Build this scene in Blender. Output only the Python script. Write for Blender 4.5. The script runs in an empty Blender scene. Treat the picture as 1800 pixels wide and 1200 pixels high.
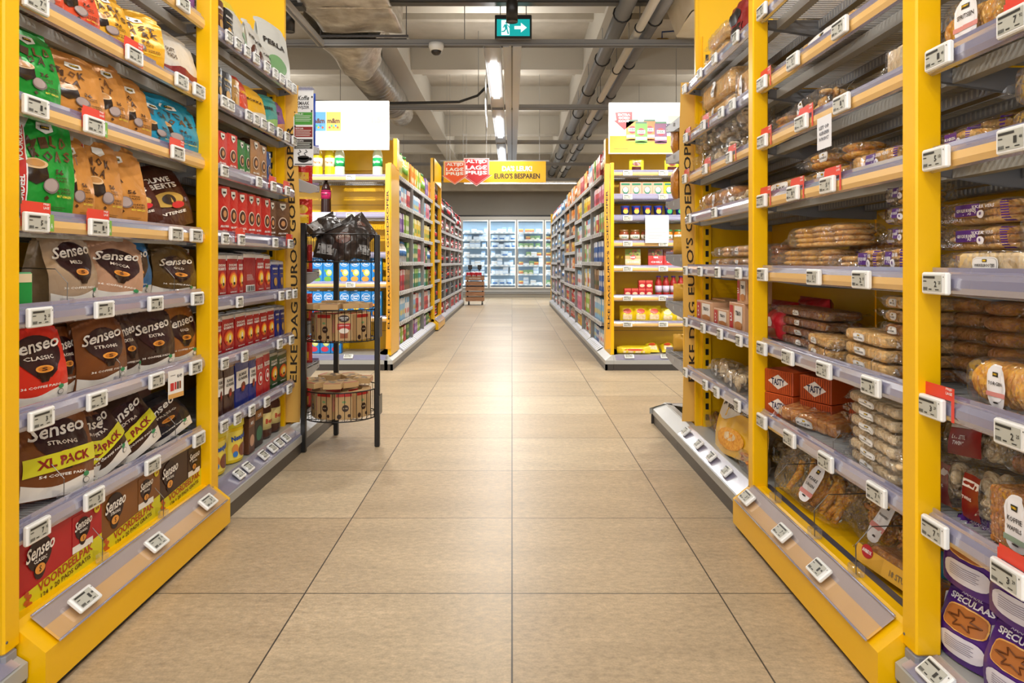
import bpy, math, random
from mathutils import Vector, Matrix
PI = math.pi
R = math.radians
S = bpy.context.scene
COL = S.collection
# ------------------------------------------------------------------ camera, world, exposure
FPX = 1238.0; CZ = .96; HY = 460.0
cam = bpy.data.cameras.new('camera'); camo = bpy.data.objects.new('camera', cam); COL.objects.link(camo)
cam.sensor_width = 36; cam.sensor_fit = 'HORIZONTAL'; cam.lens = FPX / 1800 * 36
cam.shift_y = -(600 - HY) / 1800
cam.clip_start = .05; cam.clip_end = 80
camo.location = (0, 0, CZ); camo.rotation_euler = (PI / 2, 0, 0)
S.camera = camo
S.view_settings.view_transform = 'Standard'; S.view_settings.look = 'None'
S.view_settings.gamma = 1; S.view_settings.use_curve_mapping = False
S.view_settings.exposure = 0.66
w = bpy.data.worlds.new('world'); S.world = w; w.use_nodes = True
w.node_tree.nodes['Background'].inputs[0].default_value = (1.0, .99, .98, 1)
w.node_tree.nodes['Background'].inputs[1].default_value = 1.3  # added even fill, entering where the room is left open behind the camera
try:
    S.cycles.max_bounces = 6; S.cycles.diffuse_bounces = 3; S.cycles.glossy_bounces = 3
    S.cycles.transmission_bounces = 4; S.cycles.transparent_max_bounces = 14
    S.cycles.sample_clamp_indirect = 4; S.cycles.caustics_reflective = False; S.cycles.caustics_refractive = False
except Exception: pass

def area(name, loc, sx, sy, power, col=(1, .985, .96), rot=(0, 0, 0), spread=180):
    l = bpy.data.lights.new(name, 'AREA'); l.shape = 'RECTANGLE'; l.size = sx; l.size_y = sy
    l.energy = power; l.color = col; l.spread = R(spread)
    o = bpy.data.objects.new(name, l); COL.objects.link(o); o.location = loc; o.rotation_euler = rot
    return o
def spot(name, loc, target, power, angle=50, blend=.5, col=(1, .97, .92), size=.04):
    l = bpy.data.lights.new(name, 'SPOT'); l.energy = power; l.spot_size = R(angle); l.spot_blend = blend
    l.color = col; l.shadow_soft_size = size
    o = bpy.data.objects.new(name, l); COL.objects.link(o); o.location = loc
    o.rotation_euler = (Vector(target) - Vector(loc)).to_track_quat('-Z', 'Y').to_euler()
    return o
LEDX = -.19; LEDZ = 2.985
LEDS = [(-3.9), (-1.1), (1.7), 7.27, 10.05, 12.8, 15.6]          # start of each 1.5 m lamp over the aisle; near ones unseen, added as light alone
for y in LEDS:
    area('aisle_lamp_light', (LEDX, y + .75, LEDZ - .004), .07, 1.5, 12 if y < 4 else 26)
    area('added_ceiling_uplight', (LEDX, y + .75, LEDZ + .06), .1, 1.5, 14, rot=(PI, 0, 0))  # upward light added to brighten the ceiling
for x in (-4.2, 3.8):                                                   # the same lamps over the neighbouring aisles
    for y in (-1.1, 4.45, 10.05, 15):
        area('next_aisle_lamp_light', (x, y + .75, LEDZ - .004), .07, 1.5, 40)
        area('added_side_uplight', (x, y + .75, LEDZ + .06), .1, 1.5, 30, rot=(PI, 0, 0))  # more added upward light for the ceiling, over the side aisles
# track spots, all out of view; the near ones are added to light the shelves
SPOTS = [((-1.6, 4.3, 2.95), (-1.6, 6.4, .9), 150, 50), ((1.5, 4.3, 2.95), (1.4, 6.4, .9), 120, 50), ((-1.0, 4.35, 2.95), (-1.75, 6.3, 2.0), 190, 58), ((1.25, 4.35, 2.95), (1.6, 6.3, 1.95), 150, 58),
         ((-1.0, 4.7, 2.95), (-.75, 4.7, 0), 85, 95), ((1.15, 4.7, 2.95), (.85, 4.7, 0), 85, 95),
         ((.62, .1, 2.95), (-1.3, 2.1, .95), 45, 80), ((-.75, .0, 2.95), (1.1, 1.9, .85), 45, 80),
         ((.55, 1.5, 2.95), (-1.2, 3.1, .9), 30, 75), ((-.6, 1.5, 2.95), (1.1, 3.0, .8), 30, 75)]
for a_, b_, p_, an_ in SPOTS: spot('track_spot_light', a_, b_, p_, an_, .9 if an_ > 90 else .5)

# ------------------------------------------------------------------ materials
def lin(c):
    return tuple(((x / 12.92) if x <= .04045 else ((x + .055) / 1.055) ** 2.4) for x in c)
def hexc(h):
    h = h.lstrip('#'); return lin(tuple(int(h[i:i + 2], 16) / 255 for i in (0, 2, 4)))
MC = {}
FIN = {'matte': (.75, 0, 0, 0), 'paper': (.6, 0, 0, 0), 'gloss': (.25, 0, 0, 0), 'plastic': (.35, 0, 0, 0), 'foil': (.3, .15, .35, 28),
       'crink': (.28, .0, .55, 38), 'metal': (.35, .85, 0, 0), 'paint': (.32, 0, .02, 30), 'print': (.4, 0, 0, 0)}
def M(h, fin='print'):
    k = (h, fin)
    if k in MC: return MC[k]
    m = bpy.data.materials.new(fin + '_' + h.strip('#')); m.use_nodes = True
    nt = m.node_tree; b = nt.nodes['Principled BSDF']
    rough, met, bump, sc = FIN[fin]
    c = hexc(h)
    b.inputs['Roughness'].default_value = rough; b.inputs['Metallic'].default_value = met
    b.inputs['Base Color'].default_value = (*c, 1)
    if fin in ('gloss', 'foil', 'crink', 'plastic'): b.inputs['Specular IOR Level'].default_value = .6
    if bump:
        tc = nt.nodes.new('ShaderNodeTexCoord'); n = nt.nodes.new('ShaderNodeTexNoise'); bp = nt.nodes.new('ShaderNodeBump')
        n.inputs['Scale'].default_value = sc; n.inputs['Detail'].default_value = 2
        bp.inputs['Strength'].default_value = bump; bp.inputs['Distance'].default_value = .012
        nt.links.new(tc.outputs['Object'], n.inputs['Vector']); nt.links.new(n.outputs['Fac'], bp.inputs['Height'])
        nt.links.new(bp.outputs['Normal'], b.inputs['Normal'])
    MC[k] = m
    return m
def mat_emit(name, col, st):
    m = bpy.data.materials.new(name); m.use_nodes = True; b = m.node_tree.nodes['Principled BSDF']
    b.inputs['Base Color'].default_value = (0, 0, 0, 1)
    b.inputs['Emission Color'].default_value = (*col, 1); b.inputs['Emission Strength'].default_value = st
    return m
def mat_film(name, tint=(1, 1, 1), haze=.015, bump=1.0, scale=42, rough=.09, gl=.15):
    """clear wrapping film: lets light straight through, catches highlights on its creases"""
    m = bpy.data.materials.new(name); m.use_nodes = True; nt = m.node_tree; nt.nodes.clear()
    o = nt.nodes.new('ShaderNodeOutputMaterial'); tr = nt.nodes.new('ShaderNodeBsdfTransparent'); g = nt.nodes.new('ShaderNodeBsdfGlossy')
    d = nt.nodes.new('ShaderNodeBsdfDiffuse'); mx = nt.nodes.new('ShaderNodeMixShader'); mx2 = nt.nodes.new('ShaderNodeMixShader')
    fr = nt.nodes.new('ShaderNodeLayerWeight'); mr = nt.nodes.new('ShaderNodeMapRange')
    fr.inputs['Blend'].default_value = .35
    mr.inputs['To Min'].default_value = gl * .3; mr.inputs['To Max'].default_value = gl * 3.6
    tr.inputs[0].default_value = (*[x * .97 for x in tint], 1); g.inputs[0].default_value = (1, 1, 1, 1); g.inputs['Roughness'].default_value = rough
    d.inputs[0].default_value = (.9, .9, .92, 1)
    if bump:
        tc = nt.nodes.new('ShaderNodeTexCoord'); v = nt.nodes.new('ShaderNodeTexVoronoi'); bp = nt.nodes.new('ShaderNodeBump'); n = nt.nodes.new('ShaderNodeTexNoise')
        v.inputs['Scale'].default_value = scale; v.feature = 'F2'
        n.inputs['Scale'].default_value = scale * .4; n.inputs['Detail'].default_value = 3
        ad = nt.nodes.new('ShaderNodeVectorMath'); ad.operation = 'MULTIPLY_ADD'
        ad.inputs[1].default_value = (.12, .12, .12)
        nt.links.new(n.outputs['Color'], ad.inputs[0]); nt.links.new(tc.outputs['Object'], ad.inputs[2])
        nt.links.new(ad.outputs[0], v.inputs['Vector'])
        bp.inputs['Strength'].default_value = bump; bp.inputs['Distance'].default_value = .03
        nt.links.new(tc.outputs['Object'], n.inputs['Vector'])
        nt.links.new(v.outputs['Distance'], bp.inputs['Height'])
        for q in (g, d, fr): nt.links.new(bp.outputs['Normal'], q.inputs['Normal'])
    nt.links.new(fr.outputs['Facing'], mr.inputs['Value'])
    mx2.inputs[0].default_value = haze
    nt.links.new(tr.outputs[0], mx2.inputs[1]); nt.links.new(d.outputs[0], mx2.inputs[2])
    nt.links.new(mr.outputs['Result'], mx.inputs[0]); nt.links.new(mx2.outputs[0], mx.inputs[1]); nt.links.new(g.outputs[0], mx.inputs[2])
    nt.links.new(mx.outputs[0], o.inputs['Surface'])
    return m
def mat_noise(name, c1, c2, scale, rough=.6, stretch=(1, 1, 1), bump=0, detail=5, metal=0, dist=.01):
    m = bpy.data.materials.new(name); m.use_nodes = True; nt = m.node_tree; b = nt.nodes['Principled BSDF']
    tc = nt.nodes.new('ShaderNodeTexCoord'); mp = nt.nodes.new('ShaderNodeMapping'); n = nt.nodes.new('ShaderNodeTexNoise'); r = nt.nodes.new('ShaderNodeValToRGB')
    mp.inputs['Scale'].default_value = stretch; n.inputs['Scale'].default_value = scale; n.inputs['Detail'].default_value = detail
    r.color_ramp.elements[0].color = (*hexc(c1), 1); r.color_ramp.elements[1].color = (*hexc(c2), 1)
    r.color_ramp.elements[0].position = .32; r.color_ramp.elements[1].position = .68
    nt.links.new(tc.outputs['Object'], mp.inputs[0]); nt.links.new(mp.outputs[0], n.inputs['Vector']); nt.links.new(n.outputs['Fac'], r.inputs[0])
    nt.links.new(r.outputs[0], b.inputs['Base Color']); b.inputs['Roughness'].default_value = rough; b.inputs['Metallic'].default_value = metal
    if bump:
        bp = nt.nodes.new('ShaderNodeBump'); bp.inputs['Strength'].default_value = bump; bp.inputs['Distance'].default_value = dist
        nt.links.new(n.outputs['Fac'], bp.inputs['Height']); nt.links.new(bp.outputs['Normal'], b.inputs['Normal'])
    return m
YEL = '#f5bd00'; YEL_M = M(YEL, 'paint'); GREY = M('#8f9094', 'plastic'); DGREY = M('#5c5c5f', 'plastic'); LGREY = M('#b4b3ad', 'plastic')
BLACK = M('#161514', 'plastic'); WHITE = M('#f1f1ee', 'plastic'); TAN = M('#e0b067', 'paper')
FILM = mat_film('clear_film'); FILM2 = mat_film('stiff_clear_film', haze=.03, bump=.5, scale=22, gl=.16)
CLEAR = mat_film('clear_plastic', tint=(.93, .93, .98), haze=.04, bump=0, gl=.12, rough=.08)
CLEAR2 = mat_film('thin_clear_plastic', tint=(.99, .99, 1), haze=.0, bump=0, gl=.03, rough=.08)
GLASS = mat_film('door_glass', tint=(.93, .97, 1), haze=.01, bump=0, gl=.05, rough=.02)
RAILM = mat_film('frosted_rail_plastic', tint=(.72, .71, .9), haze=.52, bump=0, gl=.22, rough=.15)
RAILM.node_tree.nodes['Diffuse BSDF'].inputs[0].default_value = (*hexc('#b7b5d3'), 1)
RAILT = M('#e8bd78', 'gloss')
COOKIE = [mat_noise('biscuit_pale', '#e0983c', '#f8cb80', 60, .8, bump=.4), mat_noise('biscuit_brown', '#b96a25', '#e09a45', 70, .8, bump=.4),
          mat_noise('biscuit_dark', '#7a431c', '#ad6a2e', 60, .8, bump=.4), mat_noise('biscuit_cream', '#e0bd8b', '#f6e0b8', 50, .8, bump=.3),
          mat_noise('biscuit_golden', '#e0861a', '#ffc250', 80, .7, bump=.6), mat_noise('sponge', '#eeae55', '#ffd48c', 40, .8, bump=.2)]
WIRE = M('#c4c6c9', 'metal')
WIRE.node_tree.nodes['Principled BSDF'].inputs['Metallic'].default_value = .5

# ------------------------------------------------------------------ mesh builder
TXT = {}
def glyphs(s, bold=.02, shear=0., res=2):
    k = (s, bold, shear, res)
    if k in TXT: return TXT[k]
    c = bpy.data.curves.new('t', 'FONT'); c.body = s; c.offset = bold; c.shear = shear; c.resolution_u = res
    c.space_line = .85; c.align_x = 'CENTER'
    o = bpy.data.objects.new('t', c); COL.objects.link(o)
    me = bpy.data.meshes.new_from_object(o.evaluated_get(bpy.context.evaluated_depsgraph_get()))
    vs = [(v.co.x, v.co.y) for v in me.vertices]; fs = [tuple(p.vertices) for p in me.polygons]
    bpy.data.objects.remove(o); bpy.data.curves.remove(c); bpy.data.meshes.remove(me)
    if not vs: vs = [(0, 0)]
    x0 = min(v[0] for v in vs); x1 = max(v[0] for v in vs); y0 = min(v[1] for v in vs); y1 = max(v[1] for v in vs)
    w_ = max(x1 - x0, 1e-5); h_ = max(y1 - y0, 1e-5)
    TXT[k] = ([((v[0] - x0) / w_ - .5, (v[1] - y0) / h_ - .5) for v in vs], fs, w_ / h_)
    return TXT[k]
def flat(yf=0, sgn=-1):
    return lambda u, v, o=0: (u, yf + sgn * o, v)
class MB:
    def __init__(s): s.v = []; s.f = []; s.m = []; s.mats = []; s.sm = []
    def mi(s, m):
        if m not in s.mats: s.mats.append(m)
        return s.mats.index(m)
    def face(s, idx, m, smooth=False): s.f.append(tuple(idx)); s.m.append(s.mi(m)); s.sm.append(smooth)
    def add(s, vs, fs, m, smooth=False):
        b = len(s.v); s.v += [tuple(v) for v in vs]
        for f in fs: s.face([b + i for i in f], m, smooth)
    def box(s, x0, x1, y0, y1, z0, z1, m, c=0):
        if c <= 0:
            s.add([(x0, y0, z0), (x1, y0, z0), (x1, y1, z0), (x0, y1, z0), (x0, y0, z1), (x1, y0, z1), (x1, y1, z1), (x0, y1, z1)],
                  [(0, 3, 2, 1), (4, 5, 6, 7), (0, 1, 5, 4), (1, 2, 6, 5), (2, 3, 7, 6), (3, 0, 4, 7)], m); return
        vs = []
        for z, e in ((z0, c * .7), (z0 + c, 0), (z1 - c, 0), (z1, c * .7)):
            vs += [(x0 + e + c, y0 + e, z), (x1 - e - c, y0 + e, z), (x1 - e, y0 + e + c, z), (x1 - e, y1 - e - c, z),
                   (x1 - e - c, y1 - e, z), (x0 + e + c, y1 - e, z), (x0 + e, y1 - e - c, z), (x0 + e, y0 + e + c, z)]
        fs = [(7, 6, 5, 4, 3, 2, 1, 0), tuple(range(24, 32))]
        for r in range(3):
            for q in range(8):
                fs.append((r * 8 + q, r * 8 + (q + 1) % 8, r * 8 + 8 + (q + 1) % 8, r * 8 + 8 + q))
        s.add(vs, fs, m)
    def tube(s, pts, r, n, m, cap=True, closed=False):
        pts = [Vector(p) for p in pts]; rings = []; N = len(pts)
        up = None
        for i, p in enumerate(pts):
            if closed: t = pts[(i + 1) % N] - pts[i - 1]
            else: t = (pts[min(i + 1, N - 1)] - pts[max(i - 1, 0)])
            t.normalize()
            if up is None: up = Vector((0, 0, 1)) if abs(t.z) < .9 else Vector((1, 0, 0))
            a = t.cross(up).normalized(); b = a.cross(t).normalized(); up = b
            rr = r[i] if isinstance(r, (list, tuple)) else r
            rings.append([p + (a * math.cos(2 * PI * k / n) + b * math.sin(2 * PI * k / n)) * rr for k in range(n)])
        vs = [v for g in rings for v in g]; fs = []
        for i in range(N if closed else N - 1):
            for k in range(n):
                j = (i + 1) % N
                fs.append((i * n + k, i * n + (k + 1) % n, j * n + (k + 1) % n, j * n + k))
        s.add(vs, fs, m, n > 4)
        if cap and not closed:
            b = len(s.v) - len(vs); s.face([b + k for k in range(n)][::-1], m); s.face([b + (N - 1) * n + k for k in range(n)], m)
    def lathe(s, prof, n, m, c=(0, 0, 0), sx=1, sy=1, axis='z', smooth=True):
        """prof: list of (r, z[, material])"""
        rings = []
        for i, p in enumerate(prof):
            for k in range(n):
                a = 2 * PI * k / n; x, y, z = p[0] * math.cos(a) * sx, p[0] * math.sin(a) * sy, p[1]
                if axis == 'x': x, y, z = z, x, y
                elif axis == 'y': x, y, z = x, z, y
                rings.append((c[0] + x, c[1] + y, c[2] + z))
        b = len(s.v); s.v += rings
        for i in range(len(prof) - 1):
            mm = prof[i + 1][2] if len(prof[i + 1]) > 2 else m
            for k in range(n): s.face((b + i * n + k, b + i * n + (k + 1) % n, b + (i + 1) * n + (k + 1) % n, b + (i + 1) * n + k), mm, smooth)
        if prof[0][0] > 1e-4: s.face([b + k for k in range(n)][::-1], m)
        if prof[-1][0] > 1e-4: s.face([b + (len(prof) - 1) * n + k for k in range(n)], prof[-1][2] if len(prof[-1]) > 2 else m)
    def grid(s, fn, nu, nv, m, smooth=True):
        b = len(s.v)
        for j in range(nv + 1):
            for i in range(nu + 1): s.v.append(tuple(fn(i / nu, j / nv)))
        for j in range(nv):
            for i in range(nu):
                a = b + j * (nu + 1) + i
                s.face((a, a + 1, a + nu + 2, a + nu + 1), m(i / nu, j / nv) if callable(m) else m, smooth)
    def region(s, fn, u0, u1, lo, hi, nu, nv, m, off=.001):
        L = lo if callable(lo) else (lambda u: lo); H = hi if callable(hi) else (lambda u: hi)
        s.grid(lambda a, b: fn(u0 + (u1 - u0) * a, L(u0 + (u1 - u0) * a) * (1 - b) + H(u0 + (u1 - u0) * a) * b, off), nu, nv, m)
    def ellipse(s, fn, cu, cv, ru, rv, m, off=.0012, nu=10, nv=3, pw=2.0):
        g = lambda u: rv * max(0, 1 - abs((u - cu) / ru) ** pw) ** (1 / pw)
        # cosine spaced columns keep the rim round
        def ff(a, b):
            u = cu - ru * math.cos(PI * a); q = g(u)
            return fn(u, cv - q + 2 * q * b, off)
        s.grid(ff, nu, nv, m)
    def rect(s, fn, u0, u1, v0, v1, m, off=.001, nu=2, nv=2): s.region(fn, u0, u1, v0, v1, nu, nv, m, off)
    def poly(s, fn, pts, m, off=.001):
        b = len(s.v); s.v += [tuple(fn(p[0], p[1], off)) for p in pts]; s.face(range(b, b + len(pts)), m)
    def text(s, fn, t, cu, cv, wd, ht, m, off=.0015, rot=0, bold=.02, shear=0, res=2, keep=False):
        vs, fs, ar = glyphs(t, bold, shear, res)
        if keep:
            if wd / ht > ar: wd = ht * ar
            else: ht = wd / ar
        ca, sa = math.cos(rot), math.sin(rot); b = len(s.v)
        for x, y in vs:
            x *= wd; y *= ht
            s.v.append(tuple(fn(cu + x * ca - y * sa, cv + x * sa + y * ca, off)))
        k = s.mi(m)
        for f in fs: s.f.append(tuple(b + i for i in f)); s.m.append(k); s.sm.append(False)
    def mesh(s, name='mesh'):
        me = bpy.data.meshes.new(name); me.from_pydata(s.v, [], s.f)
        for m in s.mats: me.materials.append(m)
        me.polygons.foreach_set('material_index', s.m); me.polygons.foreach_set('use_smooth', s.sm)
        me.update(); return me
    def obj(s, name, parent=None, loc=(0, 0, 0), rz=0):
        o = bpy.data.objects.new(name, s.mesh(name)); COL.objects.link(o); o.location = loc; o.rotation_euler = (0, 0, rz)
        if parent: o.parent = parent
        return o
def empty(name, loc=(0, 0, 0), rz=0):
    o = bpy.data.objects.new(name, None); COL.objects.link(o); o.location = loc; o.rotation_euler = (0, 0, rz); o.empty_display_size = .05
    return o
def tag(o, label=None, cat=None, group=None, kind=None):
    if label: o['label'] = label
    if cat: o['category'] = cat
    if group: o['group'] = group
    if kind: o['kind'] = kind
    return o
def kids(o): return [c for c in ALLKIDS.get(o.name, [])]
ALLKIDS = {}
def proto(name, cat, parts):
    """a template thing: parts = [(name, MB, [(sub name, MB)])]; a thing of one part is a single mesh"""
    if len(parts) == 1: return dict(name=name, cat=cat, root=parts[0][1].mesh(name), parts=[])
    return dict(name=name, cat=cat, root=None, parts=[(n, mb.mesh(n), [(a, b.mesh(a)) for a, b in sub]) for n, mb, *rest in parts for sub in [rest[0] if rest else []]])
RECS = []
def put(P, loc, rz=0, desc=None, place=None, tilt=(0, 0), grp=None, shared=None, sc=1.0):
    o = bpy.data.objects.new(P['name'], P['root']); COL.objects.link(o)
    o.location = loc; o.rotation_euler = (tilt[0], tilt[1], rz)
    if sc != 1.0: o.scale = (sc,) * 3 if isinstance(sc, (int, float)) else sc
    o['category'] = P['cat']
    for n, me, sub in P['parts']:
        c = bpy.data.objects.new(n, me); COL.objects.link(c); c.parent = o
        for a, b in sub:
            e = bpy.data.objects.new(a, b); COL.objects.link(e); e.parent = c
    if shared: o['label'] = shared; o['group'] = grp or shared
    else: RECS.append((o, desc, place, grp))
    return o
ORD = ['first', 'second', 'third', 'fourth', 'fifth', 'sixth', 'seventh', 'eighth', 'ninth', 'tenth', 'eleventh', 'twelfth', 'thirteenth', 'fourteenth', 'fifteenth', 'sixteenth']
def px(o):
    l = o.location; return (round(900 + FPX * l.x / max(l.y, .1), 0), -l.z)
def finish_labels():
    d = {}
    for o, desc, place, grp in RECS: d.setdefault((desc, place), []).append((o, grp))
    for (desc, place), l in d.items():
        l.sort(key=lambda t: px(t[0]))
        for i, (o, grp) in enumerate(l):
            t = f'{desc} {place}'
            if len(l) > 1: t += f', {ORD[min(i, 15)]} from left'
            for p_, q_ in ((' on the ', ' on '), (' of the ', ' of '), (' in the ', ' in '), (' shelf of ', ' shelf, '), (' basket of ', ' basket, '), ('coffee box ', 'box '), (' with ', ', '), (' from left', ' left')):
                if len(t.split()) <= 16: break
                t = t.replace(p_, q_)
            o['label'] = t
            if grp: o['group'] = grp
            elif len(l) > 1: o['group'] = f'{desc} {place}'
# ================================================================== THE SETTING
def floor_mat():
    m = bpy.data.materials.new('travertine_tiles'); m.use_nodes = True; nt = m.node_tree; b = nt.nodes['Principled BSDF']; N = nt.nodes.new; Lk = nt.links.new
    tc = N('ShaderNodeTexCoord'); mp = N('ShaderNodeMapping'); br = N('ShaderNodeTexBrick')
    mp.inputs['Location'].default_value = (0, -2.04, 0)
    br.offset = 0; br.squash = 1
    for k, v in (('Scale', 1), ('Mortar Size', .0022), ('Mortar Smooth', .1), ('Brick Width', .6), ('Row Height', .6), ('Bias', 0)): br.inputs[k].default_value = v
    br.inputs['Color1'].default_value = (*hexc('#b9a384'), 1); br.inputs['Color2'].default_value = (*hexc('#c9b596'), 1); br.inputs['Mortar'].default_value = (*hexc('#4a443c'), 1)
    Lk(tc.outputs['Object'], mp.inputs[0]); Lk(mp.outputs[0], br.inputs['Vector'])
    def noise(scale, st, det, lo, hi, p0=.3, p1=.7):
        q = N('ShaderNodeMapping'); q.inputs['Scale'].default_value = st; n = N('ShaderNodeTexNoise'); n.inputs['Scale'].default_value = scale; n.inputs['Detail'].default_value = det
        n.inputs['Roughness'].default_value = .65
        r = N('ShaderNodeMapRange'); r.inputs['From Min'].default_value = p0; r.inputs['From Max'].default_value = p1; r.inputs['To Min'].default_value = lo; r.inputs['To Max'].default_value = hi
        Lk(tc.outputs['Object'], q.inputs[0]); Lk(q.outputs[0], n.inputs['Vector']); Lk(n.outputs['Fac'], r.inputs['Value']); return r.outputs['Result'], n
    a, n1 = noise(2.2, (.8, 3.2, 1), 6, .86, 1.1); c, n2 = noise(40, (1, 1.6, 1), 6, .78, 1.17, .32, .68); e, n3 = noise(160, (1, 1, 1), 3, .88, 1.1)
    m1 = N('ShaderNodeMath'); m1.operation = 'MULTIPLY'; Lk(a, m1.inputs[0]); Lk(c, m1.inputs[1])
    m2 = N('ShaderNodeMath'); m2.operation = 'MULTIPLY'; Lk(m1.outputs[0], m2.inputs[0]); Lk(e, m2.inputs[1])
    vm = N('ShaderNodeVectorMath'); vm.operation = 'SCALE'; Lk(br.outputs['Color'], vm.inputs[0]); Lk(m2.outputs[0], vm.inputs['Scale'])
    Lk(vm.outputs[0], b.inputs['Base Color'])
    rr = N('ShaderNodeMapRange'); rr.inputs['To Min'].default_value = .3; rr.inputs['To Max'].default_value = .47; Lk(n2.outputs['Fac'], rr.inputs['Value']); Lk(rr.outputs['Result'], b.inputs['Roughness'])
    bp = N('ShaderNodeBump'); bp.inputs['Strength'].default_value = .12; bp.inputs['Distance'].default_value = .002
    sb = N('ShaderNodeMath'); sb.operation = 'SUBTRACT'; Lk(n2.outputs['Fac'], sb.inputs[0]); Lk(br.outputs['Fac'], sb.inputs[1])
    Lk(sb.outputs[0], bp.inputs['Height']); Lk(bp.outputs['Normal'], b.inputs['Normal'])
    return m
def struct(name, mb, label=None):
    o = mb.obj(name); o['kind'] = 'structure'
    if label: o['label'] = label
    return o
mb = MB(); mb.box(-9, 9, -3, 19.6, -.1, 0, floor_mat()); struct('floor', mb, 'beige stone-look floor tiles laid in a square grid')
CONC = mat_noise('painted_concrete', '#a89f90', '#b9b1a2', 3, .85, bump=.1)
mb = MB(); mb.box(-9, 9, -3, 19.6, 4.05, 4.25, CONC); struct('ceiling', mb, 'taupe concrete ceiling slab')
mb = MB(); mb.box(-9, 9, 19.6, 19.75, 0, 4.05, mat_noise('wall_paint', '#a59d90', '#aca496', 1, .8)); struct('wall_back', mb, 'taupe wall above the freezers')
mb = MB(); mb.box(-9.15, -9, -3, 19.6, 0, 4.05, M('#b8b1a4', 'matte')); struct('wall_left', mb)
mb = MB(); mb.box(9, 9.15, -3, 19.6, 0, 4.05, M('#b8b1a4', 'matte')); struct('wall_right', mb)
BEAM = M('#bdb6a8', 'matte')
n = 0
for x in (-6.96, -4.26, -1.56, 1.14, 3.84, 6.54):
    mb = MB(); mb.box(x - .14, x + .14, -3, 19.6, 3.6, 4.05, BEAM); n += 1; struct('trim_%d' % n, mb, 'long concrete ceiling beam running away from the viewer')
for y in (-.1, 2.4, 4.9, 7.4, 9.9, 12.4, 14.9, 17.4):
    mb = MB(); mb.box(-9, 9, y, y + .25, 3.66, 4.05, BEAM); n += 1; struct('trim_%d' % n, mb, 'concrete ceiling rib running across the shop')
    mb = MB(); mb.box(-9, 9, y + 1.2, y + 1.3, 3.92, 4.05, CONC); n += 1; struct('trim_%d' % n, mb)
mb = MB(); mb.box(-9, 9, 18.6, 18.8, 2.84, 4.05, CONC); n += 1; struct('trim_%d' % n, mb, 'deep concrete downstand above the freezers')

# ================================================================== CEILING THINGS
STEEL = M('#8d8b88', 'plastic'); ALU = M('#a5a29d', 'plastic')
for i, y in enumerate((3.9, 6.65, 9.4, 12.15, 14.9, 17.65)):
    mb = MB()
    mb.box(-8.9, 8.9, y, y + .07, 3.045, 3.06, STEEL); mb.box(-8.9, 8.9, y, y + .006, 3.0, 3.045, STEEL); mb.box(-8.9, 8.9, y + .064, y + .07, 3.0, 3.045, STEEL)
    mb.box(-8.9, 8.9, y - .002, y, 3.018, 3.023, DGREY)
    mb.box(-8.9, 8.9, y + .006, y + .064, 3.02, 3.03, ALU)
    for x in (-7.5, -4.5, -2.3, -.45, 2.2, 5): mb.tube([(x, y + .035, 3.06), (x, y + .035, 4.05)], .004, 4, STEEL)
    tag(mb.obj('ceiling_track'), f'grey steel channel hung across the shop, {ORD[i]} from the viewer', 'ceiling track', 'grey cross channels under the ceiling')
PANEL = M('#aeb1b6', 'plastic')
GLOW = mat_emit('lamp_diffuser', (1, .98, .94), 9)
for i, y in enumerate(LEDS):
    if y < 4: continue
    r = empty('linear_lamp', (LEDX, y + .75, 3))
    tag(r, f'white linear ceiling lamp over the aisle, {ORD[i-3]} of the row from the viewer', 'ceiling lamp', 'linear lamps in a row over the aisle')
    mb = MB(); mb.box(-.085, .085, -.75 - .6, .75 + .6, .012, .03, PANEL); mb.box(-.085, -.078, -1.35, 1.35, -.02, .012, PANEL); mb.box(.078, .085, -1.35, 1.35, -.02, .012, PANEL)
    mb.obj('housing', r)
    mb = MB(); mb.box(-.036, .036, -.75, .75, -.008, .011, GLOW); mb.obj('diffuser', r)
mb = MB(); mb.box(-.085, -.03, 6.66, 17.6, 2.99, 3.04, PANEL); mb.box(-.03, -.008, 6.66, 17.6, 3.0, 3.02, PANEL); mb.box(-.008, .008, 6.66, 17.6, 3.01, 3.05, BLACK); mb.box(.008, .09, 6.66, 17.6, 2.995, 3.04, PANEL)
tag(mb.obj('ceiling_rail'), 'long pale grey double rail running down the middle of the ceiling', 'ceiling rail')
mb = MB(); mb.box(-.045, .055, 2.5, 6.45, 3.26, 3.3, PANEL); mb.tube([(0, 3, 3.3), (0, 3, 4.05)], .004, 4, STEEL); mb.tube([(0, 5.5, 3.3), (0, 5.5, 4.05)], .004, 4, STEEL)
tag(mb.obj('ceiling_rail'), 'pale grey track rail above the exit sign and front spotlight', 'ceiling rail')
mb = MB(); mb.box(-1.83, -1.77, 4.0, 6.64, 2.99, 3.04, ALU); mb.box(-1.81, -1.79, 4.0, 6.64, 2.985, 2.99, DGREY)
tag(mb.obj('ceiling_rail'), 'short grey track rail at the upper left beside the foil duct', 'ceiling rail')
for i, y in enumerate((17.0,)):
    r = empty('linear_lamp', (.45, y, 2.86)); tag(r, 'long thin lit lamp hung crosswise near the freezers', 'ceiling lamp')
    mb = MB(); mb.box(-1.6, 1.1, -.03, .03, 0, .04, WHITE); mb.tube([(-1, 0, .04), (-1, 0, 1.19)], .004, 4, STEEL); mb.tube([(.7, 0, .04), (.7, 0, 1.19)], .004, 4, STEEL); mb.obj('housing', r); mb = MB(); mb.box(-1.6, 1.1, -.025, .025, -.012, 0, GLOW); mb.obj('diffuser', r)
    area('cross_lamp_light', (.2, y, 2.84), 2.7, .05, 30)
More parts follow.
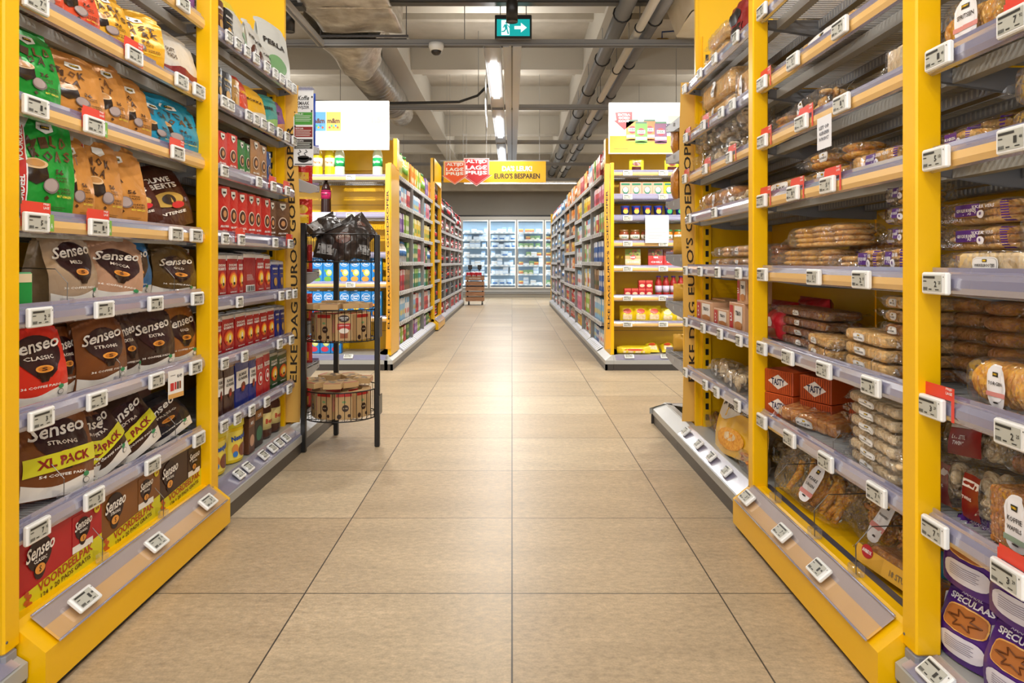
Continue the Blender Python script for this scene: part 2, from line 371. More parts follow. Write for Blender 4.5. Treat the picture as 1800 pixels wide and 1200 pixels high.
def spot_fixture(loc, label):
    r = empty('track_spotlight', loc); tag(r, label, 'spotlight', 'black cylinder spotlights on the ceiling tracks')
    mb = MB(); mb.lathe([(.041, .006), (.048, 0), (.048, .17), (.043, .18), (.001, .18)], 20, BLACK); mb.obj('shade', r)
    mb = MB(); mb.tube([(0, 0, .18), (0, 0, .31 if loc[0] == 0 else .23)], .01, 8, BLACK); q_ = .29 if loc[0] == 0 else .2; mb.box(-.02, .02 if loc[0] == 0 else .13, -.06, .06, q_, q_ + .03, BLACK); mb.obj('track_adapter', r)
    mb = MB(); mb.lathe([(.04, .008), (.001, .009)], 20, mat_emit('spot_lens', (1, .97, .9), 25)); mb.obj('lens', r)
spot_fixture((.0, 5.85, 2.95), 'black cylinder spotlight in front of the exit sign')
spot('track_spot_light', (.0, 5.85, 2.945), (0, 5.9, 0), 22, 100)
spot_fixture((-1.93, 6.1, 2.95), 'black cylinder spotlight at the upper left beside the yellow panel')
# exit sign
r = empty('exit_sign', (.012, 6.5, 3.02)); tag(r, 'black framed green exit sign with running figure and right arrow', 'exit sign')
mb = MB(); mb.box(-.17, .17, 0, .05, 0, .22, BLACK, .006); mb.tube([(-.12, .02, .22), (-.12, .02, .5)], .004, 4, BLACK); mb.tube([(.12, .02, .22), (.12, .02, .5)], .004, 4, BLACK); mb.obj('frame', r)
TEAL = mat_emit('exit_green', (.0, .36, .34), .75); EW = mat_emit('exit_white', (.85, 1, .97), .8)
mb = MB(); f = flat(-.001)
mb.rect(f, -.152, .152, .022, .178, TEAL, 0)
mb.rect(f, -.11, -.035, .03, .17, EW, .001)
mb.poly(f, [(.01, .085), (.07, .085), (.07, .055), (.125, .1), (.07, .145), (.07, .115), (.01, .115)], EW, .001)
mb.ellipse(f, -.062, .145, .011, .011, TEAL, .002)
for pts in ([(-.085, .128), (-.058, .133), (-.052, .085), (-.075, .083)], [(-.06, .128), (-.052, .128), (-.028, .1), (-.034, .094)], [(-.083, .126), (-.098, .1), (-.092, .095), (-.078, .115)],
            [(-.062, .09), (-.052, .086), (-.04, .045), (-.05, .035), (-.058, .062)], [(-.075, .088), (-.062, .085), (-.082, .06), (-.108, .058), (-.108, .068), (-.09, .07)]): mb.poly(f, pts, TEAL, .002)
mb.obj('lit_panel', r)
# dome camera
r = empty('dome_camera', (-.712, 6.62, 2.99)); tag(r, 'small white dome security camera under the first cross channel', 'security camera')
mb = MB(); mb.lathe([(.001, .02), (.07, .02), (.072, -.01), (.058, -.045), (.052, -.05)], 20, WHITE); mb.obj('housing', r)
mb = MB(); mb.lathe([(.05, -.045), (.045, -.068), (.028, -.085), (.001, -.092)], 16, M('#2a2522', 'gloss')); mb.obj('dome', r)
# foil ducts
FOIL = mat_noise('crumpled_foil', '#b5aa9a', '#ece6da', 7, .3, (1, 1, 3), .6, 6, .35, .03)
mb = MB()
def ductbox(a, b):
    y = 3.2 + 3.68 * b; k = a * 2 * PI
    x = -1.455 + .385 * max(-1, min(1, 1.5 * math.cos(k))); z = 3.45 + .25 * max(-1, min(1, 1.5 * math.sin(k)))
    return (x + .008 * math.sin(y * 9 + a * 40), y, z + .012 * math.sin(y * 7 + x * 11))
mb.grid(ductbox, 40, 50, FOIL)
mb.box(-1.83, -1.08, 6.86, 6.88, 3.2, 3.7, FOIL)
SEAM = mat_noise('foil_tape', '#b9b0a0', '#e2dbcf', 20, .3, bump=.2, metal=.7)
for y in (4.2, 5.2, 6.2): mb.tube([(-1.85, y, 3.195), (-1.06, y, 3.195)], .008, 4, SEAM)
tag(mb.obj('insulated_duct'), 'big square foil-wrapped air duct at the top left', 'air duct')
r = empty('duct_hanger', (-1.455, 6.9, 3.17)); tag(r, 'black steel duct hanger frame under the square foil duct end', 'duct hanger')
mb = MB(); mb.tube([(-.46, 0, 0), (.44, 0, 0)], .014, 8, DGREY); mb.tube([(-.4, .03, -.03), (.42, .03, -.03)], .02, 8, BLACK); mb.obj('crossbar', r)
for x in (-.42, .42):
    mb = MB(); mb.tube([(x, 0, 0), (x, 0, .85)], .005, 5, DGREY); mb.obj('hanger_rod', r)
r = empty('spiral_duct', (-1.8, 8, 3.35)); tag(r, 'round spiral-ribbed silver air duct behind the first channel', 'air duct')
mb = MB()
def cone(a, b):
    k = a * 2 * PI; rad = .33 - .09 * b + .015 * math.sin(a * 30 + b * 9); y = -.9 + 1.25 * b
    return (.12 * (1 - b) + rad * math.cos(k) * (1 + .25 * (1 - b)), y, .1 * (1 - b) + rad * math.sin(k))
mb.grid(cone, 28, 10, FOIL); mb.obj('foil_sleeve', r)
mb = MB(); pr = []
for i in range(70): pr.append((.222 + (0, .014, .014, 0)[i % 4], .3 + i * .033))
mb.lathe([(a, b) for a, b in pr], 28, mat_noise('galvanised', '#8d8a84', '#b3b0a9', 5, .35, metal=.5), axis='y'); 
mb.obj('ribbed_tube', r)
mb = MB(); mb.lathe([(.22, 2.5), (.2, 2.9), (.2, 3.4)], 20, FOIL, axis='y'); mb.obj('foil_collar', r)
# wrapped hood at the upper right
mb = MB()
def hood(a, b):
    k = a * 2 * PI; q = .38 + .18 * b; return (1.98 + q * 1.3 * max(-1, min(1, 1.35 * math.cos(k))), 6.1 + q * max(-1, min(1, 1.35 * math.sin(k))), 3.02 + .75 * b + .02 * math.sin(a * 25))
def hoodin(a, b):
    p = hood(a, .0); return (1.98 + (p[0] - 1.98) * b, 6.1 + (p[1] - 6.1) * b, 3.02)
HM = mat_noise('cream_insulation', '#ddd2bb', '#efe8d8', 4, .4, bump=.15, dist=.03)
mb.grid(hood, 32, 6, HM); mb.grid(hoodin, 32, 3, HM)
tag(mb.obj('insulated_hood'), 'cream wrapped air duct outlet at the upper right', 'air duct')
# pipes
def pipe(name, x, z, r, m, label, y0=3.0, y1=19.5):
    rt = empty(name, (x, y0, z)); tag(rt, label, 'pipe')
    mb = MB(); mb.tube([(0, 0, 0), (0, y1 - y0, 0)], r, 14, m); mb.obj('pipe_run', rt)
    mb = MB()
    for i in range(int((y1 - y0) / 1.45)):
        y = .6 + i * 1.45; mb.tube([(r * 1.12 * math.cos(k * PI / 6), y, r * 1.12 * math.sin(k * PI / 6)) for k in range(12)], .008, 5, BLACK, closed=True)
        mb.tube([(0, y, r), (0, y, 3.66 - z)], .005, 4, STEEL)
    mb.obj('pipe_clamp', rt)
pipe('grey_pipe', 1.02, 3.25, .075, M('#77787a', 'plastic'), 'thick dark grey pipe running under the ceiling, left of the white pipe')
pipe('white_pipe', 1.18, 3.12, .04, M('#cfc9bd', 'plastic'), 'thin white pipe running between the two grey ceiling pipes')
pipe('grey_pipe', 1.32, 3.2, .06, M('#85868a', 'plastic'), 'slimmer grey pipe running under the ceiling, right of the white pipe')
r = empty('brass_valve', (1.4, 6.9, 3.12)); tag(r, 'small brass ball valve with a blue lever beside the ceiling pipes', 'valve')
mb = MB(); mb.tube([(-.2, 0, 0), (.0, 0, 0), (.03, 0, 0), (.12, 0, 0), (.15, 0, 0), (.5, 0, 0)], [.014, .014, .03, .03, .018, .014], 10, M('#b08a45', 'metal')); mb.obj('valve_body', r)
mb = MB(); mb.tube([(.07, 0, .03), (.07, 0, .09), (.2, 0, .1)], .008, 6, M('#2c4a86', 'plastic')); mb.obj('lever', r)
# cable tray, cable, round sign
mb = MB()
mb.box(-8.9, 8.9, 6.2, 6.3, 3.245, 3.249, M('#4a4843', 'plastic')); mb.box(-8.9, 8.9, 6.2, 6.204, 3.245, 3.32, M('#4a4843', 'plastic')); mb.box(-8.9, 8.9, 6.296, 6.3, 3.245, 3.32, M('#4a4843', 'plastic'))
for i in range(110): mb.box(-8.8 + i * .16, -8.74 + i * .16, 6.197, 6.2, 3.265, 3.3, M('#6d6a64', 'plastic'))
tag(mb.obj('cable_tray'), 'dark perforated cable tray crossing the top of the ceiling', 'cable tray')
mb = MB(); mb.tube([(-3.2, 9.3, 3.1), (-2.6, 9.3, 3.08), (-1.9, 9.3, 3.05), (-1.2, 9.3, 3.06), (-.7, 9.3, 3.07), (-.45, 9.2, 3.13), (-.3, 9.1, 3.25)], .018, 8, BLACK)
tag(mb.obj('black_cable'), 'loose black cable lying along the second cross channel', 'cable')
mb = MB(); mb.lathe([(.001, -.006), (.33, -.006), (.33, .006), (.001, .006)], 32, M('#c9c9c6', 'plastic'), axis='x')
mb.tube([(0, 0, .33), (0, 0, .5)], .003, 4, STEEL)
tag(mb.obj('round_sign', loc=(-.33, 9.0, 3.0)), 'thin round hanging sign seen edge-on beside the ceiling lamp', 'sign')
# hanging yellow sign and the two arrows
r = empty('hanging_sign', (-.27, 11, 2.2)); tag(r, 'yellow hanging sign over the aisle with white and black lettering', 'sign')
mb = MB(); mb.box(-.8, .8, 0, .02, 0, .33, M('#f3b712', 'print'), .003); f = flat(0)
mb.text(f, "DA'S LEUK!", .35, .215, .47, .085, WHITE, .002, bold=.04); mb.text(f, "EURO'S BESPAREN", .35, .1, .71, .085, M('#2a2118'), .002, bold=.03); mb.obj('sign_board', r)
mb = MB()
for x in (-.7, .7): mb.tube([(x, .01, .33), (x, .01, 1.85)], .003, 4, STEEL)
mb.box(-.85, .85, 0, .02, .33, .345, ALU); mb.obj('hanger', r)
def arrow(loc, s, hx, txt2, label):
    mb = MB(); f = flat(0); o = [(-.19, .42), (.19, .42), (.19, .16), (.24, .17), (0, 0), (-.24, .17), (-.19, .16)]
    pts = [(x * s, y * s) for x, y in o]
    n_ = len(pts); W = M('#f7ded6'); RD = M(hx)
    vs = [(x, 0, z) for x, z in pts] + [(x, .012, z) for x, z in pts]
    mb.add(vs, [tuple(range(n_)), tuple(range(2 * n_ - 1, n_ - 1, -1))] + [(i, i + n_, (i + 1) % n_ + n_, (i + 1) % n_) for i in range(n_)], W)
    mb.poly(f, [((x * .95) * s, (.215 + (y - .215) * .95) * s) for x, y in o], RD, .001)
    mb.poly(f, [((x * .88) * s, (.215 + (y - .215) * .88) * s) for x, y in o], W, .002); mb.poly(f, [((x * .86) * s, (.215 + (y - .215) * .86) * s) for x, y in o], RD, .003)
    for i, t in enumerate(txt2): mb.text(f, t, 0, (.365 - i * .085) * s, (.32 if i else .31) * s, .07 * s, WHITE, .005, bold=.035)
    for x in (-.15, .15): mb.tube([(x * s, .006, .42 * s), (x * s, .006, 4.05 - loc[2])], .002, 4, STEEL)
    return tag(mb.obj('arrow_sign', loc=loc), label, 'sign')
a_ = arrow((-.545, 10.8, 2.12), 1.02, '#c22126', ['ALTIJD', 'LAG€', 'PRIJS'], 'dark red arrow-shaped price sign hanging over the aisle'); a_.rotation_euler = (0, 0, R(3))
a_ = arrow((-.86, 10.6, 2.12), .82, '#ea5a1f', ['ALTIJD', 'LAG€', 'PRIJS'], 'smaller orange arrow-shaped price sign beside the dark red one')

# ================================================================== SHELVING
def fin_tag_mesh(txt, sup, seed, size=(.084, .045)):
    mb = MB(); w_, h_ = size; rn = random.Random(seed); f = flat(-.012)
    mb.box(-w_ / 2, w_ / 2, -.012, 0, -h_ / 2, h_ / 2, WHITE, .003)
    sc = M('#bdbcb0'); K = M('#33322e')
    mb.rect(f, -w_ / 2 + .007, w_ / 2 - .014, -h_ / 2 + .006, h_ / 2 - .006, sc, .0008)
    f2 = lambda u, v, o=0: f(u, v, o)
    mb.rect(f2, -.033, -.033 + .035 + rn.random() * .02, .010, .0145, K, .0014, 1, 1)
    mb.rect(f2, -.033, -.022, .003, .005, K, .0014, 1, 1)
    for i in range(7): mb.rect(f2, -.033 + i * .0022, -.0318 + i * .0022, -.0145, -.008, K, .0014, 1, 1)
    mb.rect(f2, -.014, -.004, -.0135, -.011, K, .0014, 1, 1); mb.rect(f2, .008, .02, -.0135, -.0115, K, .0014, 1, 1)
    mb.text(f2, txt, .009, -.001, .008 * len(txt), .0125, K, .0016, bold=.03, res=1); mb.text(f2, sup, .0225, .002, .0075, .0065, K, .0016, res=1)
    mb.ellipse(f2, w_ / 2 - .007, h_ / 2 - .009, .0015, .0015, K, .0012, 4, 1)
    return mb.mesh('price_tag')
TAGM = [fin_tag_mesh(a, b, i) for i, (a, b) in enumerate([('3', '29'), ('5', '13'), ('7', '92'), ('2', '25'), ('1', '48'), ('17', '83'), ('3', '99'), ('2', '19')])]
TAGS = [fin_tag_mesh(a, b, i + 20, (.058, .045)) for i, (a, b) in enumerate([('3', '29'), ('2', '25'), ('1', '99')])]
def card_mesh(green=False):
    mb = MB(); f = flat(0); RD = M('#e2432f'); mb.rect(f, -.048, .05, .012, .038, RD, 0); mb.rect(f, .04, .05, -.03, .038, RD, .0002)
    mb.rect(f, -.052, -.042, -.02, .03, RD, .0002)
    mb.text(f, 'PRIJS', .034, .034, .02, .006, WHITE, .001, res=1); mb.text(f, 'LAGE', .034, .026, .02, .006, WHITE, .001, res=1)
    if green: mb.rect(f, .045, .062, -.028, .012, M('#7fb64b'), .0006); mb.text(f, 'A', .0535, -.015, .008, .012, WHITE, .001, res=1)
    me = mb.mesh('promo_card'); return me
CARDM = [card_mesh(), card_mesh(True)]
def shelf_mesh(L, depth, wires=True, plate=False):
    mb = MB()
    if wires:
        n_ = int((L - .02) / .018)
        for i in range(n_):
            x = .012 + i * .018; mb.box(x, x + .005, .012, depth - .005, -.004, .001, WIRE)
        for y in (.012, depth * .3, depth * .55, depth * .8, depth - .01): mb.box(.003, L - .003, y, y + .005, -.01, -.004, WIRE)
    else: mb.box(.003, L - .003, .008, depth, -.006, 0, GREY)
    for y, g in ((.07, LGREY), (depth * .5, GREY), (depth * .88, GREY)):
        mb.box(.008, L - .008, y, y + .03, -.042, -.011, g)
        if plate and y > .1:
            for i in range(int(L / .02)): mb.box(.015 + i * .02, .023 + i * .02, y - .001, y, -.037, -.016, LGREY)
    mb.box(.004, L - .004, .008, .014, -.03, -.004, LGREY)
    me = mb.mesh('shelf')
    out = []
    for x in (.002, L - .004):
        b = MB()
        b.add([(x, .01, -.006), (x, depth, -.006), (x, depth, -.07), (x, depth * .45, -.06), (x, .012, -.03)], [(0, 1, 2, 3, 4)], GREY)
        b.add([(x + .002, .01, -.006), (x + .002, depth, -.006), (x + .002, depth, -.07), (x + .002, depth * .45, -.06), (x + .002, .012, -.03)], [(4, 3, 2, 1, 0)], GREY)
        b.tube([(x - .001, .04, -.02), (x + .003, .04, -.02)], .004, 6, BLACK)
        out.append(b.mesh('bracket'))
    return me, out
def rail_mesh(L, tan, tags=None, lo=False):
    mb = MB(); m = RAILT if tan else RAILM
    if tags is None:
        # clear curved profile with an inner strip
        pr = [(.006, .012), (-.002, .008), (-.008, -.004), (-.009, -.02), (-.004, -.032), (.004, -.036)]
        for i in range(len(pr) - 1):
            a, b = pr[i], pr[i + 1]
            if tan and i in (2, 3): mm = RAILT
            else: mm = RAILM
            mb.add([(0, a[0], a[1]), (L, a[0], a[1]), (L, b[0], b[1]), (0, b[0], b[1])], [(0, 1, 2, 3)], mm)
        mb.box(0, L, .005, .009, .008, .02, RAILM)
        mb.box(0, L, .001, .003, -.03, .004, RAILT if tan else LGREY)
    else:
        mb.box(0, L, -.006, 0, -.03, .006, M('#c2c1cf', 'plastic'))
        for x in tags: mb.box(x - .03, x + .03, -.012, -.006, -.034, .006, WHITE); mb.box(x - .02, x + .02, -.0125, -.012, -.028, .0, M('#8e8d88'))
    return mb.mesh('price_rail')
SHM = {}
MILKY = mat_film('milky_strip_cover', tint=(.95, .93, .97), haze=.1, bump=0, gl=.12, rough=.1)
def unit(label, loc, rz, L, levels, depth=.44, yel=False, near=True, top=1.83, posts=(), front=.05, grp=None, header=False, back='yellow', endp=None, uprights=False, kick=.0, deck=None, mitre=(0, 0), name='shelving_unit', dividers=False):
    """levels: list of (z, tan, [(x along, card, mesh index)]) ; local x runs along the front, -y faces the customer"""
    r = empty(name, loc, rz); tag(r, label, 'shelving unit', grp)
    BK = YEL_M if back == 'yellow' else GREY
    # base
    mb = MB(); e0, e1 = mitre
    if yel:
        yf = -.035
        P = [(yf + .012, .018), (yf, .018), (yf, .105), (yf + .075, .165), (yf + .1, .165), (yf + .1, .145), (depth + front, .145)]
        for i in range(len(P) - 1):
            a, b = P[i], P[i + 1]; mb.add([(0, *a), (L, *a), (L, *b), (0, *b)], [(0, 1, 2, 3)], YEL_M)
        for x in (0, L): mb.add([(x, *p) for p in P] + [(x, depth + front, .012)], [tuple(range(len(P) + 1))], YEL_M)
        mb.box(.01, L - .01, yf + .1, yf + .13, .145, .158, M('#45434f', 'plastic'))
        mb.box(.02, L - .02, yf + .012, depth + front, .001, .02, BLACK)
        mb.obj('base', r)
        c = MB(); p0 = Vector((0, yf - .004, .108)); d_ = Vector((0, .075, .06)).normalized(); nrm = Vector((0, -.06, .075)).normalized()
        for k, (off, mm, a0, a1) in enumerate(((.002, M('#f4bf66', 'gloss'), .004, .046), (.0021, M('#b9a79c', 'gloss'), .0462, .082), (.008, MILKY, .0, .085))):
            q = [p0 + d_ * a0 + nrm * off, p0 + d_ * a1 + nrm * off]
            c.add([(.04, q[0].y, q[0].z), (L - .04, q[0].y, q[0].z), (L - .04, q[1].y, q[1].z), (.04, q[1].y, q[1].z)], [(0, 1, 2, 3)], mm)
        c.tube([(.04, p0.y - .002, p0.z + .004), (L - .04, p0.y - .002, p0.z + .004)], .003, 5, RAILM)
        q = p0 + d_ * .085 + nrm * .006; c.tube([(.04, q.y, q.z), (L - .04, q.y, q.z)], .003, 5, RAILM)
        c.obj('price_rail', r)
    else:
        k = kick
        mb.box(0 - e0 * (front + .012), L + e1 * (front + .012), k + .004, k + .02, 0, .055, M('#37322e', 'plastic')); g = M('#a8a8a4', 'plastic')
        P = [(k, .055), (k, .088), (k + .07, .128), (front + depth, .128)]
        for i in range(len(P) - 1):
            a, b = P[i], P[i + 1]; mb.add([(-e0 * (front + .02 - a[0]), *a), (L + e1 * (front + .02 - a[0]), *a), (L + e1 * (front + .02 - b[0]), *b), (-e0 * (front + .02 - b[0]), *b)], [(0, 1, 2, 3)], g)
        for x in (0, L): mb.add([(x, *p) for p in P] + [(x, depth + front, .001), (x, k + .02, .001)], [tuple(range(len(P) + 2))], g)
        mb.obj('base', r)
        c = MB(); c.add([(.02, k + .002, .094), (L - .02, k + .002, .094), (L - .02, k + .064, .13), (.02, k + .064, .13)], [(0, 1, 2, 3)], RAILM if near else M('#b9b8cb', 'plastic'))
        if not near:
            for i in range(9): x = .06 + i * .105; c.add([(x, k + .006, .1), (x + .06, k + .006, .1), (x + .06, k + .046, .125), (x, k + .046, .125)], [(0, 1, 2, 3)], WHITE)
        c.obj('price_rail', r)
    # back
    mb = MB()
    if back: mb.box(0, L, front + depth - .006, front + depth + .01, .1, top + (.5 if header else 0), BK)
    if back == 'yellow' and near:
        for z in [i * .3 + .3 for i in range(int(top / .3))]: mb.box(0, L, front + depth - .0075, front + depth - .006, z, z + .006, M('#b98600', 'paint'))
    mb.obj('back_panel', r)
    if uprights:
        for x in (0, L):
            mb = MB(); mb.box(x - .015, x + .015, front + depth - .05, front + depth - .01, .1, top, GREY); mb.obj('upright', r)
    if dividers:
        mb = MB(); mb.box(.006, .024, front + .026, front + depth - .008, .13, top - .055, LGREY); mb.box(.001, .03, front - .004, front + .03, .12, top - .05, M('#a09f9b', 'plastic')); mb.obj('divider', r)
    for x0, x1 in posts:
        mb = MB(); mb.box(x0, x1, front - .03, front + .025, .125, 2.4, YEL_M, .004); mb.tube([((x0 + x1) / 2 - .017, front - .0315, .15), ((x0 + x1) / 2 - .017, front - .02, .15)], .003, 6, DGREY); mb.obj('post', r)
        mb = MB(); mb.box(x0 + .003, x1 - .003, front - .028, front + .02, .03, .124, M('#8b8d97', 'plastic'), .006); mb.obj('post_foot', r)
    if header:
        mb = MB(); mb.box(0, L, front - .03, front - .01, 2.07, 2.4, YEL_M, .003); mb.obj('header_panel', r)
    if endp:   # full-height yellow end panel with a slotted edge, at local x = endp
        mb = MB(); mb.box(min(endp, endp + .02), max(endp, endp + .02), front + .06, front + depth, .1, 2.4, YEL_M); mb.box(endp, endp + .024, front + .046, front + .06, .1, 2.4, YEL_M); mb.obj('end_panel', r)
        mb = MB(); xs = endp - .02 if endp > .5 else endp + .02; s_ = -1 if endp > .5 else 1
        mb.box(min(xs, xs + s_ * .02), max(xs, xs + s_ * .02), front + .08, front + .12, .12, 2.1, YEL_M)
        xx = xs + s_ * .021
        for i in range(34): z = .16 + i * .055; mb.box(min(xx, xx - s_ * .002), max(xx, xx - s_ * .002), front + .092, front + .108, z, z + .03, BLACK)
        mb.obj('slotted_upright', r)
    for li, lv in enumerate(levels):
        z, tan, tags = lv[:3]
        key = (round(L, 2), round(depth, 2), near)
        if key not in SHM: SHM[key] = shelf_mesh(L, depth, near, near)
        zz = z
        if z > .15:
            s = bpy.data.objects.new('shelf', SHM[key][0]); COL.objects.link(s); s.parent = r; s.location = (0, front, z)
            for bm_ in SHM[key][1]: b = bpy.data.objects.new('bracket', bm_); COL.objects.link(b); b.parent = s
            rk = ('r', round(L, 2), tan, near)
            if rk not in SHM: SHM[rk] = rail_mesh(L - .01, tan, None if near else [.06 + i * .105 for i in range(9)])
            q = bpy.data.objects.new('price_rail', SHM[rk]); COL.objects.link(q); q.parent = s; q.location = (.005, 0, 0)
            par, ty, tz, rx = s, -.012, -.012, 0
        else: par, ty, tz, rx = r, (-.02 if yel else kick + .028), (.142 if yel else .117), R(-50)
        for t in tags:
            x, card, mi = t
            g = bpy.data.objects.new('price_tag', TAGS[mi - 10] if mi >= 10 else TAGM[mi]); COL.objects.link(g); g.parent = par; g.location = (x, ty, tz); g.rotation_euler = (rx, 0, 0)
            if card:
                g = bpy.data.objects.new('promo_card', CARDM[card - 1]); COL.objects.link(g); g.parent = par; g.location = (x + .012, ty + .002, tz + .01); g.rotation_euler = (rx, 0, 0)
    return r
def Y(side, x): return (1.11 if side == 'L' else .872) * FPX / abs(x - 900)
def lev(side, Y0, L, rows, small=()):
    out = []
    for ri, (z, tan, tg) in enumerate(rows):
        l = []
        for k, t in enumerate(tg):
            x, c = (t if isinstance(t, tuple) else (t, 0)); y = Y(side, x); a = (y - Y0) if side == 'L' else (Y0 + L - y)
            if -.03 < a < L + .03: l.append((min(max(a, .03), L - .03), c, (10 + (k * 5 + ri) % 3) if small else (k * 3 + ri * 2) % 5 + (3 if side == 'R' and False else 0)))
        out.append((z, tan, l))
    return out
LZ = [1.825, 1.565, 1.325, 1.062, .845, .61, .357]       # shelf tops, left yellow unit
rowsLB = [(LZ[0], True, [310]), (LZ[1], True, [45, (222, 1), 307, 338]), (LZ[2], True, [45, (150, 2), (300, 1)]), (LZ[3], True, [(46, 2), (158, 2), (297, 0), 333]),
          (LZ[4], False, [52, 168, 260, 335]), (LZ[5], False, [55, 155, 262, 332]), (LZ[6], False, [48, 150, 255, 338]), (.14, True, [92, 228, 325])]
LZC = [1.835, 1.575, 1.315, 1.06, .812, .588, .352]
rowsLC = [(LZC[0], False, [392, 408, 425, 441, 460, 475, 487, 499, 509]), (LZC[1], False, [384, 395, 427, 441, 454, 467, 483, 496, 509]), (LZC[2], False, [384, 446, (472, 1), (497, 1)]),
          (LZC[3], False, [385, (414, 1), 475, (502, 1)]), (LZC[4], False, [411, 486, 499, 510]), (LZC[5], False, [384, 420, 483, 504]), (LZC[6], False, [383, 407, 433, 460, 500]),
          (.12, False, [407, 423, 451, 467, 479, 491])]
unit('tall yellow framed shelving unit on the left filled with coffee pouches', (-1.055, 1.54, 0), PI / 2, 1.01, lev('L', 1.54, 1.01, rowsLB), yel=True, posts=((-.05, .0), (.975, 1.04)), header=True)
unit('grey based shelving unit of ground coffee between left yellow post and wire rack', (-1.055, 2.585, 0), PI / 2, .975, lev('L', 2.585, .975, rowsLC, 1), endp=.975)
unit('grey based shelving unit at the near left edge', (-1.055, .49, 0), PI / 2, 1.045, [(z, False, []) for z in LZ])
RZ = [1.84, 1.59, 1.388, 1.183, .928, .672, .42]
rowsRB = [(RZ[0], False, [1342]), (RZ[1], True, [1480, 1397, (1342, 1)]), (RZ[2], True, [1483, (1412, 1), (1343, 1)]), (RZ[3], True, [(1458, 1), (1397, 1), (1342, 1)]), (RZ[4], True, [1518, 1434, 1343]),
          (RZ[5], False, [1535, 1452, 1388, 1342]), (RZ[6], False, [1545, 1455, 1391, 1342]), (.14, True, [1480, 1410, 1344, 1310])]
rowsRC = [(RZ[0], False, [1205, 1232, 1258, 1296]), (RZ[1], False, [(1207, 1), (1238, 1), 1270, 1290]), (RZ[2], True, [(1205, 1), (1241, 1), (1284, 1)]), (RZ[3], False, [1213, 1258]),
          (RZ[4], False, [1207, 1233, 1264, 1301]), (RZ[5], False, [1207, 1238, 1268, 1302]), (RZ[6], False, [1207, 1242, 1262, 1299]), (.12, False, [1210, 1233, 1256, 1283])]
rowsRA = [(RZ[0], False, []), (RZ[1], False, []), (RZ[2], False, [1655, (1790, 1)]), (RZ[3], True, [1650, 1790]), (RZ[4], False, [1650]), (RZ[5], False, [(1642, 1), 1785]), (RZ[6], False, [1648, (1778, 1)]), (.12, False, [1655])]
unit('tall yellow framed shelving unit on the right filled with wrapped biscuits', (.835, 2.55, 0), -PI / 2, 1.01, lev('R', 1.54, 1.01, rowsRB), yel=True, posts=((-.0, .05), (1.005, 1.06)), header=True)
unit('grey based shelving unit of cakes between right yellow post and cross aisle', (.835, 3.575, 0), -PI / 2, 1.015, lev('R', 2.56, 1.015, rowsRC, 1), endp=-.021)
unit('grey based biscuit shelving unit at the near right edge', (.835, 1.535, 0), -PI / 2, 1.045, lev('R', .49, 1.045, rowsRA), )
# vertical banners at the gondola ends
def banner(loc, s, label, txt, x0, x1, z0, z1, right):
    mb = MB(); B = M('#e6b55a', 'print'); wv = lambda z: .012 * math.sin((z - z0) * 3.3)
    f = lambda u, v, o=0: (u + wv(v), -.0 - o - .01 * math.sin(v * 4), v)
    mb.grid(lambda a, b: f(x0 + (x1 - x0) * a, z0 + (z1 - z0) * b), 2, 24, B); mb.grid(lambda a, b: (lambda p: (p[0], p[1] + .004, p[2]))(f(x0 + (x1 - x0) * a, z0 + (z1 - z0) * b)), 2, 24, B)
    mb.text(f, txt, (x0 + x1) / 2 + .002, 1.0, 1.31, .036, M('#2d2419'), .002, rot=PI / 2, bold=.015)
    return tag(mb.obj('banner', loc=loc), label, 'banner')
banner((0, 3.605, 0), 1, 'tan vertical text banner behind the wire rack', "ELKE DAG EURO'S GOEDKOPER", -1.168, -1.085, .14, 1.86, 0)
banner((0, 3.625, 0), 1, 'tan vertical text banner on the near right gondola end', "ELKE DAG EURO'S GOEDKOPER", .874, .95, .14, 1.88, 1)
# end-of-gondola units facing the cross aisle
EZ = [1.74, 1.47, 1.19, .93, .67, .4]
unit('grey shelving unit on the gondola end behind the left banner', (-1.12, 4.17, 0), PI, 1.0, [(z, False, []) for z in (1.62, 1.4, 1.16, .9, .62, .38)], depth=.44, front=.06, mitre=(1, 1))
unit('grey shelving unit on the gondola end behind the right banner', (1.9, 4.2, 0), PI, 1.0, [(z, False, []) for z in (1.75, 1.57, 1.31, 1.0, .73, .44)], depth=.44, front=.06, mitre=(1, 1))
for sx, sy, rz, lb in ((-1.055, 3.562, PI / 2, 'left'), (.835, 4.17, -PI / 2, 'right')):
    mb = MB(); L = .594; k = 0; g = M('#a8a8a4', 'plastic')
    mb.box(0, L, .004, .02, 0, .055, M('#37322e', 'plastic')); P = [(k, .055), (k, .088), (k + .07, .128), (.1, .128)]
    for i in range(3): a, b = P[i], P[i + 1]; mb.add([(0, *a), (L, *a), (L, *b), (0, *b)], [(0, 1, 2, 3)], g)
    for x in (0, L): mb.add([(x, *p) for p in P] + [(x, .1, .001), (x, .02, .001)], [tuple(range(6))], g)
    tag(mb.obj('plinth', loc=(sx, sy, 0), rz=rz), f'grey sloping plinth rail at the foot of the {lb} banner', 'plinth')

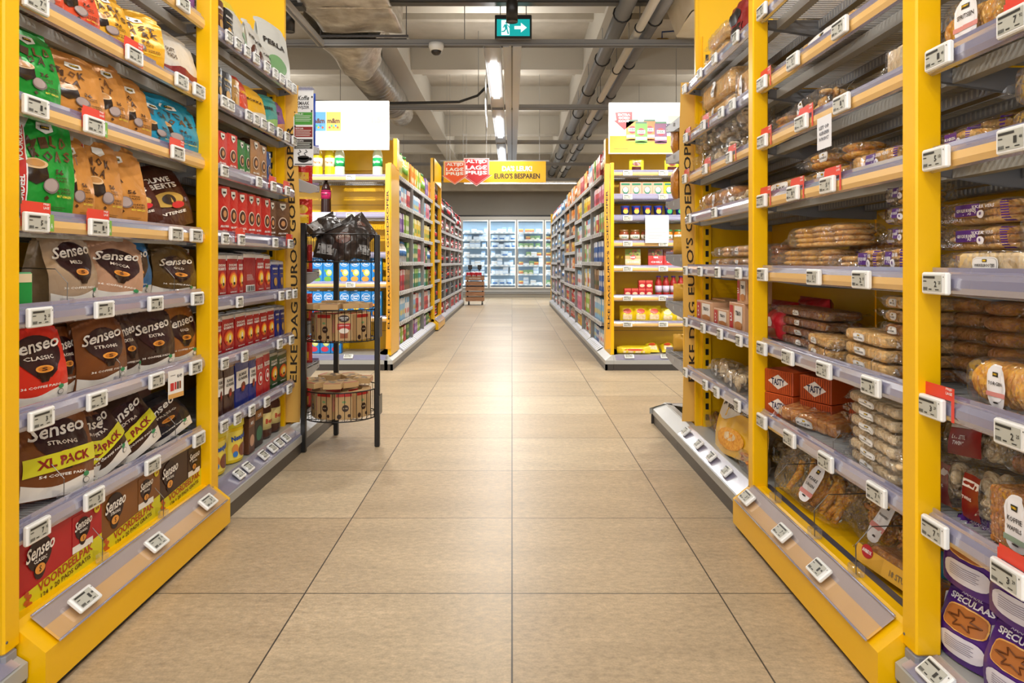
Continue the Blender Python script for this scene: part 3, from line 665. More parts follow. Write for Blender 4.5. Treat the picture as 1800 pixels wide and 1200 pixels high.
# ------------------------------------------------------------------ far gondolas
FZ = [1.80, 1.53, 1.245, .955, .665, .365]
FL0, FST, NB = 6.85, .97, 9
FAR = {}
for side, X0, rz in (('left', -1.055, PI / 2), ('right', .825, -PI / 2)):
    for b in range(NB):
        y0 = FL0 + b * FST; yel = (side == 'left' and b == 3)
        jit = 0 if b < 2 else (.03 * math.sin(b * 2.3 + (side == 'left')))
        zs = [z + (jit if i not in (0,) else 0) for i, z in enumerate(FZ)]
        if side == 'left' and b >= 4: zs = [1.72 if b < 7 else 1.66, 1.45, 1.2, .93, .66, .37]
        if side == 'right' and b in (3, 4): zs = [1.8, 1.56, 1.33, 1.1, .86, .62, .36]
        loc = (X0, y0, 0) if side == 'left' else (X0, y0 + FST, 0)
        u = unit(f'{"yellow portal" if yel else "grey"} shelving bay, {ORD[b]} from the front of the far {side} gondola', loc, rz, FST, [(z, False, []) for z in zs], yel=yel, near=False, top=1.83 if not (side == 'left' and b >= 4) else 1.75,
             grp=f'shelving bays of the far {side} gondola', posts=((0, .045), (FST - .045, FST)) if yel else (), header=yel, back='grey', dividers=not yel, depth=.42)
        FAR[(side, b)] = (y0, zs + [.13 if not yel else .145])
# end caps of the far gondolas
def farcap(side, x0, x1, zs, label, tags):
    L = x1 - x0; r = unit(label, (x0, 6.22, 0), 0, L, [(z, t, [(a, 0, 1) for a in tags if li != 99]) for li, (z, t) in enumerate(zs)], depth=.4, front=.13, near=True, top=1.83, mitre=(0, 0), kick=0, back='yellow')
    ex = L if side == 'left' else 0
    mb = MB(); mb.box(ex - .015, ex + .015, .1, .55, .12, 1.85, YEL_M); mb.obj('side_panel', r)
    mb = MB(); mb.box(0, L, .16, .19, 1.93, 2.1, YEL_M) if False else mb.box(0, L, .5, .53, 1.83, 2.12, YEL_M); mb.box(ex - .02, ex + .02, .4, .53, 1.83, 2.12, YEL_M); mb.obj('top_panel', r)
    return r
farcap('left', -2.2, -1.1, [(1.73, True), (1.39, False), (1.03, False), (.765, True), (.455, True), (.13, True)], 'yellow backed end display of drinks facing the cross aisle on the left', [.75, .12])
farcap('right', .9, 2.0, [(1.77, True), (1.555, False), (1.365, False), (1.135, True), (.91, True), (.645, True), (.41, True), (.13, True)], 'yellow backed end display of soups and noodles facing the cross aisle on the right', [.14, .46])
def corner(x, s, lb):
    mb = MB(); g = M('#a8a8a4', 'plastic'); L = .65
    yy = 6.22
    mb.box(min(x, x + s * .02), max(x, x + s * .02), yy + .004, yy + L, 0, .055, M('#37322e', 'plastic')); P = [(0, .055), (0, .088), (.07, .128), (.16, .128)]
    for i in range(3):
        a, b = P[i], P[i + 1]; mb.add([(x + s * a[0], yy + a[0], a[1]), (x + s * a[0], yy + L, a[1]), (x + s * b[0], yy + L, b[1]), (x + s * b[0], yy + b[0], b[1])], [(0, 1, 2, 3)], g)
    mb.box(min(x, x + s * .073), max(x, x + s * .073), yy + .004, yy + .02, 0, .055, M('#37322e', 'plastic'))
    for i in range(3):
        a, b = P[i], P[i + 1]; mb.add([(x + s * a[0], yy + a[0], a[1]), (x + s * .074, yy + a[0], a[1]), (x + s * .074, yy + b[0], b[1]), (x + s * b[0], yy + b[0], b[1])], [(0, 1, 2, 3)], g)
    tag(mb.obj('plinth'), f'grey mitred plinth corner under the far {lb} end display', 'plinth')
corner(-1.055, -1, 'left'); corner(.825, 1, 'right')
def board(loc, w_, h_, label):
    r = empty('poster_board', loc); tag(r, label, 'poster board'); mb = MB(); mb.box(0, w_, 0, .03, 0, h_, M('#dedad2', 'plastic'), .003); mb.obj('frame', r); return r
r = board((-2.45, 6.3, 1.96), 1.35, .44, 'white poster board above the left end display')
mb = MB(); f = flat(0); mb.rect(f, .01, 1.34, .01, .43, M('#eceef2', 'paper'), .002)
for x, c1, c2 in ((.655, '#5b9ad6', 'm&m'), (.79, '#eec65c', 'm&m')):
    mb.rect(f, x, x + .13, .17, .34, M(c1, 'paper'), .004); mb.text(f, c2, x + .065, .26, .11, .045, M('#5d3a2c'), .006, bold=.04)
    for k in range(5): mb.ellipse(f, x + .03 + k * .018, .2 + (k % 2) * .015, .01, .01, M(['#c44', '#3a7', '#e90', '#37c', '#a5522d'][k][:4] if False else ['#cc4444', '#33aa77', '#ee9900', '#3377cc', '#a5522d'][k]), .006, 6, 1)
mb.text(f, 'VOOR', 1.24, .34, .14, .045, M('#b9b9b9'), .004, bold=.02); mb.text(f, '1.50', 1.26, .27, .13, .06, M('#a9a9a9'), .004, bold=.04); mb.obj('poster', r)
r = board((.865, 6.3, 1.925), 1.25, .46, 'white and yellow poster board with vegetable jars above the right end display')
mb = MB(); mb.rect(f, .01, 1.24, .16, .45, M('#eceae8', 'paper'), .002); mb.rect(f, .01, 1.24, .01, .16, M('#f4b93c', 'paper'), .002)
mb.poly(f, [(.06, .37), (.21, .375), (.21, .29), (.235, .29), (.14, .215), (.05, .295), (.07, .3)], M('#d3232b'), .004)
for i, t in enumerate(('EXTRA', 'GOED', 'KOOP')): mb.text(f, t, .137, .348 - i * .028, .11 - (i > 0) * .01, .021, WHITE, .006, bold=.04)
for x, c, z, q in ((.205, '#e0a23c', .0, 0), (.36, '#e77b35', .0, 0), (.285, '#6fae3d', -.02, 1), (.46, '#7b4668', -.02, 1)):
    o_ = .004 + q * .003
    mb.region(f, x - .05, x + .06, .12 + z, lambda u: .29 + z, 2, 4, M(c), o_); mb.ellipse(f, x + .005, .12 + z, .055, .012, M(c), o_, 10, 1); mb.rect(f, x - .045, x + .055, .29 + z, .305 + z, M('#3f6f4f'), o_ + .001)
    mb.ellipse(f, x + .005, .215 + z, .034, .034, M('#c4303a'), o_ + .001); mb.rect(f, x - .03, x + .04, .2 + z, .23 + z, WHITE, o_ + .0015); mb.text(f, 'HAK', x + .005, .215 + z, .06, .024, M('#1f5f3d'), o_ + .0025, bold=.02)
    mb.rect(f, x - .045, x + .055, .145 + z, .17 + z, WHITE, o_ + .001)
mb.rect(f, .53, .66, .22, .34, M('#c3cfae'), .004); mb.text(f, 'ELKE DAG', .62, .045, .13, .014, M('#9a8250'), .005); mb.text(f, 'Geldig t/m 14 december', .11, .045, .13, .007, M('#6b5a35'), .005, res=1)
mb.obj('poster', r)
for x0, sgn, lb in ((-1.13, 1, 'left'), (.835, 1, 'right')):
    mb = MB(); mb.grid(lambda a, b: (x0 + .045 * a + .008 * math.sin(b * 6), 6.3 - .01 * math.sin(b * 5), .18 + b * 1.66), 2, 20, M('#e3a22f', 'print')); mb.grid(lambda a, b: (x0 + .045 * a + .008 * math.sin(b * 6), 6.304 - .01 * math.sin(b * 5), .18 + b * 1.66), 2, 20, M('#e3a22f', 'print'))
    ff = lambda u, v, o=0: (x0 + .045 * .5 + .008 * math.sin((v - .18) / 1.66 * 6) + u, 6.299 - .01 * math.sin((v - .18) / 1.66 * 5) - o, v)
    mb.text(ff, "ELKE DAG EURO'S GOEDKOPER", 0, .98, 1.24, .02, M('#2d2419'), .002, rot=PI / 2)
    tag(mb.obj('banner'), f'narrow tan text banner on the corner of the far {lb} gondola', 'banner')
mb = MB(); mb.box(.86, 1.3, 15.62, 15.64, .1, 2.02, YEL_M); tag(mb.obj('end_panel'), 'yellow panel closing the far end of the right gondola', 'end panel')
mb = MB(); mb.box(-1.5, -1.09, 15.62, 15.64, .1, 1.9, LGREY); tag(mb.obj('end_panel'), 'pale grey panel closing the far end of the left gondola', 'end panel')
# ================================================================== FREEZER WALL
FRF = 18.9
fr = empty('upright_freezer', (-.618, FRF, 0)); tag(fr, 'wall of glass-doored freezer cabinets at the end of the aisle', 'freezer')
FG = M('#9c9c9a', 'plastic'); FD = M('#3e4348', 'plastic')
mb = MB(); x0, x1 = -2.3, 3.0
mb.box(x0, x1, .02, .7, 0, .1, M('#8a8478', 'plastic')); mb.box(x0, x1, .0, .7, .1, .25, FG); mb.box(x0, x1, -.01, .02, .13, .14, BLACK); mb.box(x0, x1, .0, .7, 2.09, 2.17, M('#b3b0a8', 'plastic'))
mb.box(x0, x1, .66, .7, .25, 2.09, M('#c9dbe6', 'plastic')); mb.box(x0, x1, .05, .7, 2.05, 2.09, FD)
mb.box(x0, x1, .03, .7, .25, .29, M('#d5e2ea', 'plastic')); mb.box(x0, x0 + .03, 0, .7, .1, 2.1, FG); mb.box(x1 - .03, x1, 0, .7, .1, 2.1, FG)
mb.obj('cabinet', fr)
mb = MB(); mb.box(x0, x1, .0, .02, 2.17, 2.2, BLACK); mb.tube([(x0, .1, 2.21), (x1, .1, 2.21)], .012, 6, BLACK); mb.obj('cable_duct', fr)
FZL = [.345, .62, .86, 1.105, 1.34, 1.545, 1.745]
FSH = M('#e3edf3', 'plastic')
for z in FZL:
    mb = MB(); mb.box(x0 + .03, x1 - .03, .12, .62, z - .02, z, FSH); mb.box(x0 + .03, x1 - .03, .1, .12, z - .025, z + .02, WHITE)
    for i in range(40): mb.box(x0 + .08 + i * .13, x0 + .14 + i * .13, .097, .1, z - .02, z + .016, M('#c7d2da'))
    mb.obj('shelf', fr)
COLD = mat_emit('freezer_strip', (.6, .82, 1), 4)
FM = M('#dcdcd8', 'metal')
for k in range(-2, 5):
    a = k * .742; b = a + .742 - .01; a += .01
    d = MB()
    for q in ((a, a + .035), (b - .035, b)): d.box(q[0], q[1], -.03, .0, .25, 2.08, FM)
    d.box(a + .035, b - .035, -.03, 0, .25, .285, FM); d.box(a + .035, b - .035, -.03, 0, 2.045, 2.08, FM)
    dr = d.obj('door', fr)
    g = MB(); g.add([(a + .03, -.015, .28), (b - .03, -.015, .28), (b - .03, -.015, 2.05), (a + .03, -.015, 2.05)], [(0, 1, 2, 3)], GLASS); g.obj('glass', dr)
    h = MB(); h.tube([(a + .02, -.03, .9), (a + .02, -.06, .92), (a + .02, -.06, 1.28), (a + .02, -.03, 1.3)], .009, 6, DGREY); h.obj('handle', dr)
    s_ = MB(); s_.box(a - .02, a, .0, .04, .27, 2.07, FD); s_.box(a - .03, a + .01, .04, .05, .3, 2.04, COLD); s_.obj('lamp_strip', fr)
    area('freezer_light', (-.618 + a + .37, FRF + .09, 2.02), .6, .05, 2.4, (.66, .85, 1), (R(12), 0, 0))
    area('freezer_light', (-.618 + a + .01, FRF + .06, 1.15), .04, 1.6, 2.2, (.66, .85, 1), (R(90), 0, R(35)))

# ================================================================== SHARED PACK DESIGNS (drawn from the simple to the detailed)
def carton(name, cat, w_, h_, d_, base, top=None, band=None, disc=None, words='', wc='#ffffff', cap=None, soft=.002, fin='print', disc_v=.35, gable=False, word2=''):
    mb = MB(); f = flat(-d_ / 2); B = M(base, fin)
    mb.box(-w_ / 2, w_ / 2, -d_ / 2, d_ / 2, 0, h_, B, soft)
    if top: mb.rect(f, -w_ / 2 + soft, w_ / 2 - soft, h_ * .74, h_ - soft, M(top, fin), .0006, 1, 1)
    if band: mb.rect(f, -w_ / 2 + soft, w_ / 2 - soft, h_ * .1, h_ * .24, M(band, fin), .0006, 1, 1)
    if disc: mb.ellipse(f, 0, h_ * disc_v, w_ * .36, min(w_ * .36, h_ * .2), M(disc, fin), .001, 10, 1)
    if words:
        for i, t in enumerate(words.split('|')): mb.text(f, t, 0, h_ * (.84 - .12 * i), w_ * .82, h_ * .09, M(wc), .0016, bold=.03, res=1, keep=True)
    if word2: mb.text(f, word2, 0, h_ * .16, w_ * .7, h_ * .06, WHITE, .0016, bold=.02, res=1, keep=True)
    if gable:
        b = len(mb.v); hh = h_ + w_ * .35
        mb.add([(-w_ / 2, -d_ / 2, h_), (w_ / 2, -d_ / 2, h_), (w_ / 2, d_ / 2, h_), (-w_ / 2, d_ / 2, h_), (-w_ / 2, 0, hh), (w_ / 2, 0, hh)], [(0, 1, 5, 4), (2, 3, 4, 5), (0, 4, 3), (1, 2, 5)], M(top or base, fin))
        mb.box(-w_ / 2, w_ / 2, -.002, .002, hh - .002, hh + .018, M(top or base, fin))
    ps = [('carton', mb)]
    if cap:
        c = MB(); c.lathe([(.014, 0), (.014, .014), (.001, .015)], 10, M(cap, 'plastic'), c=(0, 0, h_)); return dict(name=name, cat=cat, root=None, parts=[('body', mb.mesh('body'), []), ('cap', c.mesh('cap'), [])])
    return proto(name, cat, [(name, mb)])
def bottle(name, cat, r_, h_, liquid, label, cap, n=12, words='', wc='#ffffff', neck=.3, lab=(.3, .55), squat=False):
    mb = MB(); L = M(liquid, 'gloss')
    pr = [(r_ * .8, 0), (r_ * .98, h_ * .03), (r_, h_ * .08), (r_ * .97, lab[0] * h_), (r_ * .97, lab[1] * h_), (r_, h_ * .62), (r_ * .86, h_ * .72), (r_ * .5, h_ * .84), (r_ * neck, h_ * .9), (r_ * neck, h_ * .95), (.001, h_ * .951)]
    mb.lathe(pr, n, L)
    lb = MB(); lb.lathe([(r_ * .985, lab[0] * h_), (r_ * .985, lab[1] * h_)], n, M(label, 'print'))
    if words:
        rr = r_ * .99; ff = lambda u, v, o=0: (math.sin(u / rr) * (rr + o), -math.cos(u / rr) * (rr + o), v)
        lb.text(ff, words, 0, h_ * (lab[0] + lab[1]) / 2, r_ * 1.5, h_ * (lab[1] - lab[0]) * .5, M(wc), .001, res=1, bold=.03, keep=True)
    cp = MB(); cp.lathe([(r_ * neck * 1.18, h_ * .93), (r_ * neck * 1.18, h_), (.001, h_ * 1.001)], max(8, n - 2), M(cap, 'plastic'))
    return dict(name=name, cat=cat, root=None, parts=[('body', mb.mesh('body'), []), ('label', lb.mesh('label'), []), ('cap', cp.mesh('cap'), [])])
def simple_bottle(name, cat, r_, h_, liquid, label, cap, n=8):
    mb = MB(); L = M(liquid, 'gloss'); LB = M(label, 'print'); CP = M(cap, 'plastic')
    mb.lathe([(r_ * .9, 0), (r_, h_ * .05), (r_, h_ * .3), (r_ * 1.01, h_ * .3, LB), (r_ * 1.01, h_ * .56, LB), (r_, h_ * .56, L), (r_ * .9, h_ * .68, L), (r_ * .4, h_ * .86, L), (r_ * .34, h_ * .9, L), (r_ * .4, h_ * .9, CP), (r_ * .4, h_, CP), (.001, h_, CP)], n, L)
    return proto(name, cat, [(name, mb)])
def jar(name, cat, r_, h_, fill, lid, label, words='', n=14, finfill='gloss', wc='#333333'):
    mb = MB(); mb.lathe([(r_ * .9, 0), (r_, h_ * .06), (r_, h_ * .72), (r_ * .85, h_ * .83), (r_ * .8, h_ * .86)], n, M(fill, finfill))
    lb = MB(); lb.lathe([(r_ * 1.01, h_ * .22), (r_ * 1.01, h_ * .6)], n, M(label))
    rr = r_ * 1.01; ff = lambda u, v, o=0: (math.sin(u / rr) * (rr + o), -math.cos(u / rr) * (rr + o), v)
    if words: lb.text(ff, words, 0, h_ * .41, r_ * 1.3, h_ * .16, M(wc), .001, res=1, bold=.03, keep=True)
    cp = MB(); cp.lathe([(r_ * .88, h_ * .84), (r_ * .9, h_ * .86), (r_ * .9, h_ * .99), (r_ * .8, h_), (.001, h_)], n, M(lid, 'plastic'))
    return dict(name=name, cat=cat, root=None, parts=[('body', mb.mesh('body'), []), ('label', lb.mesh('label'), []), ('lid', cp.mesh('lid'), [])])
def sn(a): return math.sin(a)
def pillow(name, cat, w_, h_, d_, base, seed=0, window=None, words='', wc='#ffffff', fin='foil', patch=None, n=8, rest=None):
    """flat-sealed film bag standing or lying"""
    rn = random.Random(seed); ph = [rn.random() * 6 for _ in range(6)]; cz = vnoise(seed, .012) if name == 'coffee_bag' else None; n = 14 if cz else n
    def F(sg):
        def f(u, v, o=0):
            a, b = 2 * u / w_, 2 * v / h_ - 1
            t = max(0, 1 - abs(a) ** 2.6) ** .6 * max(0, 1 - abs(b) ** 3.2) ** .6
            y = d_ / 2 * t + (.004 * sn(u * 70 + ph[0] + v * 30) + .003 * sn(v * 90 + ph[1])) * min(1, t * 3) + (cz(u, v + sg) * min(1, t * 2) if cz else 0)
            return (u * (1 - .05 * t), sg * (y + .0015 + o), v)
        return f
    mb = MB(); ff = F(-1); fb = F(1); B = M(base, fin)
    mb.grid(lambda a, b: ff((a - .5) * w_, b * h_), n + 2, n + 4, B); mb.grid(lambda a, b: fb((a - .5) * w_, b * h_), n, n, B)
    if window: mb.region(ff, -w_ * .33, w_ * .33, h_ * .12, h_ * .42, 5, 4, window if not isinstance(window, str) else M(window, 'gloss'), .0015)
    if patch: mb.ellipse(ff, 0, h_ * .62, w_ * .3, h_ * .16, M(patch), .002, 8, 3)
    if words:
        for i, t in enumerate(words.split('|')): mb.text(ff, t, 0, h_ * (.66 - .12 * i), w_ * .62, h_ * .1, M(wc), .004, res=1, bold=.03, keep=True)
    return proto(name, cat, [(name, mb)])

# ================================================================== FAR SHELF GOODS
def small(name, cat, cols, kind, sizes):
    out = []
    for i, c in enumerate(cols):
        nm, *h = c; w_, h_, d_ = sizes
        out.append((nm, w_, kind(name, cat, w_, h_, d_, *h), name))
    return out
JU = [('orange juice cartons', '#ef8a22', '#f6c04c', '#fff3c8'), ('lime green juice cartons', '#9cc23c', '#dbe8a0', '#f4f4e0'), ('purple grape juice cartons', '#8a5fae', '#e9e2f0', '#c9a2d8'), ('white yogurt drink cartons', '#e9ecef', '#6fb1dc', '#e6726a'),
      ('pale blue drink cartons', '#8fc3e6', '#eef4f8', '#f2d548'), ('red berry juice cartons', '#d23a41', '#f3d9d6', '#7d1f38'), ('dark green juice cartons', '#3f7f3a', '#9dc95a', '#f0e9a8'), ('pink lemonade cartons', '#e98aa6', '#f6dfe6', '#c83d67'),
      ('brown kraft drink cartons', '#8e6b45', '#b6986d', '#3e5f35'), ('blue milk cartons', '#2c5ea8', '#e9eef5', '#e8e8ee'), ('yellow lemon juice cartons', '#f0cf3f', '#f8efb4', '#7fae3a'), ('teal tea cartons', '#2f9a93', '#d8efe9', '#f2e7c8')]
JP = [(n_, .088, carton('milk_carton' if i in (3, 4, 8, 9) else 'juice_carton', 'milk carton' if i in (3, 4, 8, 9) else 'juice carton', .084, .225, .07, a, top=b, disc=c, soft=.003), 'milk_carton' if i in (3, 4, 8, 9) else 'juice_carton') for i, (n_, a, b, c) in enumerate(JU)]  # same drink carton design under two names, split by palette entry
BOX = [('blue and white cereal boxes', '#3f79c4', '#eef2f6', '#f3c33c'), ('orange cracker boxes', '#ee8a1f', '#f7b04f', '#fff0c0'), ('white pasta boxes', '#eeece6', '#cf3b3b', '#3d8b4a'), ('yellow rice boxes', '#f1c531', '#fae79a', '#c33b2e'),
       ('light green muesli boxes', '#a9cc7d', '#eef3df', '#d4593e'), ('red and white biscuit boxes', '#cf2f34', '#f3efec', '#f3cf62'), ('pale blue cleaning boxes', '#9cc9e6', '#e9f1f6', '#4176b4'), ('lilac snack boxes', '#b59ad0', '#efe8f5', '#6c4a9a')]
BP = [(n_, .105, carton('food_box', 'box', .1, .2, .06, a, top=b, disc=c, soft=.002), 'food_box') for n_, a, b, c in BOX]
BO = [('cola bottles with red labels', '#2b1512', '#d3202a', '#c61f28'), ('cola bottles with black labels', '#24110f', '#2a2a2c', '#222222'), ('yellow lemonade bottles', '#f0dc4a', '#7db63c', '#3c8f3f'), ('orange soda bottles', '#f0922a', '#f6d9a8', '#2f68a8'),
      ('clear water bottles', '#bcd6de', '#3b7cc0', '#3b7cc0'), ('dark red syrup bottles', '#8e1f2b', '#f0d8c0', '#d64a2c'), ('green soda bottles', '#4d9b4a', '#e8f0dc', '#2f7d3c'), ('red soft drink bottles', '#c22a30', '#f4ebe4', '#b01d25')]
OP = [(n_, .082, simple_bottle('drink_bottle', 'bottle', .037, .26, a, b, c), 'drink_bottle') for n_, a, b, c in BO]
WB = [('white detergent bottles', '#edf0f2', '#4d86c8', '#4d86c8'), ('pale blue fabric softener bottles', '#a9cfe8', '#f2f5f8', '#e46f9a'), ('cream yogurt bottles', '#efe9d8', '#d8893f', '#c6402f')]
WP = [(n_, .082, simple_bottle('white_bottle', 'bottle', .037, .22, a, b, c), 'white_bottle') for n_, a, b, c in WB]
BG = [('green crisp bags', '#3f9a42', '#e8e3a0', '#f5d24a'), ('white dog food bags', '#ece9e2', '#bf3e34', '#c83a30'), ('red crisp bags', '#cf2c2f', '#f5c94b', '#ffffff'), ('tan cracker bags', '#d6a765', '#8b4f26', '#ffffff')]
GP = [(n_, .13, pillow('snack_bag', 'bag', .125, .22, .07, a, i, b, patch=c, n=5), 'snack_bag') for i, (n_, a, b, c) in enumerate(BG)]
CN = [('red drink cans', '#c9252c', '#eeeeee'), ('black drink cans', '#2a2a2c', '#c9252c'), ('silver drink cans', '#c6c8cc', '#2f63a8')]
def canpack(nm, a, b):
    mb = MB(); A = M(a, 'gloss'); B = M(b, 'gloss'); al = M('#c4c6c8', 'metal')
    for z in (0, .118): mb.lathe([(.026, z), (.032, z + .008), (.032, z + .04), (.0325, z + .04, B), (.0325, z + .06, B), (.032, z + .06, A), (.032, z + .105, A), (.027, z + .115, al), (.001, z + .113, al)], 10, A)
    return (nm, .07, proto('drink_can', 'can', [('drink_can', mb)]), 'drink_can')
CP = [canpack(*c) for c in CN]
rnd = random.Random(11)
def fill_far(side, b, li, zz, gap, menu, W=FST):
    X0 = -1.055 if side == 'left' else .825; y0 = FAR[(side, b)][0]
    s = .035; sh = ORD[li] if li < 6 else 'bottom'
    pool = menu; run = None
    while s < W - .05:
        nm, wd, P, nn = rnd.choice(pool); k = rnd.choice((2, 3, 4) if wd < .1 else (1, 2))
        hs = {'juice_carton': .225, 'milk_carton': .225, 'food_box': .2, 'drink_bottle': .26, 'white_bottle': .22, 'snack_bag': .22, 'drink_can': .232}[nn]
        sc = min(1.12, (gap - .03) / hs) if gap < 9 else 1.1
        lab = f'{nm[:-1] if not nm.endswith("xes") else nm[:-2]} on {sh} shelf, {ORD[b]} bay of the far {side} gondola'
        for j in range(k):
            if s + wd > W - .03: s = 9; break
            yy = y0 + s + wd / 2; into = .05 + .052 + rnd.random() * .01
            x = X0 - into if side == 'left' else X0 + into
            put(P, (x, yy, zz + .001), (PI / 2 if side == 'left' else -PI / 2) + rnd.uniform(-.05, .05), shared=lab, grp=f'{nm} on {sh} shelf, {ORD[b]} bay of far {side} gondola', sc=(1, 1, sc * rnd.choice((1, 1, .97))))
            s += wd + .003
        if rnd.random() < .15: s += .04
for b in range(NB):
    y0, zs = FAR[('left', b)]
    for li, z in enumerate(zs):
        gap = 99 if li == 0 else zs[li - 1] - z - .045
        if b < 3: menu = [JP[:3] + [JP[10], OP[2]], [JP[3], JP[5], JP[9], JP[4], JP[7]], [JP[1], JP[2], JP[3], JP[10]], [JP[4], JP[6], JP[5], JP[7], WP[0]], [JP[8], JP[6], JP[11], JP[5]], [JP[3], JP[5], BP[2], JP[4]], [JP[6], JP[5], JP[2], JP[1], GP[0]]][li]
        elif b == 3: menu = [OP[0], OP[1], OP[0], CP[0], CP[1]]
        else: menu = [[OP[0], OP[1], OP[7]], [OP[7], CP[0], OP[5]], [CP[0], OP[7]], [OP[0], OP[1], CP[0]], [OP[0], OP[7], CP[1]], [OP[1], OP[0]], [OP[7], JP[5], JP[5], CP[0]] + ([JP[9]] if b == 4 else [])][li]
        fill_far('left', b, li, z, gap, menu)
    y0, zs = FAR[('right', b)]
    for li, z in enumerate(zs):
        gap = 99 if li == 0 else zs[li - 1] - z - .045
        if b == 0: menu = [[JP[5], JP[6], OP[5]], [JP[5], OP[5], JP[7]], [BP[5], BP[4], JP[3]], [JP[9]], [JP[8], JP[9]], [JP[9], JP[4], JP[5]], [JP[9], JP[4], JP[3]]][min(li, 6)]
        elif b < 3: menu = [[JP[3], JP[5], OP[5], JP[0]], [BP[3], JP[10], BP[1]], [BP[4], BP[2], JP[3]], [BP[4], JP[3], BP[2]], [JP[10], BP[3], JP[3]], [JP[1], BP[5], JP[7]], [GP[1], BP[3], BP[2]]][min(li, 6)]
        elif b < 5: menu = [[JP[3], WP[2], JP[0]], [BP[1]], [BP[1], GP[3]], [BP[1], BP[3]], [BP[1], JP[3]], [BP[0], BP[5], BP[1]], [BP[5], GP[1]], [GP[1], BP[5]]][min(li, 7)]
        else: menu = [WP + [JP[3], BP[6]], [WP[0], BP[6], JP[4]], [WP[0], WP[1], JP[4]], [WP[1], JP[9], BP[6]], [WP[0], JP[3], BP[7]], [BP[7], WP[0], BP[2]], [GP[1], WP[1], JP[3]]][min(li, 6)]
        fill_far('right', b, li, z, gap, menu)

# ------------------------------------------------------------------ left end display
BT_S = bottle('soda_bottle', 'bottle', .046, .31, '#dfe7c4', '#1fa35a', '#2d7a45', 16, 'Sprite', wc='#ffffff')
BT_F = bottle('soda_bottle', 'bottle', .046, .31, '#f2d71c', '#f1ead0', '#e8e8e8', 16, 'Fanta', wc='#e5691f')
BT_C = bottle('cola_bottle', 'bottle', .046, .33, '#27100f', '#a81452', '#1b1512', 16, 'Cherry', wc='#2a0c12', lab=(.42, .66))
for x, P, ds in ((-1.77, BT_F, 'yellow orangeade bottle'), (-1.66, BT_F, 'yellow orangeade bottle'), (-1.57, BT_S, 'clear lemonade bottle with green label'), (-1.225, BT_S, 'clear lemonade bottle with green label')):
    put(P, (x, 6.42, 1.732), rnd.uniform(-.3, .3) if P is BT_S else 0, ds, "on the top shelf of the left end display")
put(BT_C, (-1.695, 6.42, 1.392), 0, 'cola bottle with magenta label', 'on the second shelf of the left end display')
def crystal(seed, c1, c2, nm):
    w_, h_, d_ = .093, .235, .07; mb = MB(); f = flat(-d_ / 2); B = M('#1d7fc9')
    mb.box(-w_ / 2, w_ / 2, -d_ / 2, d_ / 2, 0, h_, B, .002)
    mb.ellipse(f, 0, h_ * .78, w_ * .42, h_ * .14, M('#e9f3fa'), .0008, 12, 1); mb.ellipse(f, 0, h_ * .78, w_ * .39, h_ * .125, B, .0014, 12, 1)
    mb.text(f, 'Crystal', 0, h_ * .815, w_ * .7, h_ * .085, WHITE, .002, bold=.03, shear=.2); mb.text(f, 'Clear', 0, h_ * .73, w_ * .52, h_ * .07, WHITE, .002, bold=.03, shear=.2)
    rn = random.Random(seed)
    mb.ellipse(f, w_ * .08, h_ * .4, w_ * .3, h_ * .13, M(c1), .001, 10, 1); mb.ellipse(f, -w_ * .05, h_ * .16, w_ * .36, h_ * .1, M(c2), .0014, 10, 1); mb.ellipse(f, -w_ * .25, h_ * .48, w_ * .12, h_ * .05, M(c2), .0018, 8, 1)
    mb.ellipse(f, w_ * .12, h_ * .42, w_ * .2, h_ * .085, M('#f4f0b6'), .0016, 8, 1)
    c = MB(); c.box(-.013, .013, -.012, .014, h_, h_ + .01, WHITE, .002)
    return dict(name='drink_carton', cat='carton', root=None, parts=[('body', mb.mesh('body'), []), ('cap', c.mesh('cap'), [])])
CG = crystal(1, '#b3d04a', '#6ba63c', ''); CO = crystal(2, '#f3d54f', '#ee9a3d', ''); CR = crystal(3, '#d8e27a', '#d8324a', '')
for row, z, seq in ((0, .767, [(CG, 'blue carton with green apples', 3), (CO, 'blue carton with yellow citrus', 4)]), (1, .457, [(CR, 'blue carton with red fruit', 3), (CO, 'blue carton with orange fruit', 4)]), (2, .131, [(CR, 'blue carton with raspberries', 3)])):
    x = -1.86 if row < 2 else -1.79
    for P, ds, n_ in seq:
        for i in range(n_):
            put(P, (x, 6.42, z), rnd.uniform(-.03, .03), ds, ['on the fourth shelf', 'on the fifth shelf', 'on the base'][row] + ' of the left end display'); x += .097
        x += .05
CHR = pillow('crisp_bag', 'bag', .2, .27, .09, '#c8201f', 5, '#e8b53a', 'Chio'); CHB = pillow('crisp_bag', 'bag', .21, .3, .09, '#1d49b5', 6, '#17389a', 'Chio|POPCORN', patch='#c8202a'); CHY = pillow('crisp_bag', 'bag', .2, .27, .09, '#d63222', 8, '#f0c02e', patch='#f2c53c')
put(CHB, (-1.23, 4.02, 1.625), R(12), 'bright blue popcorn bag', 'on top of the gondola end behind the left banner')
for z, P, ds, s_ in ((1.402, CHR, 'red crisp bag', 'second'), (1.162, CHY, 'red and yellow crisp bag', 'third'), (.902, CHR, 'red crisp bag', 'fourth'), (.622, CHY, 'red and yellow crisp bag', 'fifth'), (.382, CHR, 'red crisp bag', 'sixth'), (.13, CHR, 'red crisp bag', 'bottom')):
    put(P, (-1.2, 4.02, z), R(20), ds, f'on the {s_} shelf behind the left banner', sc=.58)
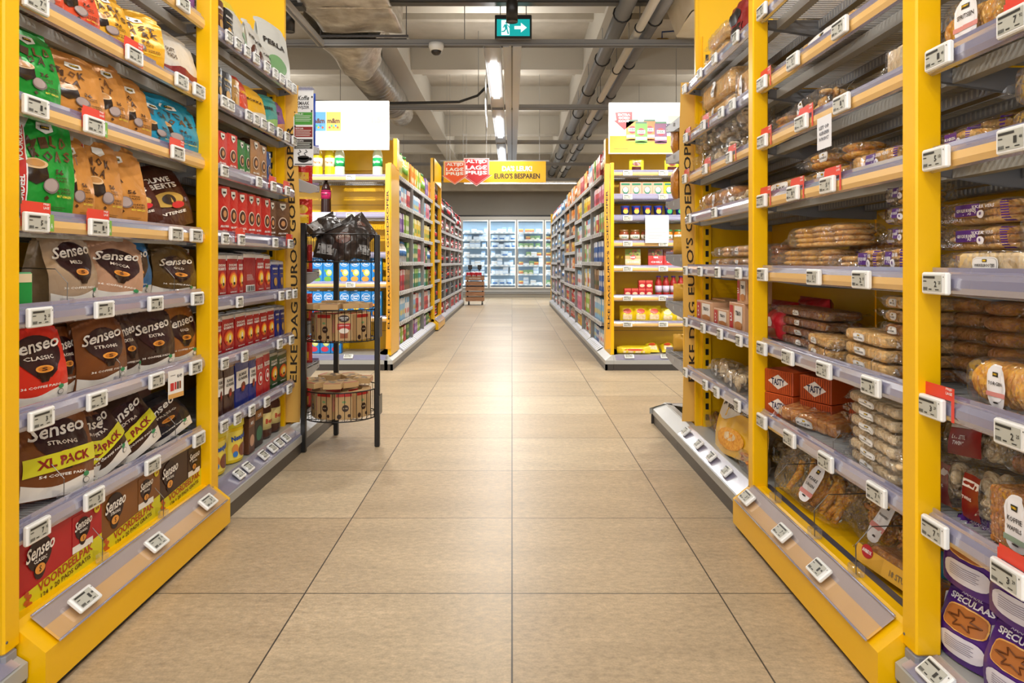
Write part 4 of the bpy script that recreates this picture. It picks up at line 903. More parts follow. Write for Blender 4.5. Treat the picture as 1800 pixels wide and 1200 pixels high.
def papers(loc, w_, h_, label, lines=11):
    mb = MB(); f = flat(0); P_ = M('#f2f3f5', 'paper')
    g = lambda u, v, o=0: (u, -o - .012 * math.sin(PI * (v / h_)) , v)
    mb.grid(lambda a, b: g((a - .5) * w_, b * h_), 3, 8, P_)
    for i in range(lines): mb.rect(g, -w_ * .38, -w_ * .38 + w_ * (.5 + .25 * ((i * 7) % 3) / 2), h_ * (.92 - .8 * i / lines), h_ * (.92 - .8 * i / lines) + .003, M('#9a9ca2'), .0012, 3, 1)
    return tag(mb.obj('paper_sheet', loc=loc), label, 'paper')
papers((-1.69, 6.32, 1.18), .21, .22, 'white printed sheet hanging from the left end display shelf')
papers((1.3, 6.32, 1.13), .21, .245, 'white printed list hanging from the right end display shelf', 16)

# ------------------------------------------------------------------ right end display
CAS = dict()
def packet(nm, base, disc, ring, w_=.098, h_=.125, d_=.05, words='', win=None):
    mb = MB(); f = flat(-d_ / 2); mb.box(-w_ / 2, w_ / 2, -d_ / 2, d_ / 2, 0, h_, M(base), .002)
    mb.rect(f, -w_ * .4, w_ * .4, h_ * .78, h_ * .93, M(ring), .001, 1, 1); mb.ellipse(f, 0, h_ * .42, w_ * .3, h_ * .28, M(ring), .001, 10, 1); mb.ellipse(f, 0, h_ * .46, w_ * .24, h_ * .2, M(disc), .0015, 10, 1)
    if words: mb.text(f, words, 0, h_ * .42, w_ * .4, h_ * .12, WHITE, .002, res=1, bold=.03, keep=True)
    return proto('soup_packet', 'packet', [('soup_packet', mb)])
PK1 = packet('', '#e3a98d', '#f2f1e4', '#1d7a55', words='Cup'); PK2 = packet('', '#f0c722', '#f2f1e4', '#1d7a55', words='Cup')
MAG = pillow('candy_bag', 'bag', .13, .12, .03, '#e0d22a', 3, '#5a2a22', patch='#7d3a28', n=5)
XR = .9
for i, x in enumerate((1.16, 1.48)): put(MAG, (x - .03, 6.4, 1.772), rnd.uniform(-.1, .1), 'yellow bag with brown pieces', 'on the top shelf of the right end display')
for i in range(6): put(PK1 if i < 4 else PK2, (1.0 + .03 + i * .099, 6.42, 1.557), rnd.uniform(-.05, .05), 'pink-beige soup box with green cup' if i < 4 else 'yellow soup box with green cup', 'on the second shelf of the right end display')
def cup(base, disc):
    mb = MB(); mb.lathe([(.032, 0), (.042, .095), (.044, .098), (.043, .1), (.001, .1)], 16, M(base)); rr = .039; ff = lambda u, v, o=0: (math.sin(u / rr) * (rr + o), -math.cos(u / rr) * (rr + o), v)
    mb.ellipse(ff, 0, .05, .022, .022, M(disc), .003, 8, 2); mb.ellipse(ff, 0, .075, .018, .007, M('#c93b32'), .004, 6, 1)
    return proto('noodle_cup', 'cup', [('noodle_cup', mb)])
CU1 = cup('#2a3a9c', '#f2c94e'); CU2 = cup('#263a92', '#3fae62')
for i in range(7): put(CU1 if i < 4 else CU2, (1.03 + i * .1, 6.42, 1.367), 0, 'dark blue noodle cup with yellow picture' if i < 4 else 'dark blue noodle cup with green picture', 'on the third shelf of the right end display', sc=1.0)
JB = jar('bean_jar', 'jar', .044, .115, '#8b4326', '#7d5a2b', '#e9dfcf', 'HAK', wc='#2b6b42'); JC = jar('carrot_jar', 'jar', .044, .115, '#ea7c1f', '#3d7a3c', '#e9dfcf', 'HAK', wc='#2b6b42')
for i in range(7): put(JB if i < 4 else JC, (1.02 + i * .1, 6.42, 1.137), 0, 'jar of brown beans with cream label' if i < 4 else 'jar of orange carrots with cream label', 'on the fourth shelf of the right end display')
def hakbag(base, top, band, words, cat='pouch'):
    mb = MB(); w_, h_, d_ = .14, .165, .05; f0 = lambda u, v, o=0: (u, -(d_ / 2) * (1 - .85 * (v / h_) ** 1.6) * (1 - .3 * abs(2 * u / w_) ** 2.2) - o, v); fb = lambda u, v, o=0: (u, (d_ / 2) * (1 - .85 * (v / h_) ** 1.6), v)
    def mc(a, b): return M(top, 'gloss') if b > .62 else (M(band, 'gloss') if .16 < b < .4 else M(base, 'gloss'))
    mb.grid(lambda a, b: f0((a - .5) * w_, b * h_), 8, 16, mc); mb.grid(lambda a, b: fb((a - .5) * w_, b * h_), 6, 6, M(base, 'gloss'))
    for s_ in (-1, 1): mb.grid(lambda a, b: tuple(x * (1 - a) + y * a for x, y in zip(f0(s_ * w_ / 2, b * h_), fb(s_ * w_ / 2, b * h_))), 2, 6, M(base, 'gloss'))
    rn = random.Random(3)
    for k in range(16): mb.ellipse(f0, rn.uniform(-.055, .055), h_ * rn.uniform(.66, .95), .008, .008, M(rn.choice(['#8c8f2c', '#5f4b22', '#3d6b2a', '#a3532c'])), .002, 6, 1)
    mb.ellipse(f0, 0, h_ * .54, .026, .02, M('#c4303a'), .002, 8, 1); mb.text(f0, 'HAK', 0, h_ * .54, .045, .018, WHITE, .0035, bold=.04, res=1); mb.text(f0, words, 0, h_ * .28, .1, .015, WHITE, .003, bold=.03, res=1)
    return proto('food_pouch', cat, [('food_pouch', mb)])
H1 = hakbag('#c9a76f', '#7b8a2b', '#e0cba0', 'BONEN'); H2 = hakbag('#c6453f', '#5e3526', '#d23a3a', 'CHILI')
put(H1, (1.1, 6.42, .912), 0, 'kraft bean pouch with green top', 'on the fifth shelf of the right end display')
for x in (1.31, 1.45): put(H2, (x, 6.42 - (x > 1.4) * .02, .912), 0, 'red chili bean pouch', 'on the fifth shelf of the right end display')
TOM = carton('tomato_box', 'box', .062, .072, .05, '#b81f25', disc='#e9c9a5', top='#d8584a', soft=.0015)
for i in range(4): put(TOM, (1.05 + i * .065, 6.41, .647), 0, 'small red tomato box', 'in the lower row of the right end display')
for i in range(2): put(TOM, (1.18 + i * .065, 6.41, .7195), 0, 'small red tomato box', 'stacked on top in the right end display')
SB = bottle('sauce_bottle', 'bottle', .032, .185, '#9c1f1c', '#c9b7c9', '#5b3a86', 14, lab=(.2, .52), neck=.55)
for i in range(5): put(SB, (1.335 + i * .068, 6.42, .647), 0, 'red sauce bottle with purple cap', 'on the sixth shelf of the right end display')
PAS = pillow('pasta_bag', 'bag', .13, .15, .07, '#e7c81c', 9, COOKIE[3], patch='#cf4a28', n=6)
PAS2 = pillow('pasta_bag', 'bag', .125, .13, .07, '#e9cf2c', 12, COOKIE[3], patch='#f1e5b2', n=6)
for i in range(5): put(PAS if i < 3 else PAS2, (1.01 + i * .122 + .04, 6.42, .413), 0, 'yellow macaroni bag' if i < 3 else 'yellow macaroni bag with large window', 'on the seventh shelf of the right end display', tilt=(R(-14), 0))
for i in range(3): put(PAS, (1.28 + i * .14, 6.38, .14), 0, 'yellow pasta bag lying flat', 'on the base of the right end display', tilt=(R(-62), 0), sc=.9)
SPG = pillow('spaghetti_pack', 'bag', .3, .06, .05, '#e7c81c', 4, COOKIE[3], patch='#d34b30', n=6)
for i in range(3): put(SPG, (1.1 + i * .03, 6.36 + i * .055, .132 + i * .0), R(-4), 'long yellow spaghetti pack', 'on the base of the right end display')
for i, (z, x) in enumerate(((1.752, 1.0), (1.312, 1.0), (1.002, 1.0), (.732, 1.0), (.15, 1.02))):
    pass
NUT = pillow('nut_bag', 'bag', .13, .2, .05, '#c97f17', 7, '#a85f12', n=6)
for z, s_ in ((1.575, 'second'), (1.315, 'third')): put(NUT, (.955, 4.1, z), R(90), 'hanging orange snack bag', f'on the {s_} shelf behind the right banner', sc=.95)
YB = pillow('bread_bag', 'bag', .2, .1, .1, '#d9a53a', 17, '#e8c46a', n=6)
for z, s_ in ((1.004, 'fourth'), (.734, 'fifth'), (.444, 'sixth')): put(YB, (1.03, 4.05, z), R(170), 'golden paper bag', f'on the {s_} shelf behind the right banner')

# ------------------------------------------------------------------ freezer goods
FB = [carton('frozen_food_box', 'box', .14, .1, .05, '#dfe6ec', band='#5a86b8', soft=.002), carton('frozen_food_box', 'box', .1, .14, .05, '#e9edf0', top='#7fa3c8', soft=.002), carton('frozen_food_box', 'box', .15, .06, .12, '#eef0f0', band='#d9a94a', soft=.002),
      carton('frozen_food_box', 'box', .13, .12, .05, '#7d9f6a', band='#e8d36a', disc='#e8e3c8', soft=.002), carton('frozen_food_box', 'box', .12, .1, .05, '#c8744a', top='#e8c95a', soft=.002)]
FBN = ['white and blue frozen food box', 'tall white frozen food box', 'flat white frozen food box', 'green frozen food box', 'orange frozen food box']
FP = pillow('frozen_food_bag', 'bag', .2, .15, .08, '#c9d8e4', 21, '#4d7db8', n=5)
rf = random.Random(5)
for li, z in enumerate(FZL):
    for dn in range(-1, 4):
        xx = -.618 + dn * .742 + .06; e = xx + .6
        while xx < e - .05:
            if xx > 1.75 or xx < -1.75: xx += .3; continue
            q = rf.random()
            if li == 0 and dn == 0 or (li in (3, 4, 5) and dn == 0 and q < .5): put(FP, (xx + .1, FRF + .2, z + .001), rf.uniform(-.2, .2), shared=f'pale frozen food bag on {ORD[6-li]} shelf of the freezer, {ORD[dn+1]} door', grp=f'frozen bags on {ORD[6-li]} freezer shelf, {ORD[dn+1]} door'); xx += .19
            else:
                k = rf.choice((0, 1, 2) if dn < 1 else (0, 2, 3, 4)); wd = (.14, .1, .15, .13, .12)[k]
                st = 2 if (k in (0, 2) and rf.random() < .5 and li not in (6,)) else 1
                for s_ in range(st): put(FB[k], (xx + wd / 2, FRF + .2 + .03 * (k == 2), z + .001 + s_ * ((.1, .14, .06)[k] + .001 if k < 3 else 0)), 0, shared=f'{FBN[k]} on {ORD[6-li]} shelf of the freezer, {ORD[dn+1]} door', grp=f'{FBN[k]}es on {ORD[6-li]} freezer shelf, {ORD[dn+1]} door')
                xx += wd + rf.choice((.005, .005, .05))

# ------------------------------------------------------------------ wooden crate trolley
cr = empty('crate_trolley', (-.825, 15.75, 0)); tag(cr, 'slatted wooden crate trolley on castors in front of the freezers', 'trolley')
WD = mat_noise('rough_wood', '#8d6446', '#b88a66', 6, .75, (1, 1, 8), .15)
for i in range(5):
    mb = MB(); z = .09 + i * .115
    mb.box(-.205, .205, -.15, -.13, z, z + .085, WD); mb.box(-.205, .205, .13, .15, z, z + .085, WD); mb.box(-.205, -.19, -.13, .13, z, z + .085, WD); mb.box(.19, .205, -.13, .13, z, z + .085, WD)
    if i == 4: mb.text(flat(-.15), 'VERS VOOR MEER', 0, z + .045, .26, .02, WHITE, .001, res=1)
    mb.obj('slat', cr)
mb = MB()
for x in (-.18, .16):
    for y in (-.13, .1): mb.box(x, x + .02, y, y + .03, .08, .64, M('#4a3525', 'matte'))
mb.box(-.19, .19, -.13, .13, .6, .62, WD); mb.obj('frame', cr)
for x in (-.14, .16):
    for y in (-.1, .1): mb = MB(); mb.lathe([(.001, -.012), (.028, -.012), (.028, .012), (.001, .012)], 12, BLACK, c=(x, y, .0285), axis='x'); mb.box(x - .01, x + .01, y - .02, y + .02, .05, .09, DGREY); mb.obj('castor', cr)
mb = MB()
for p in (((-.2, -.14), (.2, -.14)), ((.2, -.14), (.2, .14)), ((.2, .14), (-.2, .14)), ((-.2, .14), (-.2, -.14))):
    for z in (.65, .76): mb.tube([(*p[0], z), (*p[1], z)], .004, 4, BLACK)
for x in (-.2, -.1, 0, .1, .2): mb.tube([(x, -.14, .62), (x, -.14, .76)], .003, 4, BLACK)
mb.obj('wire_rim', cr)
RP = pillow('red_packet', 'packet', .12, .1, .04, '#c61f28', 2, '#ead9d0', n=5)
for i in range(6): put(RP, (-.96 + (i % 3) * .11, 15.68 + (i // 3) * .09, .622), rnd.uniform(-.3, .3), 'red and white packet', 'in the top of the wooden crate trolley')
for x in (-.93, -.72):
    r = empty('price_sign', (x, 15.64, .76)); tag(r, f'small black price sign on the {"left" if x < -.8 else "right"} of the crate trolley', 'sign')
    mb = MB(); mb.box(-.045, .045, -.01, 0, .03, .13, BLACK, .004); mb.obj('board', r); mb = MB(); mb.box(-.02, .02, -.01, .01, -.0, .04, BLACK); mb.obj('stand', r)

# ================================================================== WIRE RACK WITH THREE BASKETS
RC = (-.9, 3.72)
rk = empty('wire_rack', (RC[0], RC[1], 0)); tag(rk, 'black three-legged wire rack with three round baskets of coffee', 'display rack')
BK2 = M('#0b0a0a', 'plastic')
for (x, y), zt in (((-.15, -.17), 1.155), ((.2, -.06), 1.1), ((-.076, .19), 1.12)):
    mb = MB(); mb.box(x - .013, x + .013, y - .013, y + .013, 0.002, zt, BK2, .003); mb.obj('leg', rk)
for z0, z1 in ((.96, 1.1), (.555, .715), (.155, .3)):
    mb = MB(); r_ = .193; n_ = 40
    for z in (z0, z1): mb.tube([(r_ * math.cos(2 * PI * k / 28), r_ * math.sin(2 * PI * k / 28), z) for k in range(28)], .0035, 5, BK2, closed=True)
    for k in range(n_):
        a = 2 * PI * k / n_; mb.tube([(r_ * math.cos(a), r_ * math.sin(a), z0), (r_ * math.cos(a), r_ * math.sin(a), z1)], .0016, 4, BK2, cap=False)
    for k in range(-8, 9):
        x = k * .021; h = math.sqrt(max(0, r_ ** 2 - x ** 2)); mb.tube([(x, -h, z0), (x, h, z0)], .0015, 4, BK2, cap=False)
    for k in (-5, 0, 5): x = k * .021; h = math.sqrt(max(0, r_ ** 2 - x ** 2)); mb.tube([(-h, x, z0 - .003), (h, x, z0 - .003)], .002, 4, BK2, cap=False)
    mb.obj('basket', rk)
for z in (.62, .22): mb = MB(); mb.box(.213, .218, -.1, -.02, z - .05, z + .05, BK2); o = mb.obj('sign_plate', rk)
def kraft(seed, front):
    w_, h_, d_ = .1, .135, .055; mb = MB(); f = flat(-d_ / 2); mb.box(-w_ / 2, w_ / 2, -d_ / 2, d_ / 2, 0, h_, M('#c3a06f', 'paper'), .002)
    D = M('#3a241b')
    if front == 0:
        mb.rect(f, -w_ * .46, w_ * .46, h_ * .86, h_ * .985, M('#b02a22'), .001, 1, 1); mb.ellipse(f, w_ * .08, h_ * .42, w_ * .2, h_ * .13, D, .001); mb.text(f, 'KOFFIE', w_ * .08, h_ * .42, w_ * .26, h_ * .05, M('#d8c09a'), .002, res=1)
        mb.ellipse(f, -w_ * .28, h_ * .12, w_ * .14, h_ * .09, D, .001, 6, 1); mb.ellipse(f, w_ * .3, h_ * .14, .009, .009, D, .001, 8, 1); mb.ellipse(f, 0, h_ * .66, .012, .006, M('#7da06a'), .001, 6, 1)
    else:
        mb.ellipse(f, 0, h_ * .84, w_ * .32, h_ * .14, D, .001); mb.text(f, 'NESCAFE', 0, h_ * .87, w_ * .5, h_ * .05, WHITE, .002, res=1, bold=.03); mb.text(f, 'GOLD', 0, h_ * .8, w_ * .3, h_ * .05, WHITE, .002, res=1, bold=.03)
        mb.rect(f, -w_ * .38, w_ * .38, h_ * .42, h_ * .66, M('#bf2b23'), .0012, 1, 1); mb.text(f, 'CAPPUCCINO', 0, h_ * .58, w_ * .6, h_ * .04, WHITE, .002, res=1)
        mb.ellipse(f, 0, h_ * .38, w_ * .28, h_ * .1, M('#efe6d8'), .0016); mb.region(f, -w_ * .22, w_ * .22, h_ * .1, h_ * .3, 2, 2, M('#9b4f25'), .0014); 
    side = lambda u, v, o=0: (w_ / 2 + o, u, v)
    mb.rect(side, -d_ * .35, d_ * .35, h_ * .3, h_ * .8, M('#cf8f78'), .0008, 1, 1)
    return proto('coffee_box', 'box', [('coffee_box', mb)])
KF = [kraft(0, 0), kraft(0, 1)]
for lv, z, nm in ((0, .558, 'middle'), (1, .158, 'lowest')):
    # a ring of boxes facing out, then boxes inside it
    for i, a in enumerate((-150, -112, -72, -32, 8, 50, 95, 140, 180)):
        rr = .128; a_ = R(a); x, y = RC[0] + rr * math.cos(a_), RC[1] + rr * math.sin(a_)
        put(KF[1] if (lv == 0 and i == 2) else KF[0], (x, y, z), a_ + PI / 2, 'kraft coffee box with red picture' if (lv == 0 and i == 2) else 'kraft coffee box with dark cup print', f'in the {nm} basket of the wire rack', sc=(.86, .8, 1))
    for i, (x, y, ang) in enumerate(((-.04, -.03, 20), (.05, -.02, 60), (0, .05, 5))): put(KF[0], (RC[0] + x, RC[1] + y, z), R(ang), 'upright kraft coffee box', f'in the middle of the {nm} basket', sc=(.8, .75, 1.02))
    for i in range(7):
        a_ = R(i * 51 + 10 * lv); rr = .1 if i < 6 else 0
        put(KF[0], (RC[0] + rr * math.cos(a_), RC[1] + rr * math.sin(a_), z + .142 + .004 * (i % 3) + .028), R(i * 37), 'kraft coffee box lying flat', f'on top of the {nm} basket of the wire rack', tilt=(R(-90 + rnd.uniform(-3, 3)), 0), sc=(.9, .5, .75))
# ================================================================== NEAR GOODS: LEFT
def vnoise(seed, amp):
    rn = random.Random(seed); T = []
    for k in range(5):
        a = rn.random() * PI; fq = (28, 45, 60, 85, 120)[k] * rn.uniform(.8, 1.2); T.append((math.cos(a) * fq, math.sin(a) * fq, rn.random() * 6, amp / (1 + k * .6)))
    return lambda u, v: sum(A * (abs(math.sin(a * u + b * v + p)) - .63) for a, b, p, A in T)
def pouch(seed, w_, h_, d_, base, body=None, side=None, lean=.0, amp=.0046, gus='same', fin='foil', topfold=True, crease=.16):
    cr = vnoise(seed, amp); rn = random.Random(seed); sk = rn.uniform(-.02, .02)
    def D(s): return d_ * (.86 + .14 * math.sin(PI * min(1, s * 1.6))) * (1 - .93 * max(0, (s - .38) / .62) ** 1.5)
    def f(u, v, o=0):
        s = min(max(v / h_, 0), 1); t = 2 * u / w_; W = 1 - .07 * s + .03 * math.sin(PI * s)
        y = -(D(s) / 2) * (.66 + .34 * (1 - abs(t) ** 2.2)) - cr(u, v) * min(1, .25 + s * 2) * (1 - .5 * (abs(t) > .95)) + lean * s * h_ - o
        return (u * W + sk * s, y, v - .012 * abs(t) ** 3 * (s if s > .9 else 0))
    def g(u, v, o=0):
        s = min(max(v / h_, 0), 1); t = 2 * u / w_; W = 1 - .07 * s + .03 * math.sin(PI * s)
        return (u * W + sk * s, (D(s) / 2) * (.66 + .34 * (1 - abs(t) ** 2.2)) + lean * s * h_, v - .012 * abs(t) ** 3 * (s if s > .9 else 0))
    mb = MB(); B = M(base, fin); bm = (lambda a, b: body(a, b) or B) if body else B
    mb.grid(lambda a, b: f((a - .5) * w_, b * h_), 14, 20, bm); mb.grid(lambda a, b: g((.5 - a) * w_, b * h_), 8, 10, B)
    SM = M(side, fin) if side else B
    for q in (-1, 1):
        def sd(a, b):
            p, r = f(q * w_ / 2, b * h_), g(q * w_ / 2, b * h_); c = crease * d_ * math.sin(PI * a) * (.3 + .7 * b) * (1 if b < .97 else .3)
            return (p[0] * (1 - a) + r[0] * a - q * c, p[1] * (1 - a) + r[1] * a, p[2] * (1 - a) + r[2] * a)
        mb.grid(sd, 6, 14, SM, smooth=True)
    mb.add([f(-w_ / 2, 0), f(w_ / 2, 0), g(w_ / 2, 0), g(-w_ / 2, 0)], [(3, 2, 1, 0)], B)
    if topfold:
        def tf(a, b):
            p = f((a - .5) * w_, h_); return (p[0], p[1] + .004 + .01 * math.sin(b * 2) * (1 + .3 * math.sin(a * 9 + seed)), p[2] + .018 * b)
        mb.grid(tf, 8, 2, B)
    return mb, f
DK = '#2b1511'; CREAM = '#efe9df'
def senseo(seed, w_, h_, d_, base, sub='STRONG', cup='#8a4a1c', xl=False, **kw):
    mb, f = pouch(seed, w_, h_, d_, base, **kw); W = M(CREAM, 'foil')
    mb.region(f, -w_ * .49, w_ * .49, .002, lambda u: h_ * (.17 - .05 * math.cos((u / w_ + .15) * 5)), 12, 5, W, .0016)
    # maroon balloon narrowing to the cup
    cx, cy = w_ * .04, h_ * .66; BM = M('#33151a', 'foil')
    def bal(a, b):
        b = .5 - .5 * math.cos(PI * b); r = w_ * .38 * math.sqrt(max(0, 1 - ((b - .56) / .44) ** 2)) if b > .3 else w_ * (.11 + (.307 - .11) * (b / .3))
        return f(cx + (a - .5) * 2 * r, h_ * .34 + b * h_ * .52, .002)
    mb.grid(bal, 10, 12, BM)
    mb.ellipse(f, cx, h_ * .45, w_ * .14, h_ * .045, M('#e59a3e'), .0034, 10, 2); mb.ellipse(f, cx, h_ * .45, w_ * .105, h_ * .03, M('#c77623'), .004, 10, 2)
    mb.region(f, cx - w_ * .125, cx + w_ * .125, lambda u: h_ * (.29 if abs(u - cx) < w_ * .085 else .36), lambda u: h_ * .435, 8, 4, M('#241009', 'gloss'), .0028)
    mb.text(f, 'S', cx, h_ * .45, w_ * .09, h_ * .045, M(DK), .0048, bold=.02, res=1)
    mb.text(f, 'Senseo', w_ * .0, h_ * .735, w_ * .82, h_ * .15, M('#f3ece2'), .0048, rot=.13, bold=.02, shear=.35)
    mb.text(f, sub, w_ * .02, h_ * .585, w_ * .07 * min(len(sub), 8), h_ * .048, M('#e9ded0'), .0048, bold=.02, res=1)
    mb.text(f, '36 COFFEE PADS' if not xl else '54 COFFEE PADS', 0, h_ * .235, w_ * .62, h_ * .03, M('#f3ece2'), .0034, bold=.02, res=1)
    mb.ellipse(f, w_ * .33, h_ * .2, w_ * .055, h_ * .03, M('#2f8f57'), .0032, 8, 1); mb.ellipse(f, w_ * .33, h_ * .13, w_ * .06, h_ * .035, M('#5a5751'), .0032, 8, 1); mb.ellipse(f, w_ * .33, h_ * .13, w_ * .05, h_ * .029, W, .0038, 8, 1)
    if xl:
        mb.region(f, -w_ * .49, w_ * .49, lambda u: h_ * (.3 + .12 * u / w_), lambda u: h_ * (.49 + .12 * u / w_), 10, 4, M('#d9d32b', 'gloss'), .0054); mb.text(f, 'XL PACK', w_ * .0, h_ * .395, w_ * .72, h_ * .105, M('#8c2319'), .0068, rot=.1, bold=.04)
    return proto('coffee_pouch', 'coffee pouch', [('coffee_pouch', mb)])
def roast(seed, w_, h_, d_, base, words=('MILD', 'ROAST'), ink='#4a2c16', num='36', strip=None, **kw):
    mb, f = pouch(seed, w_, h_, d_, base, **kw); rn = random.Random(seed); K = M(ink)
    mb.poly(f, [(-w_ * .12, h_ * .93), (w_ * .14, h_ * .93), (w_ * .16, h_ * .86), (w_ * .01, h_ * .82), (-w_ * .14, h_ * .86)], M('#ece9e0'), .0024); mb.rect(f, -w_ * .07, w_ * .09, h_ * .865, h_ * .9, M('#26231c'), .0034); mb.text(f, 'JUMBO', w_ * .01, h_ * .882, w_ * .13, h_ * .022, M('#f2c21c'), .0044, res=1, bold=.03)
    for r_, wd in enumerate(words):
        for i, ch in enumerate(wd): mb.text(f, ch, w_ * (-.26 + i * .185 + r_ * .06 + rn.uniform(-.02, .02)), h_ * (.74 - .125 * r_ + rn.uniform(-.02, .02)), w_ * .13, h_ * .105, M(rn.choice([ink, '#6d4422', ink])), .003, rot=rn.uniform(-.4, .35), bold=.03, res=1)
    cx, cy = -w_ * .2, h_ * .45
    mb.region(f, cx - w_ * .17, cx + w_ * .17, lambda u: cy - h_ * (.13 - .06 * abs(u - cx) / (w_ * .17)), lambda u: cy + h_ * .06, 8, 5, M('#241610', 'gloss'), .0024)
    mb.ellipse(f, cx, cy + h_ * .07, w_ * .18, h_ * .05, M('#d7b387', 'gloss'), .0032, 12, 2); mb.ellipse(f, cx, cy + h_ * .075, w_ * .14, h_ * .034, M('#c08a4f', 'gloss'), .004, 10, 2)
    mb.ellipse(f, w_ * .02, cy - h_ * .13, w_ * .135, h_ * .075, M('#7a6a68'), .004, 12, 2); mb.ellipse(f, w_ * .01, cy - h_ * .125, w_ * .115, h_ * .062, M('#a99792'), .0046, 12, 2)
    mb.text(f, num, w_ * .16, h_ * .46, w_ * .15, h_ * .055, K, .003, res=1, bold=.04); 
    for i in range(2): mb.text(f, ('KOFFIE', 'PADS')[i], w_ * .2, h_ * (.405 - .03 * i), w_ * .2, h_ * .02, K, .003, res=1)
    for i in range(3): mb.text(f, ('SOEPEL', '& ZACHT', 'MAT GEMALEN')[i], w_ * .27, h_ * (.3 - .036 * i), w_ * .28, h_ * .024, M(ink if i < 2 else '#e8d44a'), .003, res=1)
    mb.rect(f, w_ * .05, w_ * .32, h_ * .12, h_ * .124, K, .002, 4, 1); mb.rect(f, w_ * .05, w_ * .28, h_ * .1, h_ * .104, K, .002, 4, 1)
    mb.poly(f, [(-w_ * .08, h_ * .2), (-w_ * .04, h_ * .225), (0, h_ * .2), (-w_ * .04, h_ * .175)], K, .003)
    if strip:
        RD = M('#c5282a', 'gloss'); WH = M('#f2ecea')
        mb.region(f, -w_ * .49, -w_ * .31, lambda u: .002, lambda u: h_ * .97, 3, 16, WH, .004); mb.region(f, -w_ * .475, -w_ * .33, lambda u: .002, lambda u: h_ * .97, 3, 16, RD, .0048)
        for k in (.22, .7): mb.text(f, 'VOORDEEL', -w_ * .4, h_ * k, h_ * .36, w_ * .085, WHITE, .0062, rot=PI / 2, bold=.03)
    return proto('coffee_pouch', 'coffee pouch', [('coffee_pouch', mb)])
def plainbag(seed, w_, h_, d_, base, design='', accent='#ffffff', words='', wc='#222222', **kw):
    mb, f = pouch(seed, w_, h_, d_, base, **kw)
    if design == 'lower': mb.region(f, -w_ * .48, w_ * .48, .002, lambda u: h_ * (.33 + .05 * math.sin(u * 40)), 10, 6, M(accent, 'foil'), .002)
    if design == 'pic': mb.ellipse(f, 0, h_ * .3, w_ * .32, h_ * .17, M(accent, 'gloss'), .0024, 12, 3)
    if design == 'stripe': mb.rect(f, w_ * .1, w_ * .42, h_ * .05, h_ * .6, M(accent, 'gloss'), .0022, 4, 8)
    for i, t in enumerate(words.split('|') if words else []): mb.text(f, t, 0, h_ * (.68 - .13 * i), w_ * .72, h_ * .1, M(wc), .004, bold=.03, res=1, keep=True)
    return proto('coffee_pouch', 'coffee pouch', [('coffee_pouch', mb)])
